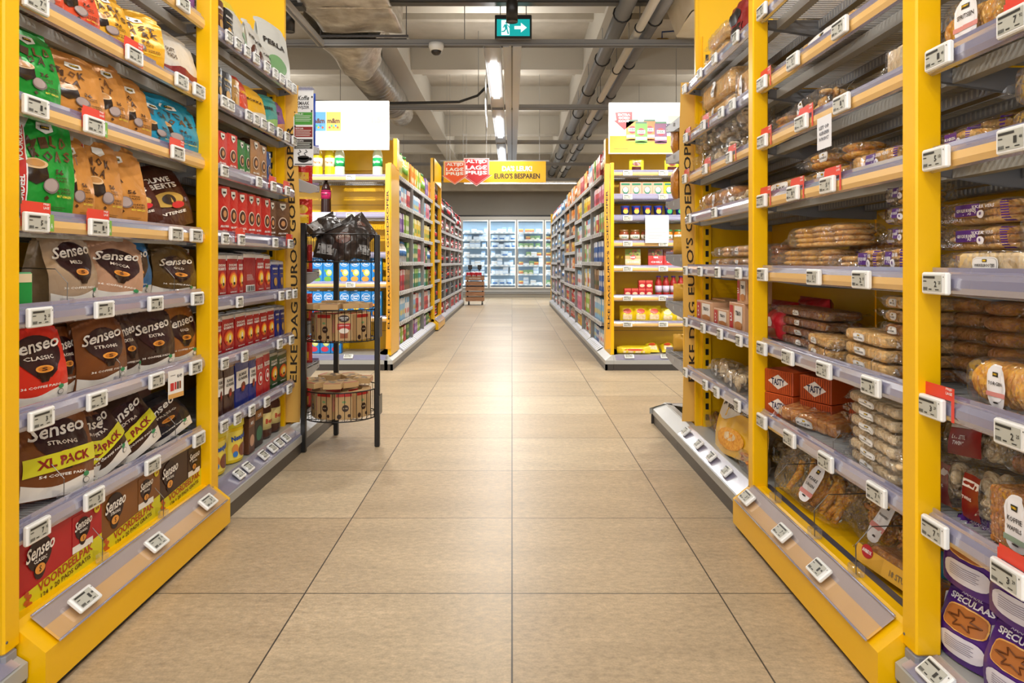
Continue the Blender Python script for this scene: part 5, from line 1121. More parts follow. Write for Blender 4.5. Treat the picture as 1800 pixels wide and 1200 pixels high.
def brick(seed, w_, h_, d_, base, top=None, kind='', wc='#f4efe8', side=None):
    """vacuum brick: a soft-edged block with folded top flaps"""
    cr = vnoise(seed, .0011); mb = MB(); B = M(base, 'foil'); T = M(top, 'foil') if top else B
    f = lambda u, v, o=0: (u * (1 - .03 * (v / h_)), -d_ / 2 * (1 - .06 * v / h_) - cr(u, v) - o - .003 * (1 - (2 * u / w_) ** 2), v)
    g = lambda u, v, o=0: (u * (1 - .03 * (v / h_)), d_ / 2 * (1 - .06 * v / h_), v)
    mc = lambda a, b: T if (top and b > .84) else B
    mb.grid(lambda a, b: f((a - .5) * w_, b * h_), 6, 12, mc); mb.grid(lambda a, b: g((.5 - a) * w_, b * h_), 2, 4, B)
    for q in (-1, 1): mb.grid(lambda a, b: tuple(x * (1 - a) + y * a for x, y in zip(f(q * w_ / 2, b * h_), g(q * w_ / 2, b * h_))), 3, 8, (lambda a, b: T if (top and b > .84) else (M(side, 'foil') if side else B)))
    mb.grid(lambda a, b: (lambda p, q: (p[0] * (1 - b) + q[0] * b, p[1] * (1 - b) + q[1] * b, h_ + .007 * math.sin(PI * b) + .002 * math.sin(a * 9 + seed)))(f((a - .5) * w_, h_), g((a - .5) * w_, h_)), 5, 4, T)
    mb.grid(lambda a, b: ((a - .5) * w_ * .9, -.004 + .02 * b, h_ + .006 + .006 * b), 4, 1, T)
    K = M(wc)
    if kind == 'de':
        mb.text(f, 'DOUWE', 0, h_ * .77, w_ * .74, h_ * .06, K, .0022, bold=.03); mb.text(f, 'EGBERTS', 0, h_ * .69, w_ * .78, h_ * .06, K, .0022, bold=.03)
        for r_, c in ((.4, '#d8441e'), (.33, '#f08a24'), (.25, '#fbd24a')): mb.ellipse(f, 0, h_ * .42, w_ * r_, h_ * r_ * .5, M(c), .0018 + (.4 - r_) * .01, 12, 3)
        mb.ellipse(f, 0, h_ * .4, w_ * .07, h_ * .1, M('#f7f3e8'), .0046, 8, 2); mb.ellipse(f, 0, h_ * .34, w_ * .1, h_ * .035, M('#2b211c'), .0052, 8, 1); mb.ellipse(f, -w_ * .26, h_ * .33, w_ * .07, h_ * .03, M('#c4182a'), .0052, 6, 1)
        mb.text(f, 'AROMA ROOD', 0, h_ * .14, w_ * .6, h_ * .035, K, .0022, res=1, bold=.03)
    elif kind == 'arabica':
        mb.poly(f, [(-w_ * .16, h_ * .96), (w_ * .2, h_ * .96), (w_ * .2, h_ * .86), (0, h_ * .78), (-w_ * .16, h_ * .86)], M('#ece9e0'), .002); mb.rect(f, -w_ * .08, w_ * .12, h_ * .86, h_ * .9, M('#26231c'), .003)
        mb.ellipse(f, 0, h_ * .45, w_ * .28, h_ * .16, M('#e8d4c0'), .0022, 8, 2); mb.ellipse(f, 0, h_ * .45, w_ * .24, h_ * .135, M('#4a2a1c'), .003, 8, 2); mb.ellipse(f, 0, h_ * .45, w_ * .12, h_ * .07, M('#c98f5a'), .0038, 8, 1)
        mb.text(f, 'AROMA', 0, h_ * .2, w_ * .6, h_ * .05, K, .0024, res=1, bold=.03); mb.text(f, '500 G', 0, h_ * .12, w_ * .3, h_ * .03, K, .0024, res=1)
    elif kind == 'kanis':
        mb.rect(f, -w_ * .46, w_ * .46, h_ * .4, h_ * .74, M('#f1eee8'), .0018, 6, 4); mb.text(f, 'KANIS', .0, h_ * .66, w_ * .55, h_ * .065, M('#2a2320'), .0032, res=1, bold=.02); mb.text(f, 'GUNNINK', 0, h_ * .575, w_ * .72, h_ * .065, M('#2a2320'), .0032, res=1, bold=.02)
        mb.ellipse(f, 0, h_ * .4, w_ * .17, h_ * .1, M('#7a3b22'), .003, 8, 2); mb.ellipse(f, 0, h_ * .38, w_ * .08, h_ * .04, M('#c93c2c'), .0038, 6, 1)
    elif kind == 'rood':
        mb.text(f, 'ROOD', 0, h_ * .7, w_ * .8, h_ * .11, K, .0024, bold=.04); mb.ellipse(f, 0, h_ * .42, w_ * .3, h_ * .15, K, .0024, 10, 2); mb.ellipse(f, 0, h_ * .42, w_ * .25, h_ * .125, M(base), .003, 10, 2); mb.ellipse(f, 0, h_ * .42, w_ * .14, h_ * .06, K, .0036, 8, 1)
    elif kind == 'espr':
        mb.text(f, 'ESPRESSO', 0, h_ * .78, w_ * .75, h_ * .06, K, .0022, res=1, bold=.03); mb.ellipse(f, 0, h_ * .35, w_ * .22, h_ * .14, M('#c99a4a'), .0022, 8, 2); mb.rect(f, -w_ * .3, w_ * .3, h_ * .6, h_ * .62, M('#c9a24a'), .002, 3, 1)
    elif kind == 'barcode':
        mb.rect(f, -w_ * .36, w_ * .36, h_ * .1, h_ * .26, M('#efefec'), .002, 3, 2)
        for i in range(9): mb.rect(f, -w_ * .3 + i * w_ * .067, -w_ * .3 + i * w_ * .067 + w_ * (.02 + .015 * (i % 3)), h_ * .12, h_ * .24, M('#222222'), .003, 1, 1)
        for i in range(5): mb.rect(f, -w_ * .3, w_ * (.1 + .04 * i), h_ * (.5 - .03 * i), h_ * (.506 - .03 * i), K, .002, 3, 1)
    return proto('coffee_brick', 'coffee pack', [('coffee_brick', mb)])
def spanL(xa, xb, pl=1.13): return pl * FPX / (900 - xa), pl * FPX / (900 - xb)
def spanR(xa, xb, pl=.9): return pl * FPX / (xb - 900), pl * FPX / (xa - 900)
def ztop(y, d): return CZ - (y - HY) * d / FPX
UL = 'left yellow unit'; UC = 'unit by wire rack'
SN = ['top', 'second', 'third', 'fourth', 'fifth', 'sixth', 'seventh', 'base']
def PL(mk, xa, xb, yt, z, desc, row, unit_=UL, rot=None, push=0, tilt=(0, 0), dd=.085, wk=1.0, pl=1.13, place=None):
    a, b = spanL(xa, xb, pl + push); w_ = (b - a) * wk; c = (a + b) / 2; h_ = ztop(yt, c) - z
    P = mk(w_, h_, dd) if callable(mk) else mk
    r = (R(-14) if rot is None else R(rot))
    x = -(pl + push + dd / 2 + .004)
    return put(P, (x, c, z + .0015), PI / 2 + r, desc, place or f'on {SN[row]} shelf, {unit_}', tilt=tilt)
rs = lambda seed, col, words=('MILD', 'ROAST'), **k: (lambda w_, h_, d_: roast(seed, w_, h_, d_, col, words, **k))
se = lambda seed, col, sub='STRONG', **k: (lambda w_, h_, d_: senseo(seed, w_, h_, d_, col, sub, **k))
pb = lambda seed, col, *a, **k: (lambda w_, h_, d_: plainbag(seed, w_, h_, d_, col, *a, **k))
GRN = '#1f9a36'; TANP = '#cf8d43'; ORG = '#e5532f'; YP = '#e6a928'; BLU = '#1b93b8'
PL(pb(1, '#6d3c8e'), 312, 346, -60, LZ[0], 'purple coffee pad pouch', 0)
PL(rs(2, ORG, ('DARK', 'ROAST'), side='#d8d4cc'), 66, 116, -48, LZ[1], 'deep orange coffee pad pouch, nearer the post,', 1)
PL(rs(3, ORG, ('EXTRA', 'ROAST'), side='#d8d4cc'), 118, 180, -52, LZ[1], 'orange coffee pad pouch with pale pad', 1)
PL(rs(4, YP, ('DARK', 'ROAST'), side='#d8d4cc'), 172, 234, -10, LZ[1], 'yellow coffee pad pouch with cup', 1)
PL(rs(5, YP, ('OAST', 'DARK')), 222, 280, 26, LZ[1], 'yellow coffee pad pouch turned sideways', 1, rot=-35)
PL(pb(6, '#7a3f93'), 246, 272, 38, LZ[1], 'purple pouch hidden behind the yellow pouches', 1, push=.09)
PL(pb(7, '#d9d2c6', 'lower', '#8c2b2a', 'SOFT|PADS', '#4a3a30'), 274, 346, 62, LZ[1], 'cream coffee pouch with dark red foot', 1, rot=-10)
PL(rs(8, GRN, side='#cfd8cc'), 38, 113, 57, LZ[2], 'bright green mild roast pouch', 2)
PL(rs(9, TANP, ('MOK', 'KA')), 111, 186, 105, LZ[2], 'tan mocha roast pouch with large cup', 2)
PL(rs(10, TANP, ('KA', 'ST'), side='#c8c4bc'), 180, 230, 118, LZ[2], 'tan mocha roast pouch', 2)
PL(rs(11, TANP, ('MO', 'KA')), 224, 270, 148, LZ[2], 'narrow tan mocha roast pouch', 2)
PL(rs(12, BLU, ('DECA', 'F')), 254, 312, 178, LZ[2], 'turquoise decaf pouch', 2, rot=-4)
PL(rs(13, BLU, ('DECA', 'ROAST')), 276, 348, 180, LZ[2], 'turquoise decaf pouch', 2, rot=-12)
PL(pb(14, '#6b4a2e'), 36, 58, 215, LZ[3], 'olive brown pouch behind the left post', 3, rot=-30)
PL(rs(15, GRN, strip=1, num='56', side='#cfd8cc'), 48, 130, 202, LZ[3], 'large green mild roast value pouch', 3)
PL(rs(16, TANP, ('KA', 'MO'), num='56', strip=1), 124, 172, 250, LZ[3], 'tan value pouch with red strip', 3, rot=-20)
PL(rs(17, TANP, ('MOK', 'KA'), num='56', strip=1, side='#8b8680'), 164, 220, 250, LZ[3], 'tan value pouch with red strip', 3, rot=-12)
PL(rs(18, TANP, ('MO', 'KA'), num='56'), 196, 258, 266, LZ[3], 'tan mocha pouch without strip', 3, rot=-20)
def debag(seed, light):
    def mk(w_, h_, d_):
        mb, f = pouch(seed, w_, h_, d_, '#4a1f12', amp=.004)
        mb.text(f, 'DOUWE', 0, h_ * .82, w_ * .62, h_ * .09, M('#efe6da'), .004, bold=.03); mb.text(f, 'EGBERTS', 0, h_ * .71, w_ * .74, h_ * .09, M('#efe6da'), .004, bold=.03)
        mb.ellipse(f, w_ * .08, h_ * .47, w_ * .28, h_ * .13, M('#caa24d', 'foil'), .003, 10, 3); mb.ellipse(f, w_ * .08, h_ * .47, w_ * .12, h_ * .09, M('#2b1a12'), .0045, 8, 2); mb.ellipse(f, w_ * .2, h_ * .36, w_ * .13, h_ * .06, M('#c9202b'), .005, 8, 1)
        mb.text(f, 'INTENSE', w_ * .08, h_ * .24, w_ * .5, h_ * .05, M('#efe6da'), .004, res=1, bold=.03)
        return proto('coffee_pouch', 'coffee pouch', [('coffee_pouch', mb)])
    return mk
PL(debag(19, 0), 228, 286, 318, LZ[3], 'dark brown coffee bean bag lying back', 3, rot=-26, tilt=(R(-10), R(-16)))
PL(debag(20, 1), 268, 344, 300, LZ[3], 'dark brown bean bag with gold emblem', 3, rot=-8, tilt=(R(-12), R(-12)))
gb = carton('pad_box', 'box', .05, .075, .08, '#1f8a3c', top='#d9c7a3', soft=.003)
put(gb, (-1.17, 1.63, LZ[4] + .001), PI / 2 - .4, 'small green and cream carton', 'on the fifth shelf beside the left post', sc=1.2)
PL(se(21, '#b39a80', 'MILD', side='#8e7558', amp=.004), 116, 184, 408, LZ[4], 'big beige coffee pad pouch', 4, rot=-8, dd=.12)
PL(se(22, '#c2977a', 'MOCCA'), 170, 246, 420, LZ[4], 'beige-pink mocha pad pouch leaning right', 4, rot=-14, tilt=(R(-4), R(9)))
PL(se(23, '#1673b8', 'DECAF'), 208, 270, 422, LZ[4], 'blue decaf coffee pad pouch', 4, push=.03, rot=-6)
PL(se(24, '#5d451f', 'GOLD', amp=.006), 290, 342, 438, LZ[4], 'crumpled gold and brown coffee pouch', 4, rot=-14, tilt=(0, R(5)))
DEB = brick(30, .085, .16, .06, '#b11e22', '#e4e0da', 'de'); DEBL = brick(31, .085, .16, .06, '#1f2f85', '#c9c9cf', 'espr'); DES = brick(32, .105, .16, .06, '#a11a20', '#e4e0da', 'barcode')
a, b = spanL(318, 349); put(brick(33, .12, .16, .1, '#a11a20', '#e4e0da', 'de'), (-1.22, 2.5, LZ[4] + .001), PI / 2, 'red and white coffee carton', 'on the fifth shelf beside the second left post')
PL(se(25, '#d8301d', 'CLASSIC'), 44, 124, 570, LZ[5], 'bright red classic coffee pad pouch', 5, rot=-16, dd=.1)
PL(se(26, '#7b431f', 'STRONG'), 100, 146, 576, LZ[5], 'brown strong pouch tucked behind the red one', 5, push=.04, rot=-8)
PL(se(27, '#7a4520', 'STRONG', side='#6a3d1e'), 160, 228, 560, LZ[5], 'brown strong coffee pad pouch', 5, rot=-10, dd=.1)
PL(se(28, '#4a2a1d', 'EXTRA'), 216, 256, 552, LZ[5], 'dark brown extra strong pad pouch', 5, rot=-8, push=.02)
PL(se(29, '#3d251c', 'EXTRA'), 252, 308, 545, LZ[5], 'dark brown extra strong pad pouch', 5, rot=-12)
PL(se(34, '#a3652f', 'GOLD', amp=.005), 306, 350, 540, LZ[5], 'shiny copper coffee pad pouch', 5, rot=-10, dd=.08)
PL(se(35, '#7a4520', 'STRONG', xl=True), 72, 168, 716, LZ[6], 'large brown extra-large pad pouch', 6, rot=-14, tilt=(R(-8), R(8)), dd=.11)
PL(se(36, '#7a4520', 'STRONG', xl=True), 136, 206, 718, LZ[6], 'brown extra-large pad pouch leaning right', 6, rot=-12, push=.02, tilt=(R(-10), R(14)))
PL(se(37, '#3f251a', 'EXTRA', xl=True), 180, 240, 712, LZ[6], 'dark brown extra-large pad pouch', 6, rot=-10, tilt=(R(-14), R(-18)))
PL(se(38, '#3f251a', 'EXTRA', xl=True), 226, 290, 694, LZ[6], 'dark brown extra-large pad pouch', 6, rot=-10, tilt=(R(-14), R(-16)))
PL(se(39, '#22202b', 'ESPRESSO'), 282, 342, 700, LZ[6], 'black espresso coffee pad pouch', 6, rot=-10, tilt=(R(-16), R(-12)))
put(carton('coffee_carton', 'box', .16, .19, .1, '#6e1518', soft=.002), (-1.33, 2.42, LZ[6] + .001), PI / 2, 'dark red carton', 'at the back of the seventh left shelf')
def bigbox(base, sub, w_):
    h_, d_ = .178, .2; mb = MB(); f = flat(-d_ / 2); Yw = M('#d9cf1f', 'print'); mb.box(-w_ / 2, w_ / 2, -d_ / 2, d_ / 2, 0, h_, M(base), .002)
    mb.region(f, -w_ / 2 + .002, w_ / 2 - .002, .002, lambda u: h_ * (.36 + .2 * u / w_), 6, 2, Yw, .0006)
    for x, s in ((-w_ * .28, 1), (w_ * .23, .72)):
        if s < 1: mb.rect(f, x - .04, x + .042, h_ * .42, h_ * .92, M(base), .0012); mb.rect(f, x - .04, x + .042, h_ * .4, h_ * .5, M(CREAM), .0016)
        mb.ellipse(f, x, h_ * .7, .042 * s, h_ * .22 * s, M('#2c1416'), .0022); mb.ellipse(f, x, h_ * (.5 if s == 1 else .56), .02 * s, h_ * .14 * s, M('#2c1416'), .0022); mb.ellipse(f, x, h_ * (.5 if s == 1 else .56), .017 * s, .012 * s, M('#e59a3e'), .0032)
        mb.text(f, 'S', x, h_ * (.5 if s == 1 else .56), .008 * s, .014 * s, M(DK), .004, res=1)
        mb.text(f, 'Senseo', x, h_ * (.76 if s == 1 else .78), .098 * s, .032 * s, M('#f3ece2'), .004, rot=.1, bold=.02, shear=.35); mb.text(f, sub, x, h_ * .62 if s == 1 else h_ * .67, .045 * s, .009 * s, M('#f3ece2'), .004, res=1)
    mb.ellipse(f, w_ * .42, h_ * .88, .013, .013, M('#e6d823'), .0022); mb.text(f, 'x4', w_ * .42, h_ * .88, .015, .01, M('#a3261b'), .0032, res=1, bold=.03)
    mb.text(f, 'VOORDEELPAK', .01, h_ * .3, w_ * .66, .022, M('#b0301c'), .002, rot=.1, bold=.02); mb.text(f, '124 + 20 PADS GRATIS', .01, h_ * .17, w_ * .6, .012, M('#5a3a1a'), .002, rot=.1, bold=.02)
    for k in range(5): mb.ellipse(f, -w_ * .42 + (k % 2) * .008, h_ * (.06 + .05 * k), .012 - .001 * k, .006, M('#c05a2a'), .0022, 6, 1)
    top = lambda u, v, o=0: (u, -d_ / 2 + v, h_ + o)
    mb.rect(top, -w_ / 2 + .004, w_ / 2 - .004, .03, .034, M('#1d120e'), .0008); mb.ellipse(top, 0, .05, .04, .02, M('#2c1416'), .0012)
    hd = MB(); hd.tube([(-.045, .0, h_), (-.04, 0, h_ + .008), (.04, 0, h_ + .008), (.045, 0, h_)], .004, 6, M('#1c1512', 'plastic'))
    return dict(name='coffee_box', cat='box', root=None, parts=[('body', mb.mesh('body'), []), ('handle', hd.mesh('handle'), [])])
put(bigbox('#b51f24', 'CLASSIC', .31), (-1.215, 1.755, .147), PI / 2 - R(2), 'large red coffee pad value box', 'on the base of the left yellow unit')
put(bigbox('#85501f', 'STRONG', .31), (-1.215, 2.07, .147), PI / 2 - R(2), 'large light brown coffee pad value box', 'on the base of the left yellow unit')
put(bigbox('#40251a', 'EXTRA STRONG', .32), (-1.215, 2.39, .147), PI / 2 - R(2), 'large dark brown coffee pad value box', 'on the base of the left yellow unit')
# shelf dividers (clear, with wire)
def divider():
    mb = MB(); mb.tube([(0, .0, .002), (0, -.001, .06), (0, .03, .095), (0, .2, .1)], .0012, 4, M('#6d6a66', 'metal')); mb.box(-.0005, .0005, .01, .2, .003, .03, CLEAR2)
    mb.box(-.012, .012, -.012, .012, 0, .022, CLEAR, .002); return proto('shelf_divider', 'divider', [('shelf_divider', mb)])
DV = divider()
for x, z, n_ in ((118, LZ[4], 4), (210, LZ[5], 5), (112, LZ[6], 6), (306, LZ[4], 4), (308, LZ[6], 6)): put(DV, (-1.12, 1.12 * FPX / (900 - x), z + .002), PI / 2, 'small clear shelf divider', f'on {SN[n_]} shelf, left yellow unit')
for x in (183, 290): put(DV, (-1.085, 1.08 * FPX / (900 - x), .166), PI / 2, 'clear divider with bent wire', 'on the base of the left yellow unit')
mb = MB(); f = flat(0); mb.box(-.04, .04, 0, .001, -.045, .045, M('#efece6', 'paper')); mb.rect(f, -.04, .04, -.045, -.03, M('#d9a45a'), .0006); mb.rect(f, -.03, -.012, -.02, .005, M('#c5282a'), .001)
for k in range(3): mb.rect(f, -.008 + k * .012, .001 + k * .012, -.018, .006, M(['#c5282a', '#4a2a1c', '#8a4a1c'][k]), .001)
mb.text(f, '8.49', .018, .024, .026, .012, M('#333333'), .001, res=1); mb.rect(f, -.03, -.005, .028, .03, M('#777777'), .001)
tag(mb.obj('promo_leaflet', loc=(-1.09, 2.285, .565), rz=PI / 2 - .15), 'small white promotion card hanging from the sixth left shelf', 'card')

# ---- left unit beside the rack
def PC(P, xa, xb, z, desc, row, w0, d0=.06, rot=0, hs=None, h0=None, push=0, tilt=(0, 0)):
    a, b = spanL(xa, xb, 1.135 + push); s = (b - a) / w0; c = (a + b) / 2; hz = 1
    if hs is not None: hz = (ztop(hs, c) - z) / h0
    o = put(P, (-(1.135 + push + d0 / 2 + .004), c, z + .0015), PI / 2 + R(rot), desc, f'on {SN[row]} shelf, {UC}', tilt=tilt, sc=(s * .97, 1, hz)); return o
W1 = lambda seed, col, *a, **k: plainbag(seed, .1, .2, .06, col, *a, **k)
PC(brick(40, .085, .16, .06, '#6d4026', None, 'espr'), 383, 395, LZC[0], 'brown espresso pack', 0, .085, hs=2, h0=.16)
PC(brick(41, .085, .16, .06, '#222020', None, 'espr'), 396, 412, LZC[0], 'black espresso pack', 0, .085, hs=20, h0=.16)
PC(W1(42, '#e9d24a', 'lower', '#e0803a'), 402, 428, LZC[0], 'yellow bag with orange foot', 0, .1, hs=10, h0=.2, push=.03)
PC(W1(43, '#d2d0c8', 'stripe', '#8fb58e'), 418, 441, LZC[0], 'white bag with green stripe', 0, .1, hs=30, h0=.2)
for i, (a, b, y) in enumerate(((441, 457, 42), (454, 469, 58))): PC(W1(44 + i, '#d6d4cd', 'pic', '#5b2f20', 'ROMA', '#2a2320'), a, b, LZC[0], 'white bean bag with brown picture', 0, .1, hs=y, h0=.2)
PC(W1(46, '#d6d4cd', 'pic', '#6e3322', 'CAFFE', '#2a2320'), 464, 482, LZC[0], 'white bean bag lettered for crema', 0, .1, hs=82, h0=.2)
PC(W1(47, '#dfe0da', 'pic', '#7fae78', 'PERLA', '#2a2320'), 472, 508, LZC[0], 'tall white bag with green side', 0, .1, hs=50, h0=.2, rot=-10)
PC(brick(48, .085, .16, .06, '#1f1d1f', None, 'espr', '#cfae5a'), 383, 393, LZC[1], 'black and gold espresso box', 1, .085, hs=120, h0=.16)
PC(brick(48, .085, .16, .06, '#262427', None, 'espr', '#cfae5a'), 393, 410, LZC[1], 'black espresso box with cup', 1, .085, hs=130, h0=.16)
PC(brick(49, .085, .16, .06, '#b3853f', None, 'espr'), 410, 423, LZC[1], 'tan espresso box', 1, .085, hs=142, h0=.16)
PC(W1(50, '#df4a26', '', '', 'KOFFIE', '#f2c21c'), 422, 442, LZC[1], 'orange-red coffee bag', 1, .1, hs=142, h0=.2)
PC(W1(51, '#efb521', 'lower', '#e8e2d4', 'MOKKA', '#4a2c16'), 440, 470, LZC[1], 'yellow coffee bag with pale foot', 1, .1, hs=160, h0=.2, rot=-8)
PC(W1(52, '#3f9e96', 'lower', '#9cc76a', 'ESPR', '#2b1a12'), 462, 488, LZC[1], 'teal coffee bag with green foot', 1, .1, hs=172, h0=.2, rot=-8, tilt=(0, R(-6)))
PC(W1(53, '#7d3f8e', 'lower', '#e59a50', 'RIST', '#2b1a12'), 478, 502, LZC[1], 'purple coffee bag with orange foot', 1, .1, hs=182, h0=.2, rot=-8, tilt=(0, R(-6)))
AR = brick(54, .085, .2, .06, '#cf2a22', None, 'arabica', side='#3a1c14'); AG = brick(55, .085, .2, .06, '#2c7a3a', None, 'arabica', side='#1e3a20'); AB = brick(56, .085, .2, .06, '#a8794a', None, 'arabica', side='#3a2418'); ABr = brick(57, .085, .2, .06, '#6f4a30', None, 'arabica', side='#2c1a12'); ABl = brick(58, .085, .2, .06, '#2b4f8c', None, 'arabica')
for a, b, y, P, ds in ((383, 401, 232, AR, 'red aroma coffee brick'), (402, 419, 237, AR, 'red aroma coffee brick'), (420, 432, 248, AG, 'green coffee brick'), (432, 441, 254, AG, 'green coffee brick'), (443, 458, 248, AB, 'tan coffee brick'), (458, 470, 257, AB, 'tan coffee brick'), (471, 478, 268, ABl, 'dark blue coffee brick')):
    PC(P, a, b, LZC[2], ds, 2, .085, hs=y, h0=.2, rot=-4)
for a, b, y, P, ds in ((388, 406, 329, AR, 'red aroma brick with dark side'), (406, 420, 335, AR, 'red aroma brick with dark side'), (421, 436, 340, AR, 'red aroma brick with dark side'), (438, 451, 343, AR, 'red aroma brick with dark side'), (451, 461, 346, AR, 'red aroma brick with dark side'), (466, 477, 350, AR, 'red aroma brick with dark side'), (477, 486, 354, ABr, 'brown aroma coffee brick'), (490, 508, 356, ABr, 'brown aroma coffee brick')):
    PC(P, a, b, LZC[3], ds, 3, .085, hs=y, h0=.2, rot=-12, tilt=(0, R(-2)))
for a, b, P, ds, y in ((383, 400, DEB, 'red ground coffee pack with white top', 447), (401, 420, DEB, 'red ground coffee pack with white top', 447), (420, 429, DEB, 'red ground coffee pack with white top', 448), (429, 452, DES, 'red coffee pack showing its barcode side', 445), (452, 466, DEB, 'red ground coffee pack with white top', 446), (466, 477, DEB, 'red ground coffee pack with white top', 448), (478, 491, DEBL, 'blue ground coffee pack', 459), (491, 500, DEBL, 'blue ground coffee pack', 459)):
    PC(P, a, b, LZC[4], ds, 4, .105 if P is DES else .085, hs=y, h0=.165)
for a, b, P, ds, y in ((383, 391, DEB, 'red ground coffee pack with white top', 558), (392, 414, DEB, 'red ground coffee pack with white top', 553), (415, 434, DEB, 'red ground coffee pack with white top', 549), (434, 447, DEB, 'red ground coffee pack with white top', 547), (447, 458, DEB, 'red ground coffee pack with white top', 545), (458, 471, DEB, 'red ground coffee pack with white top', 543), (471, 484, DEB, 'red ground coffee pack with white top', 540), (484, 493, DEBL, 'blue ground coffee pack', 539), (493, 502, DEBL, 'blue ground coffee pack', 538)):
    PC(P, a, b, LZC[5], ds, 5, .085, hs=y, h0=.165)
KB = brick(60, .09, .2, .06, '#4a2b20', '#a6783f', 'kanis'); KL = brick(61, .09, .2, .06, '#26348a', '#b98a4a', 'kanis'); RO = brick(62, .07, .16, .06, '#c0252a', '#e6e2dc', 'rood'); GR = brick(63, .08, .16, .06, '#244a2a', '#b8b4a8', 'de')
for a, b, P, ds, y, w0, h0 in ((383, 394, KB, 'brown and white coffee bag', 642, .09, .2), (395, 414, KB, 'brown and white coffee bag', 639, .09, .2), (415, 439, KL, 'blue and white coffee bag', 628, .09, .2), (439, 452, KL, 'blue and white coffee bag', 626, .09, .2), (452, 464, RO, 'red coffee pack with smiling cup', 620, .07, .165), (464, 476, RO, 'red coffee pack with smiling cup', 614, .07, .165), (476, 490, GR, 'dark green coffee pack', 618, .08, .165), (490, 506, GR, 'dark green coffee pack', 616, .08, .165)):
    PC(P, a, b, LZC[6], ds, 6, w0, hs=y, h0=h0)
def nesq():
    mb = MB(); Y1 = M('#f0d018', 'gloss'); mb.lathe([(.046, 0), (.05, .006), (.05, .112), (.046, .118)], 22, Y1, sx=1, sy=.72)
    rr = .05
    ff = lambda u, v, o=0: (math.sin(u / rr) * (rr + o), -math.cos(u / rr) * (rr * .72 + o), v)
    mb.region(ff, -.05, .05, .012, lambda u: .105, 10, 3, M('#f4df5a'), .001); mb.text(ff, 'Nesquik', 0, .082, .074, .022, M('#1f4fa8'), .003, bold=.05, rot=.12)
    mb.ellipse(ff, .015, .04, .024, .022, M('#7a3a22', 'gloss'), .0025, 10, 2); mb.ellipse(ff, -.022, .045, .013, .018, M('#d98a3a'), .0025, 8, 2); mb.ellipse(ff, -.022, .03, .01, .01, M('#3a7ac8'), .0035, 6, 1)
    c = MB(); c.lathe([(.05, .116), (.053, .118), (.053, .14), (.048, .146), (.001, .147)], 22, M('#e3d80e', 'plastic'), sx=1, sy=.74)
    return dict(name='cocoa_tub', cat='tub', root=None, parts=[('body', mb.mesh('body'), []), ('lid', c.mesh('lid'), [])])
NQ = nesq()
for y, x, ds in ((2.75, -1.175, 0), (2.935, -1.175, 0), (2.84, -1.27, 0)): put(NQ, (x, y, .131), PI / 2 - .2, 'yellow cocoa powder tub with yellow lid', 'on the base beside the wire rack', sc=1.25)
put(carton('drink_mix_box', 'box', .07, .155, .1, '#5a3524', top='#8a5a3a', disc='#c99a7a', words='MIX'), (-1.18, 3.06, .131), PI / 2, 'brown hot chocolate box', 'on the base beside the wire rack')
put(carton('drink_mix_box', 'box', .1, .165, .1, '#2c1f1a', top='#a06a2e', disc='#1f6b4a', words='CAFE'), (-1.19, 3.175, .131), PI / 2, 'dark box with green emblem', 'on the base beside the wire rack')
CJ = jar('cocoa_jar', 'jar', .055, .185, '#4a2618', '#e8a91c', '#e9d68a', 'Benco', 18, wc='#c22a20')
for y in (3.33, 3.46): put(CJ, (-1.2, y, .131), PI / 2, 'brown cocoa jar with yellow lid', 'on the base beside the wire rack', sc=1.08)

# black bags heaped in the top basket
BB = pillow('coffee_bag', 'bag', .15, .19, .05, '#3a302c', 31, patch='#6a4235', words='KOFFIE', wc='#c9bfb6', n=8)
BB2 = pillow('coffee_bag', 'bag', .15, .19, .05, '#322c2a', 33, '#9c9a98', n=8)
for i, (x, y, z, tx, ty, rz, P) in enumerate(((-.06, -.1, .975, -12, 8, -10, BB2), (.06, -.1, .975, -10, -14, 15, BB), (-.1, -.0, .975, -8, 14, -60, BB2), (.1, -.02, .975, -14, 10, 50, BB2), (0, -.02, 1.0, -20, 22, 5, BB), (-.02, .07, .98, -10, -10, 10, BB2),
        (-.15, -.1, 1.11, -62, 25, -50, BB2), (.0, .03, 1.08, -20, 55, 10, BB), (-.07, .02, 1.05, -15, -25, -20, BB2), (.1, .06, 1.04, -10, -38, 30, BB2), (.02, .02, 1.03, -24, 38, 0, BB), (.06, .09, .99, -8, -30, 30, BB2))):
    put(P, (RC[0] + x, RC[1] + y, z), R(rz), ['black coffee bag with grey window', 'black coffee bag with brown emblem'][P is BB], 'heaped in the top basket of the wire rack', tilt=(R(tx), R(ty)), sc=.92)
# koffie smaakwijzer card
mb = MB(); f = flat(0); W_ = .102; H_ = .385; mb.box(-W_ / 2, W_ / 2, 0, .001, 0, H_, M('#e9e9ea', 'paper')); K = M('#2a2523')
mb.text(f, 'Koffie', 0, .345, .058, .024, K, .0008, shear=.3); mb.text(f, 'SMAAK', 0, .318, .06, .019, K, .0008); mb.text(f, 'WIJZER', 0, .295, .06, .019, K, .0008)
for (a, b, c, t) in ((.208, .272, '#4f9a3e', 'MILD'), (.145, .198, '#8e2a26', 'REGULAR'), (.085, .135, '#2d2724', 'KRACHTIG')):
    mb.rect(f, -W_ * .45, W_ * .45, a, b, M(c), .0004); mb.text(f, t, -.02, b - .009, .04, .008, WHITE, .0009, res=1, bold=.02)
    for i in range(4): mb.rect(f, -W_ * .4, W_ * (.38 - .06 * (i % 2)), b - .02 - i * .0085, b - .0175 - i * .0085, M('#dfe3da'), .0008, 1, 1)
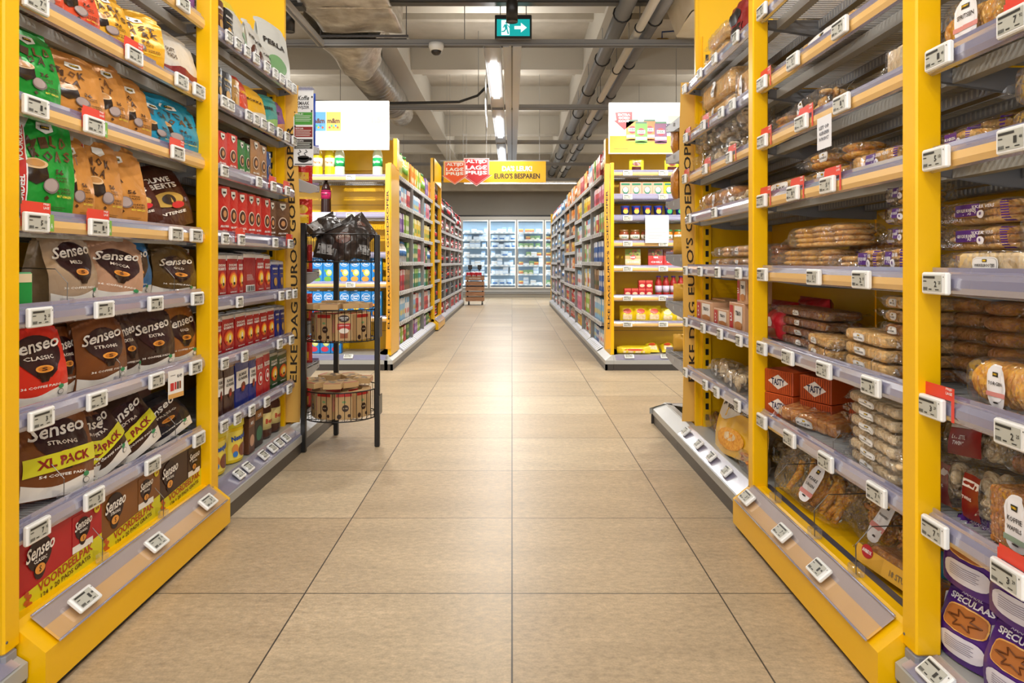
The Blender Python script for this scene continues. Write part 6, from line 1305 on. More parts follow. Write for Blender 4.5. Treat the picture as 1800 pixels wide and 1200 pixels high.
mb.ellipse(f, 0, .04, .03, .011, K, .0006); mb.region(f, -.028, .028, lambda u: .014 + 14 * u * u, lambda u: .04, 8, 2, K, .0006); mb.ellipse(f, .034, .033, .01, .008, K, .0005); mb.rect(f, -.045, .045, .004, .009, K, .0006)
for x in (-.02, .012): mb.tube([f(x, .052, .0015), f(x - .008, .062, .0015), f(x + .008, .07, .0015), f(x, .08, .0015)], .0022, 4, K)
for x, z in ((-.045, .33), (.044, .35), (-.044, .275), (.042, .278), (-.043, .2), (-.045, .142)): mb.ellipse(f, x, z, .004, .006, K, .0008, 6, 1)
r = empty('taste_guide_card', (-1.066, 3.6, 1.452)); tag(r, 'white hanging coffee taste guide card with green, red and black panels', 'sign')
mb.obj('card', r); mb = MB(); mb.box(-.045, .045, -.002, .004, H_ - .004, H_ + .02, CLEAR); mb.box(-.045, .045, .002, .05, H_ + .012, H_ + .016, CLEAR); mb.obj('clip', r)
# ================================================================== NEAR GOODS: RIGHT (wrapped biscuits)
def torus(mb, c, r, t, m, ax='z', n=14, k=7, squash=.8):
    vs = []
    for i in range(n):
        for j in range(k):
            a, b = 2 * PI * i / n, 2 * PI * j / k; q = r + t * math.cos(b); x, y, z = q * math.cos(a), q * math.sin(a), t * math.sin(b) * squash
            if ax == 'y': x, y, z = x, z, y
            if ax == 'x': x, y, z = z, x, y
            vs.append((c[0] + x, c[1] + y, c[2] + z))
    mb.add(vs, [(i * k + j, ((i + 1) % n) * k + j, ((i + 1) % n) * k + (j + 1) % k, i * k + (j + 1) % k) for i in range(n) for j in range(k)], m, True)
def cookie(mb, c, r, t, m, ax='z', n=16, rn=None):
    rn = rn or random; wob = [1 + rn.uniform(-.04, .04) for _ in range(n)]
    vs = []
    for rr, z in ((.82, 0), (1, t * .3), (.98, t * .65), (.75, t), (.0, t * 1.08)):
        for i in range(n):
            a = 2 * PI * i / n; x, y, zz = r * rr * wob[i] * math.cos(a), r * rr * wob[i] * math.sin(a), z - t / 2
            if ax == 'x': x, y, zz = zz, x, y
            if ax == 'y': x, y, zz = x, zz, y
            vs.append((c[0] + x, c[1] + y, c[2] + zz))
    fs = [(q * n + i, q * n + (i + 1) % n, (q + 1) * n + (i + 1) % n, (q + 1) * n + i) for q in range(4) for i in range(n)] + [tuple(range(n))[::-1]]
    mb.add(vs, fs, m, True)
def filmbox(seed, w_, h_, d_, amp=.003, fins='x', film=None, soft=5.0):
    rn = random.Random(seed); cr = vnoise(seed, amp); film = film or FILM; H = h_ / 2
    def prof(s): return max(.0, 1 - abs(s) ** 9) ** .45
    def surf(s, a):
        k = 2 * PI * a; c, q = math.cos(k), math.sin(k); p = 2 / soft
        yy = math.copysign(abs(c) ** p, c) * d_ / 2; zz = math.copysign(abs(q) ** p, q) * H
        e = prof(s); yy *= (.55 + .45 * e); zz *= (.12 + .88 * e)
        o = cr(s * w_ / 2 + yy, zz + yy * .7)
        return (s * w_ / 2, yy * (1 + o * 12), H + zz * (1 + o * 10))
    def f(u, v, o=0):
        s = 2 * u / w_; e = prof(s); t = min(.98, abs((v - H) / (H * (.12 + .88 * e) + 1e-6)))
        y = -(d_ / 2) * (.55 + .45 * e) * (1 - t ** soft) ** (1 / soft)
        return (u, y * (1 + 12 * cr(u + y, (v - H) + y * .7)) - o, v)
    mb = MB(); mb.grid(lambda a, b: surf(-1 + 2 * (.5 - .5 * math.cos(PI * a)), b), 14, 22, film)
    L = .022
    for q in (-1, 1):
        mb.grid(lambda a, b: (q * (w_ / 2 + L * a), (b - .5) * d_ * (.6 + .5 * a) , H + (.006 + .014 * a) * math.sin(b * 9 + seed + a * 2) - .004), 3, 8, film)
    return mb, f
def shield(mb, f, cu, cv, w_, h_, words, ribbon='#d98d86', sub=''):
    W = M('#eeeaea'); K = M('#3a3331'); o = .0035
    mb.ellipse(f, cu, cv, w_ * .5, h_ * .46, W, o, 10, 4, 3.2); mb.ellipse(f, cu, cv + h_ * .1, w_ * .38, h_ * .4, W, o + .0003, 10, 4, 3.5)
    mb.rect(f, cu - w_ * .16, cu + w_ * .16, cv + h_ * .24, cv + h_ * .34, M('#26231c'), o + .001); mb.text(f, 'JUMBO', cu, cv + h_ * .29, w_ * .26, h_ * .055, M('#f2c21c'), o + .002, res=1, bold=.03)
    for i, t in enumerate(words.split('|')): mb.text(f, t, cu, cv + h_ * (.09 - .15 * i), w_ * .72, h_ * .12, K, o + .0015, res=1, bold=.02, keep=True)
    mb.rect(f, cu - w_ * .52, cu + w_ * .52, cv - h_ * .2 - (.1 if '|' in words else 0) * h_, cv - h_ * .1 - (.1 if '|' in words else 0) * h_, M(ribbon), o + .001, 4, 1)
    mb.ellipse(f, cu, cv - h_ * .33, w_ * .16, h_ * .02, K, o + .001, 6, 1)
def plate(mb, f, cu, cv, w_, h_, words, col='#efece8', wc='#3a3331', badge=True):
    mb.ellipse(f, cu, cv, w_ / 2, h_ / 2, M(col), .0035, 10, 3, 4); mb.ellipse(f, cu, cv, w_ / 2 * .93, h_ / 2 * .86, M('#8a8583'), .0038, 10, 2, 4); mb.ellipse(f, cu, cv, w_ / 2 * .91, h_ / 2 * .82, M(col), .0042, 10, 2, 4)
    if badge: mb.rect(f, cu - w_ * .09, cu + w_ * .09, cv + h_ * .14, cv + h_ * .34, M('#26231c'), .0048, 1, 1); mb.rect(f, cu - w_ * .06, cu + w_ * .06, cv + h_ * .19, cv + h_ * .29, M('#f2c21c'), .0054, 1, 1)
    mb.text(f, words, cu, cv - h_ * .1, w_ * .78, h_ * .26, M(wc), .005, res=1, bold=.02)
def pack(seed, w_, h_, d_, kind, ck=0, label=None, words='', film=None, purple=0, amp=.003, layers=None, name='cookie_pack', ribbon='#d98d86', lw=None, lpos=0, n_=None):
    rn = random.Random(seed); mb = MB(); C = COOKIE[ck]; iw, ih, id_ = w_ * .88, h_ * .88, d_ * .88; z0 = h_ * .05
    if kind == 'rounds':
        r_ = min(id_ / 2, iw / 2); nx = max(1, int(iw / (r_ * 1.95))); ly = layers or max(1, int(ih / .02)); t = ih / ly
        for i in range(nx):
            for k in range(ly):
                x = -iw / 2 + r_ + (iw - 2 * r_) * (i / max(1, nx - 1) if nx > 1 else .5); cookie(mb, (x + rn.uniform(-.003, .003), rn.uniform(-.004, .004), z0 + t * (k + .5)), r_ * .97, t * .96, C, rn=rn)
    elif kind == 'row':
        k = n_ or int(iw / .013); t = iw / k; r_ = min(ih / 2, id_ / 2)
        for i in range(k): cookie(mb, (-iw / 2 + t * (i + .5), rn.uniform(-.003, .003), z0 + r_ + rn.uniform(0, .003)), r_ * rn.uniform(.94, 1), t * .95, C, ax='x', rn=rn)
    elif kind == 'wafer':
        k = int(iw / .011); t = iw / k
        for i in range(k):
            x = -iw / 2 + t * i; mb.box(x, x + t * .7, -id_ / 2, id_ / 2, z0, z0 + ih * rn.uniform(.96, 1), C, .002)
            for q in range(6): mb.box(x + t * .1, x + t * .95, -id_ / 2 - .001, -id_ / 2 + .002, z0 + ih * (q + .2) / 6, z0 + ih * (q + .6) / 6, COOKIE[1])
    elif kind == 'bars':
        nx = max(1, int(iw / .035)); ly = layers or 1
        for i in range(nx):
            for k in range(ly):
                x = -iw / 2 + iw * i / nx; mb.box(x + .001, x + iw / nx - .001, -id_ / 2, id_ / 2, z0 + ih * k / ly + .001, z0 + ih * (k + 1) / ly - .001, C, min(.006, ih / ly * .3))
    elif kind == 'fingers':
        for i in range(14):
            x = rn.uniform(-iw * .36, iw * .36); y = rn.uniform(-id_ * .35, id_ * .35); mb.tube([(x, y, z0 + .01), (x + rn.uniform(-.02, .02), y + .01, z0 + ih * .5), (x + rn.uniform(-.03, .03), y, z0 + ih * rn.uniform(.75, 1))], [.008, .013, .009], 8, C)
    elif kind == 'rings':
        for i in range(16):
            torus(mb, (rn.uniform(-iw * .36, iw * .36), rn.uniform(-id_ * .25, id_ * .25), z0 + rn.uniform(.12, .88) * ih), .02, .009, C, rn.choice(['x', 'y', 'y', 'z']), 12, 6)
    elif kind == 'mix':
        for i in range(22): cookie(mb, (rn.uniform(-iw * .4, iw * .4), rn.uniform(-id_ * .36, id_ * .36), z0 + rn.uniform(.12, .88) * ih), rn.uniform(.014, .024), .012, C, rn.choice('xyz'), 10, rn)
    elif kind == 'loaf':
        ly = layers or 1
        for k in range(ly): mb.box(-iw / 2, iw / 2, -id_ / 2, id_ / 2, z0 + ih * k / ly, z0 + ih * (k + 1) / ly - .002, C, min(.02, ih / ly * .3))
    fm, f = filmbox(seed, w_, h_, d_, amp * 1.5, film=film)
    parts = [('biscuits' if name != 'bread_pack' else 'bread', mb), ('wrapper', fm)]
    if label:
        lb = MB()
        if label == 'shield': shield(lb, f, lpos, h_ * .5, lw or w_ * .4, h_ * .86, words, ribbon)
        elif label == 'plate': plate(lb, f, lpos, h_ * .5, lw or w_ * .5, h_ * .55, words)
        elif label == 'purple':
            lb.rect(f, lpos - (lw or w_ * .3) / 2, lpos + (lw or w_ * .3) / 2, h_ * .35, h_ * .82, M('#4e1f78'), .0035, 4, 2); lb.text(f, words, lpos, h_ * .58, (lw or w_ * .3) * .84, h_ * .13, WHITE, .005, res=1, bold=.02)
            lb.ellipse(f, lpos + (lw or w_ * .3) / 2 + .006, h_ * .4, .01, h_ * .16, M('#e8e4ea'), .0045, 8, 2); lb.text(f, '8', lpos + (lw or w_ * .3) / 2 + .006, h_ * .42, .006, h_ * .14, M('#4e1f78'), .006, res=1)
        elif label == 'red': lb.rect(f, -w_ * .28, w_ * .3, h_ * .1, h_ * .92, M('#7c1d1c', 'gloss'), .0035, 5, 5); lb.rect(f, -w_ * .28, w_ * .3, h_ * .68, h_ * .82, M('#d9cfc8'), .004, 5, 1); [lb.text(f, t, -w_ * .08, h_ * (.48 - .13 * i), w_ * .34, h_ * .09, M('#efe2dc'), .005, res=1, keep=True) for i, t in enumerate(words.split('|'))]
        if purple:
            Pm = M('#4a2080'); Wm = M('#e7e3ea')
            for q in ((-.46, -.4), (.4, .46)):
                for i in range(9): lb.rect(f, w_ * q[0], w_ * q[1], h_ * (.08 + i * .095), h_ * (.13 + i * .095), Pm, .003, 1, 1)
            if purple > 1:
                for k, t in enumerate(('DELICIOUS', 'FRESH TASTY', 'LEKKER VERS')): lb.text(f, t, -w_ * .22 + k * w_ * .2, h_ * (.22 + .24 * (k % 3)), w_ * .3, h_ * .13, Wm, .0032, res=1)
        parts.append(('label', lb))
    return dict(name=name, cat='bread pack' if name == 'bread_pack' else 'biscuit pack', root=None, parts=[(n, m.mesh(n), []) for n, m in parts])
URB = 'right yellow unit'; URC = 'right cake unit'; URA = 'near right edge unit'
def PR(mk, xa, xb, yt, z, desc, row, unit_=URB, rot=0, push=0, tilt=(0, 0), dd=.11, pl=.905, h=None, wk=.97, place=None):
    a, b = spanR(xa, xb, pl + push); w_ = (b - a) * wk; c = (a + b) / 2; h_ = h or (ztop(yt, c) - z)
    P = mk(w_, h_, dd) if callable(mk) else mk
    return put(P, (pl + push + dd / 2 + .006, c, z + .0015), -PI / 2 + R(rot), desc, place or f'on {SN[row]} shelf, {unit_}', tilt=tilt)
pk = lambda seed, kind, **k: (lambda w_, h_, d_: pack(seed, w_, h_, d_, kind, **k))
# right yellow unit
PR(pk(101, 'bars', ck=0, label='plate', words='KOEK'), 1395, 1500, 0, RZ[1], 'flat clear pack of pale biscuits', 1, h=.055, dd=.14)
PR(pk(102, 'rounds', ck=1, layers=3), 1337, 1385, 0, RZ[2], 'clear bag of brown biscuits by the post', 2, h=.075, dd=.14)
PR(pk(103, 'mix', ck=0, label='shield', words='KOEK', amp=.006, lw=.05), 1362, 1462, 0, RZ[2], 'crinkled clear bag of mixed biscuits', 2, h=.09, dd=.15, rot=-6)
PR(pk(104, 'bars', ck=3), 1545, 1600, 0, RZ[2], 'pale biscuit pack beside the near post', 2, h=.09)
PR(pk(105, 'rounds', ck=4, label='plate', words='RONDO', layers=2, lw=.06), 1400, 1500, 0, RZ[3] + .056, 'clear pack of round golden cakes, upper of two,', 3, h=.05, dd=.13)
PR(pk(106, 'rounds', ck=4, label='plate', words='RONDO', layers=2, lw=.06), 1404, 1488, 0, RZ[3], 'clear pack of round golden cakes, lower of two,', 3, h=.05, dd=.13)
PR(pk(107, 'rounds', ck=1, layers=4), 1496, 1580, 0, RZ[3], 'tall clear stack of brown filled biscuits', 3, h=.1, dd=.13, push=.1)
PR(pk(108, 'bars', ck=0, label='purple', words='APPELKOEKEN', purple=2, lw=.05), 1484, 1578, 0, RZ[3], 'apple biscuit pack with purple label', 3, h=.058, dd=.1)
PR(pk(109, 'loaf', ck=0, label='plate', words='CAKE'), 1337, 1402, 0, RZ[3], 'low clear cake pack by the far post', 3, h=.055, dd=.13)
RDK = pk(110, 'rounds', ck=0, layers=4)
PR(pk(110, 'rounds', ck=0, layers=4, amp=.004), 1374, 1482, 0, RZ[4] + .073, 'clear stack of golden round biscuits, upper,', 4, h=.07, dd=.13)
PR(pk(111, 'rounds', ck=0, layers=4, amp=.004), 1356, 1458, 0, RZ[4], 'clear stack of golden round biscuits, lower,', 4, h=.072, dd=.13)
PR(pk(112, 'rounds', ck=1, layers=5), 1334, 1368, 0, RZ[4], 'dark clear biscuit pack by the far post', 4, h=.1, dd=.12, push=.05)
PR(pk(113, 'rounds', ck=0, layers=3), 1444, 1500, 0, RZ[4], 'small clear pack of round biscuits', 4, h=.05, dd=.11)
PR(pk(114, 'bars', ck=1, layers=2), 1478, 1570, 0, RZ[4] + .002, 'brown biscuit pack at the back', 4, h=.09, dd=.12, push=.13)
PR(pk(115, 'rounds', ck=0, label='purple', words='GEVULDE KOEKEN', purple=2, layers=4, lw=.045), 1495, 1536, 0, RZ[4], 'white and purple printed biscuit pack', 4, h=.065, dd=.1)
PR(pk(116, 'rounds', ck=0, label='purple', words='KOEKEN', purple=2, layers=4, lw=.03), 1537, 1584, 0, RZ[4], 'white and purple printed biscuit pack', 4, h=.067, dd=.1)
for i in range(3): PR(pk(117 + i, 'rounds', ck=0, label='purple', words='KOEKEN', purple=2, layers=3, lw=.03), 1549, 1596, 0, RZ[4] + .07 + i * .05, ['purple printed pack, lowest of stack,', 'purple printed pack, middle of stack,', 'purple printed pack, top of stack,'][i], 4, h=.048, dd=.12, push=.02)
DOT = lambda w_, h_, d_: pillow('biscuit_bag', 'bag', w_, h_, d_, '#c3202a', 41, '#8a4a22', patch='#f0e6e2')
PR(DOT, 1337, 1382, 0, RZ[5], 'red bag with white dots', 5, h=.13, dd=.09, push=.14); PR(DOT, 1384, 1436, 0, RZ[5] + .0, 'red bag with white dots', 5, h=.15, dd=.09, push=.2)
PR(DOT, 1337, 1360, 0, RZ[5], 'red biscuit bag at the shelf front', 5, h=.11, dd=.08, push=.03)
put(carton('cardboard_tray', 'tray', .24, .12, .02, '#a9854a', soft=.002), (1.3, 2.14, RZ[5] + .001), -PI / 2, 'plain tan cardboard tray', 'standing at the back of the sixth right shelf')
for i in range(4): PR(pk(121 + i, 'bars', ck=2, label='plate', words='BROWNIE', lw=.05, amp=.004), 1362 - i * 3, 1448, 0, RZ[5] + i * .033, ['flat dark cake pack, lowest of four,', 'flat dark cake pack, second of four,', 'flat dark cake pack, third of four,', 'flat dark cake pack, topmost of four,'][i], 5, h=.032, dd=.14, push=.05)
for i in range(2): PR(pk(126 + i, 'bars', ck=0, label='plate', words='SNIJKOEK', lw=.06), 1402, 1462, 0, RZ[5] + i * .034, ['front pale cake pack, lower,', 'front pale cake pack, upper,'][i], 5, h=.033, dd=.11, rot=-8)
for i in range(3): PR(pk(129 + i, 'bars', ck=5, label='plate', words='LANGE VINGERS', lw=.07), 1466, 1560, 0, RZ[5] + i * .036, ['golden sponge biscuit pack, lowest of three,', 'golden sponge biscuit pack, middle,', 'golden sponge biscuit pack, topmost,'][i], 5, h=.035, dd=.12, rot=-5)
for i in range(6): PR(pk(133 + i, 'loaf', ck=[1, 0, 5][i % 3], amp=.006, label='plate', words='KOEK', lw=.04), 1540, 1600, 0, RZ[5] + i * .034, f'crinkled clear pack, {["lowest","second","third","fourth","fifth","topmost"][i]} of six,', 5, h=.033, dd=.13, push=.03, place='stacked at near post, sixth right shelf')
def tasty(w_, h_, d_):
    mb = MB(); f = flat(-d_ / 2); O = M('#c4501f'); mb.box(-w_ / 2, w_ / 2, -d_ / 2, d_ / 2, 0, h_, O, .002)
    for i in range(14): x = -w_ / 2 + w_ * (i + .3) / 14; mb.rect(f, x, x + w_ * .02, .003, h_ - .003, M('#7a2d14'), .0006, 1, 1)
    mb.poly(f, [(-w_ * .36, h_ * .5), (0, h_ * .82), (w_ * .36, h_ * .5), (0, h_ * .18)], M('#e8ddd4'), .0012); mb.text(f, 'TASTY', 0, h_ * .5, w_ * .46, h_ * .3, M('#2c2a4a'), .002, res=1, bold=.03)
    return proto('biscuit_box', 'box', [('biscuit_box', mb)])
T1 = tasty(.13, .08, .14)
for i, (y, z, s) in enumerate(((2.465, 0, 'left lower'), (2.465, 1, 'left upper'), (2.322, 0, 'middle lower'), (2.322, 1, 'middle upper'), (2.17, 0, 'right lower'))): put(T1, (.985 if i < 2 else 1.05 if i < 4 else 1.14, y, RZ[6] + .0015 + z * .083), -PI / 2 + R(24), f'orange striped biscuit box, {s} one,', 'on the seventh shelf of the right yellow unit', sc=(1, 1, 1))
PR(pk(141, 'bars', ck=1, label='plate', words='KOEK', lw=.07, film=FILM2), 1376, 1436, 0, RZ[6] + .012, 'tilted tray of chocolate decorated biscuits', 6, h=.05, dd=.13, rot=22, tilt=(R(10), R(4)), push=.02)
for i in range(6): PR(pk(142 + i, 'bars', ck=3, label='plate', words='BOKKENPOOTJES', lw=.09), 1474, 1580, 0, RZ[6] + i * .032, f'pale biscuit tray, {["lowest", "second", "third", "fourth", "fifth", "topmost"][i]} of six stacked', 6, h=.031, dd=.12, rot=(-6, -4, -7, -5, -6, -3)[i])
PR(pk(149, 'mix', ck=3, amp=.006), 1550, 1605, 0, RZ[6], 'clear bag of pale biscuits at the near post', 6, h=.12, dd=.08, push=-.0)
PR(pk(150, 'mix', ck=3, amp=.005, label='plate', words='NOTEN', lw=.03), 1335, 1385, 0, .147, 'clear bag of pale cookies', 7, h=.1, dd=.1, push=.13, place='on the yellow base beside the far post')
PR(pk(151, 'mix', ck=1, amp=.005), 1345, 1400, 0, .25, 'clear bag of brown nuts, on top,', 7, h=.09, dd=.1, push=.15, place='on the yellow base beside the far post')
PR(pk(152, 'fingers', ck=4, amp=.005, label='shield', words='KRAKE|LINGEN', lw=.06), 1356, 1440, 0, .147, 'leaning bag of golden finger biscuits', 7, h=.165, dd=.085, push=.015, tilt=(R(-30), R(10)), rot=14, place='on the base of the right yellow unit')
PR(pk(153, 'fingers', ck=4, amp=.005, label='shield', words='STENGELS', lw=.06), 1420, 1500, 0, .15, 'golden finger biscuit bag lying behind', 7, h=.2, dd=.09, push=.26, tilt=(R(-60), R(0)), place='on the base of the right yellow unit')
PR(pk(154, 'rings', ck=1, amp=.005, label='shield', words='KRANSJES', lw=.055), 1466, 1572, 0, .147, 'leaning bag of biscuit rings', 7, h=.165, dd=.09, push=.07, tilt=(R(-28), R(8)), rot=6, place='on the base of the right yellow unit')
put(pillow('blue_bag', 'bag', .12, .1, .05, '#1f7f9c', 44), (1.06, 1.74, .147), -PI / 2, 'blue bag', 'at the near post on the right yellow base')
def breadpack(words):
    P = pack(155, .34, .075, .16, 'loaf', ck=1, layers=1, name='bread_pack'); lb = MB(); f = flat(-.086)
    lb.rect(f, -.168, .168, 0, .055, M('#dba63c', 'gloss'), 0); lb.ellipse(f, -.11, .045, .03, .022, M('#b3202c'), .002); lb.text(f, "AVIREUX", -.11, .045, .048, .012, WHITE, .003, res=1, bold=.03); lb.text(f, words, .06, .025, .1, .02, M('#7d6a4a'), .002, res=1)
    P['parts'].append(('label', lb.mesh('label'), [])); return P
BPK = breadpack('18 STUKS')
put(BPK, (1.0, 1.77, .15), -PI / 2 + .12, 'yellow and clear pack of long bread rolls', 'on yellow base at near right post', tilt=(R(-14), 0), sc=.78)
put(BPK, (1.16, 1.6, .15), -PI / 2 + .05, 'yellow and clear bread roll pack lying on another', 'behind the near right post', tilt=(R(-12), 0)); put(BPK, (1.2, 1.56, .24), -PI / 2, 'yellow topmost bread roll pack', 'behind the near right post', tilt=(R(-12), 0))
for x in (1363, 1432, 1505): put(DV, (.872, .872 * FPX / (x - 900), .166), -PI / 2, 'clear divider with bent wire', 'on the yellow base of the right yellow unit', sc=1.3)
for x, z, n_ in ((1450, RZ[5], 5), (1532, RZ[5], 5), (1398, RZ[6], 6), (1465, RZ[6], 6), (1490, RZ[2], 2)): put(DV, (.9, .9 * FPX / (x - 900), z + .002), -PI / 2, 'small clear shelf divider', f'on {SN[n_]} shelf, right yellow unit', sc=.6)
mb = MB(); f = flat(0); mb.rect(f, -.045, .045, -.09, 0, M('#e9e9ec', 'paper'), 0)
for i, t in enumerate(('LET OP', 'ALLERGENEN', 'IN PRODUCT')): mb.text(f, t, 0, -.03 - i * .016, .06, .01, M('#3a3a4a'), .001, res=1)
tag(mb.obj('notice_card', loc=(.868, .87 * FPX / 550, 1.365), rz=-PI / 2), 'small white notice card hanging from the third right shelf', 'card')
# cake unit beyond
PRC = lambda mk, xa, xb, z, ds, row, h, **k: PR(mk, xa, xb, 0, z, ds, row, unit_=URC, h=h, **k)
PRC(pk(160, 'loaf', ck=5, amp=.005), 1232, 1272, RZ[0], 'clear wrapped brioche loaf, lower,', 0, .085, dd=.12); PRC(pk(161, 'loaf', ck=5, amp=.005), 1238, 1274, RZ[0] + .088, 'clear wrapped brioche loaf, upper,', 0, .075, dd=.12)
PRC(pk(162, 'bars', ck=3, amp=.005), 1212, 1232, RZ[0], 'small clear cake pack at the far end', 0, .06, dd=.1)
PRC(lambda w_, h_, d_: pillow('cake_bag', 'bag', w_, h_, d_, '#8c2320', 51, '#2a1a18', patch='#1d1616'), 1272, 1306, RZ[0], 'black and red cake bag', 0, .19, dd=.09)
PRC(pk(163, 'loaf', ck=5, amp=.005, label='plate', words='CAKE', lw=.05), 1226, 1284, RZ[1] + .085, 'yellow cake in clear wrap, upper,', 1, .12, dd=.14); PRC(pk(164, 'loaf', ck=5, amp=.005, label='plate', words='CAKE', lw=.05), 1222, 1288, RZ[1], 'yellow cake in clear wrap, lower,', 1, .083, dd=.14)
PRC(pk(165, 'loaf', ck=0, amp=.006, label='plate', words='CAKE', lw=.04), 1286, 1316, RZ[1], 'golden cake pack beside the post', 1, .14, dd=.12)
for i, (a, b, z, h) in enumerate(((1212, 1240, 0, .1), (1240, 1270, 0, .1), (1268, 1300, 0, .1), (1218, 1250, .1, .1), (1246, 1284, .1, .1), (1280, 1308, .1, .1))):
    PRC(pk(166 + i, 'mix', ck=3, amp=.008), a, b, RZ[2] + z, 'crinkled bag of pale cakes' + (' in the lower layer' if z == 0 else ' in the upper layer'), 2, h, dd=.13)
PRC(pk(173, 'rounds', ck=1, layers=2, film=FILM2, label='plate', words='TAART', lw=.03), 1222, 1290, RZ[3], 'clear tray of iced round cakes', 3, .1, dd=.14); PRC(pk(174, 'mix', ck=3, amp=.006, label='plate', words='KOEK', lw=.04), 1262, 1312, RZ[3], 'low clear bag beside the iced cakes', 3, .055, dd=.1, push=-.01)
for i, (a, b, z) in enumerate(((1246, 1276, 0), (1276, 1312, 0), (1250, 1278, .05), (1278, 1312, .05))): PRC(pk(175 + i, 'rounds', ck=0, amp=.005, label='plate', words='MINI', lw=.03), a, b, RZ[4] + z, 'clear pack of small pale cakes' + (', lower' if z == 0 else ', upper') + ' layer,', 4, .048, dd=.12)
def lu(w_, h_, d_):
    mb = MB(); f = flat(-d_ / 2); mb.box(-w_ / 2, w_ / 2, -d_ / 2, d_ / 2, 0, h_, M('#cfa07a'), .002); mb.rect(f, -w_ * .46, -w_ * .22, h_ * .1, h_ * .9, M('#c2272c'), .001); mb.text(f, 'LU', -w_ * .34, h_ * .5, w_ * .18, h_ * .2, WHITE, .002, res=1, bold=.04, rot=PI / 2)
    mb.rect(f, -w_ * .12, w_ * .38, h_ * .35, h_ * .9, M('#efe9e2'), .001); mb.text(f, 'TRIO', w_ * .13, h_ * .66, w_ * .36, h_ * .16, M('#333333'), .002, res=1, bold=.03); mb.ellipse(f, w_ * .14, h_ * .25, w_ * .24, h_ * .14, M('#c07a3a'), .002)
    return proto('biscuit_box', 'box', [('biscuit_box', mb)])
for a, b, z, h, ds in ((1222, 1250, 0, .1, 'pink-beige biscuit box with red strip'), (1252, 1278, 0, .08, 'low red and beige biscuit box'), (1279, 1306, 0, .12, 'pink-beige biscuit box with red strip'), (1293, 1310, .121, .1, 'biscuit box standing on another')): PRC(lu, a, b, RZ[5] + z, ds, 5, h, dd=.1)
PRC(lu, 1246, 1272, RZ[5], 'biscuit box standing behind the low one', 5, .105, dd=.08, push=.1)
for i, (a, b, p) in enumerate(((1244, 1272, .02), (1268, 1300, .0), (1286, 1312, .06))): PRC(pk(180 + i, 'mix', ck=3, film=FILM2, amp=.002, label='plate', words='MIX', lw=.03), a, b, RZ[6], 'clear plastic tub of pink and white sweets', 6, .09, dd=.1, push=p)
def madel(w_, h_, d_):
    P = pouch(190, w_, h_, d_, '#e8b21c', fin='gloss'); mb, f = P
    mb.region(f, -w_ * .48, w_ * .48, lambda u: h_ * (.6 + .06 * math.sin(u * 14)), lambda u: h_ * .99, 12, 6, M('#e8e4dc', 'foil'), .002); mb.text(f, 'Madeleines', 0, h_ * .75, w_ * .8, h_ * .1, M('#2b211c'), .004, rot=-.1, bold=.02, shear=.3)
    mb.ellipse(f, .01, h_ * .26, w_ * .36, h_ * .17, COOKIE[4], .003, 12, 4); mb.ellipse(f, .02, h_ * .3, w_ * .16, h_ * .07, COOKIE[3], .004, 8, 2)
    return proto('cake_bag', 'cake bag', [('cake_bag', mb)])
PR(madel, 1246, 1310, 0, .131, 'big white and yellow madeleine bag', 7, h=.27, dd=.1, place='on the base beyond the right yellow unit', tilt=(R(-8), R(-8)), unit_=URC)
PR(pk(191, 'mix', ck=2, amp=.006), 1222, 1256, 0, .131, 'red-brown crinkled cake pack', 7, h=.07, dd=.12, push=.06, place='on the base beyond the right yellow unit')
PR(pk(192, 'mix', ck=1, amp=.005), 1292, 1318, 0, .131, 'clear bag of brown nuts', 7, h=.08, dd=.08, place='on the base beyond the right yellow unit')
# near right edge unit
PRA = lambda mk, xa, xb, z, ds, row, h, **k: PR(mk, xa, xb, 0, z, ds, row, unit_=URA, h=h, **k)
PRA(pk(200, 'row', ck=4, label='shield', words='SPRITSEN', lw=.07), 1642, 1755, RZ[2], 'clear pack of golden shortbread', 2, .11, dd=.1); PRA(pk(201, 'row', ck=4, label='shield', words='KOEK', lw=.05), 1757, 1860, RZ[2], 'clear pack of golden biscuits at the edge', 2, .11, dd=.1)
PRA(pk(202, 'rounds', ck=0, label='purple', words='KOEKEN', purple=1, layers=2, lw=.04), 1636, 1702, RZ[3], 'low purple striped biscuit pack', 3, .05, dd=.11); PRA(pk(203, 'rounds', ck=0, label='purple', words='ROOMBOTER', purple=1, layers=3, lw=.045), 1660, 1766, RZ[3], 'taller purple striped pack behind', 3, .085, dd=.12, push=.09)
PRA(pk(204, 'rounds', ck=4, layers=2, film=FILM2), 1764, 1860, RZ[3], 'clear tray of round cakes, lower,', 3, .05, dd=.12); PRA(pk(205, 'row', ck=4, film=FILM2), 1768, 1870, RZ[3] + .055, 'clear tray of round cakes, upper,', 3, .075, dd=.12)
for i in range(3): PRA(pk(206 + i, 'rounds', ck=0, label='purple', words='GEVULDE KOEKEN', purple=2, layers=3, lw=.075), 1634, 1772, RZ[4] + i * .053, f'purple labelled filled biscuit pack, {["lowest", "middle", "topmost"][i]} of stack,', 4, .052, dd=.12, push=.035)
PRA(pk(210, 'bars', ck=3, label='plate', words='WIKKELBOOTJES', lw=.075, film=FILM2), 1668, 1800, RZ[4], 'clear pack of pale folded biscuits in front', 4, .052, dd=.03, push=-.0)
PRA(pk(211, 'rounds', ck=0, layers=3, amp=.006), 1776, 1870, RZ[4], 'crinkled clear pack at the picture edge', 4, .12, dd=.1, push=.05)
for i in range(6): PRA(pk(212 + i, 'rounds', ck=1 + (i == 0), layers=1, amp=.004), 1632, 1770, RZ[5] + i * .034, f'flat pack of brown filled cakes, {["lowest", "second", "third", "fourth", "fifth", "topmost"][i]} of six,', 5, .033, dd=.12, push=.12)
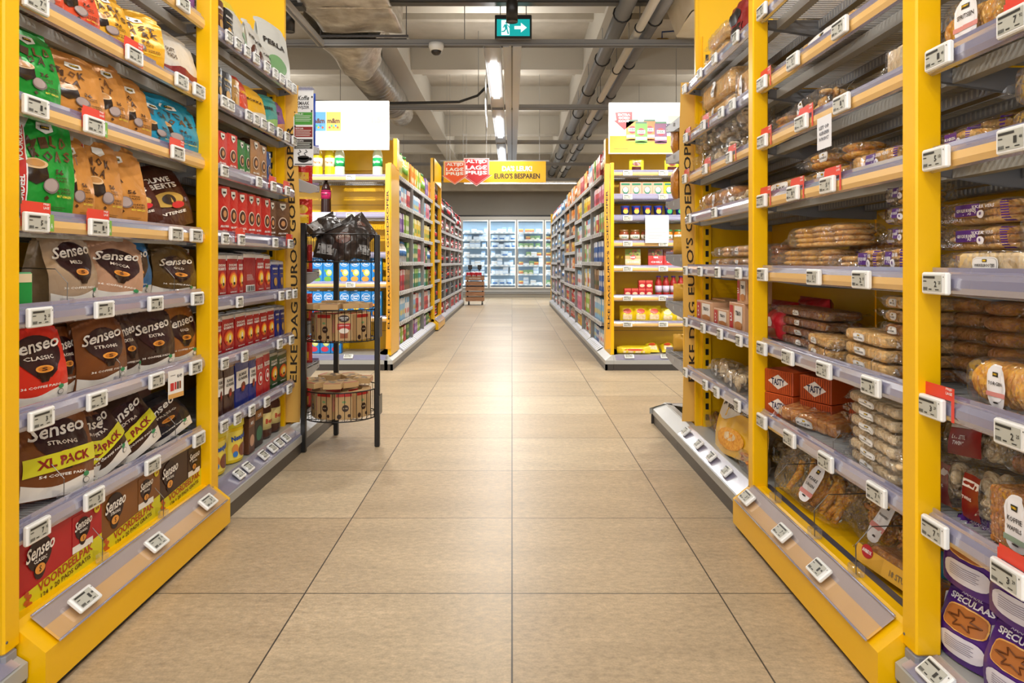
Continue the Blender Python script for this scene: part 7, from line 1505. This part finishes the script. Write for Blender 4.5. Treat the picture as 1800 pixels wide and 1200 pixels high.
PRA(pk(219, 'row', ck=4, label='shield', words='TORGEN', lw=.05, film=FILM2, lpos=-.01), 1682, 1840, RZ[5], 'clear tray of upright golden wafers', 5, .1, dd=.1)
PRA(pk(220, 'mix', ck=3, label='red', words='LUNETTE|TWINS', amp=.006), 1640, 1742, RZ[6] + .105, 'clear bag with dark red label, upper,', 6, .1, dd=.09, push=.05, tilt=(R(-12), R(-8)))
for i, (a, b) in enumerate(((1632, 1676), (1678, 1730))): PRA(pk(221 + i, 'mix', ck=3, label='red', words='TWINS', amp=.006), a, b, RZ[6], 'clear bag with dark red label, lower row,', 6, .11, dd=.09, push=.03)
PRA(pk(223, 'wafer', ck=1, label='shield', words='KOFFIE|WAFELS', lw=.055, ribbon='#8fa38c'), 1722, 1850, RZ[6], 'clear pack of upright coffee waffles', 6, .125, dd=.1)
PRA(pk(224, 'mix', ck=2, amp=.005), 1745, 1850, RZ[6] + .128, 'dark clear biscuit bag at the back', 6, .09, dd=.1, push=.05)
def specu(seed):
    w_, h_, d_ = .135, .152, .1; P = pouch(seed, w_, h_, d_, '#4b1f78', side='#4b1f78', amp=.0028, fin='gloss', crease=0); mb, f = P; CR = COOKIE[4]
    mb.text(f, 'AMANDEL', -.005, h_ * .9, w_ * .4, h_ * .035, M('#d9c8e4'), .003, res=1); mb.text(f, 'SPECULAAS', -.0, h_ * .82, w_ * .8, h_ * .08, M('#ece6ee'), .003, bold=.03)
    mb.ellipse(f, 0, h_ * .6, w_ * .38, h_ * .155, COOKIE[0], .003, 12, 4, 4); mb.ellipse(f, 0, h_ * .6, w_ * .36, h_ * .14, M('#b06a34'), .004, 12, 4, 4)
    for k in range(6):
        a = k * 1.05; mb.tube([f(w_ * .3 * math.cos(a), h_ * (.6 + .11 * math.sin(a)), .0055), f(w_ * .12 * math.cos(a + .5), h_ * (.6 + .05 * math.sin(a + .5)), .006), f(w_ * .28 * math.cos(a + 1), h_ * (.6 + .1 * math.sin(a + 1)), .0055)], .0018, 4, M('#6d3a18'))
    mb.ellipse(f, 0, h_ * .25, w_ * .4, h_ * .15, M('#dcd6de'), .003, 12, 3, 3)
    for i in range(6): mb.rect(f, -w_ * .26, w_ * (.24 - .04 * (i % 2)), h_ * (.33 - .028 * i), h_ * (.336 - .028 * i), M('#5a4a66'), .0045, 2, 1)
    q = -1
    sidef = lambda u, v, o=0: (lambda p: (p[0] - .0008 - o, u * (1 - .5 * v / h_), v))(f(-w_ / 2, v))
    mb.rect(sidef, -d_ * .3, d_ * .34, h_ * .1, h_ * .8, M('#e8e0d2'), .001, 3, 5); mb.text(sidef, 'SPECULAAS', 0, h_ * .72, -d_ * .6, h_ * .09, M('#5a2314'), .003, bold=.03); mb.ellipse(sidef, 0, h_ * .36, d_ * .26, h_ * .24, M('#b06a34'), .002, 10, 4); mb.ellipse(sidef, 0, h_ * .36, d_ * .2, h_ * .18, COOKIE[0], .003, 10, 4)
    mb.rect(sidef, -d_ * .12, d_ * .14, h_ * .82, h_ * .9, M('#26231c'), .002, 1, 1); mb.text(sidef, 'JUMBO', .001, h_ * .86, -d_ * .2, h_ * .045, M('#f2c21c'), .003, res=1, bold=.03)
    return proto('biscuit_bag', 'biscuit bag', [('biscuit_bag', mb)])
SP = specu(230)
for i, (y, z, t) in enumerate(((1.46, .132, 'lower'), (1.315, .132, 'lower'), (1.445, .287, 'upper'), (1.3, .287, 'upper'), (1.17, .132, 'lower'))): put(SP, (.965, y, z), -PI / 2 + R(14), 'purple spiced biscuit bag', f'in the {t} layer on the near right base', tilt=(0, R(3) if z > .2 else 0))
finish_labels()
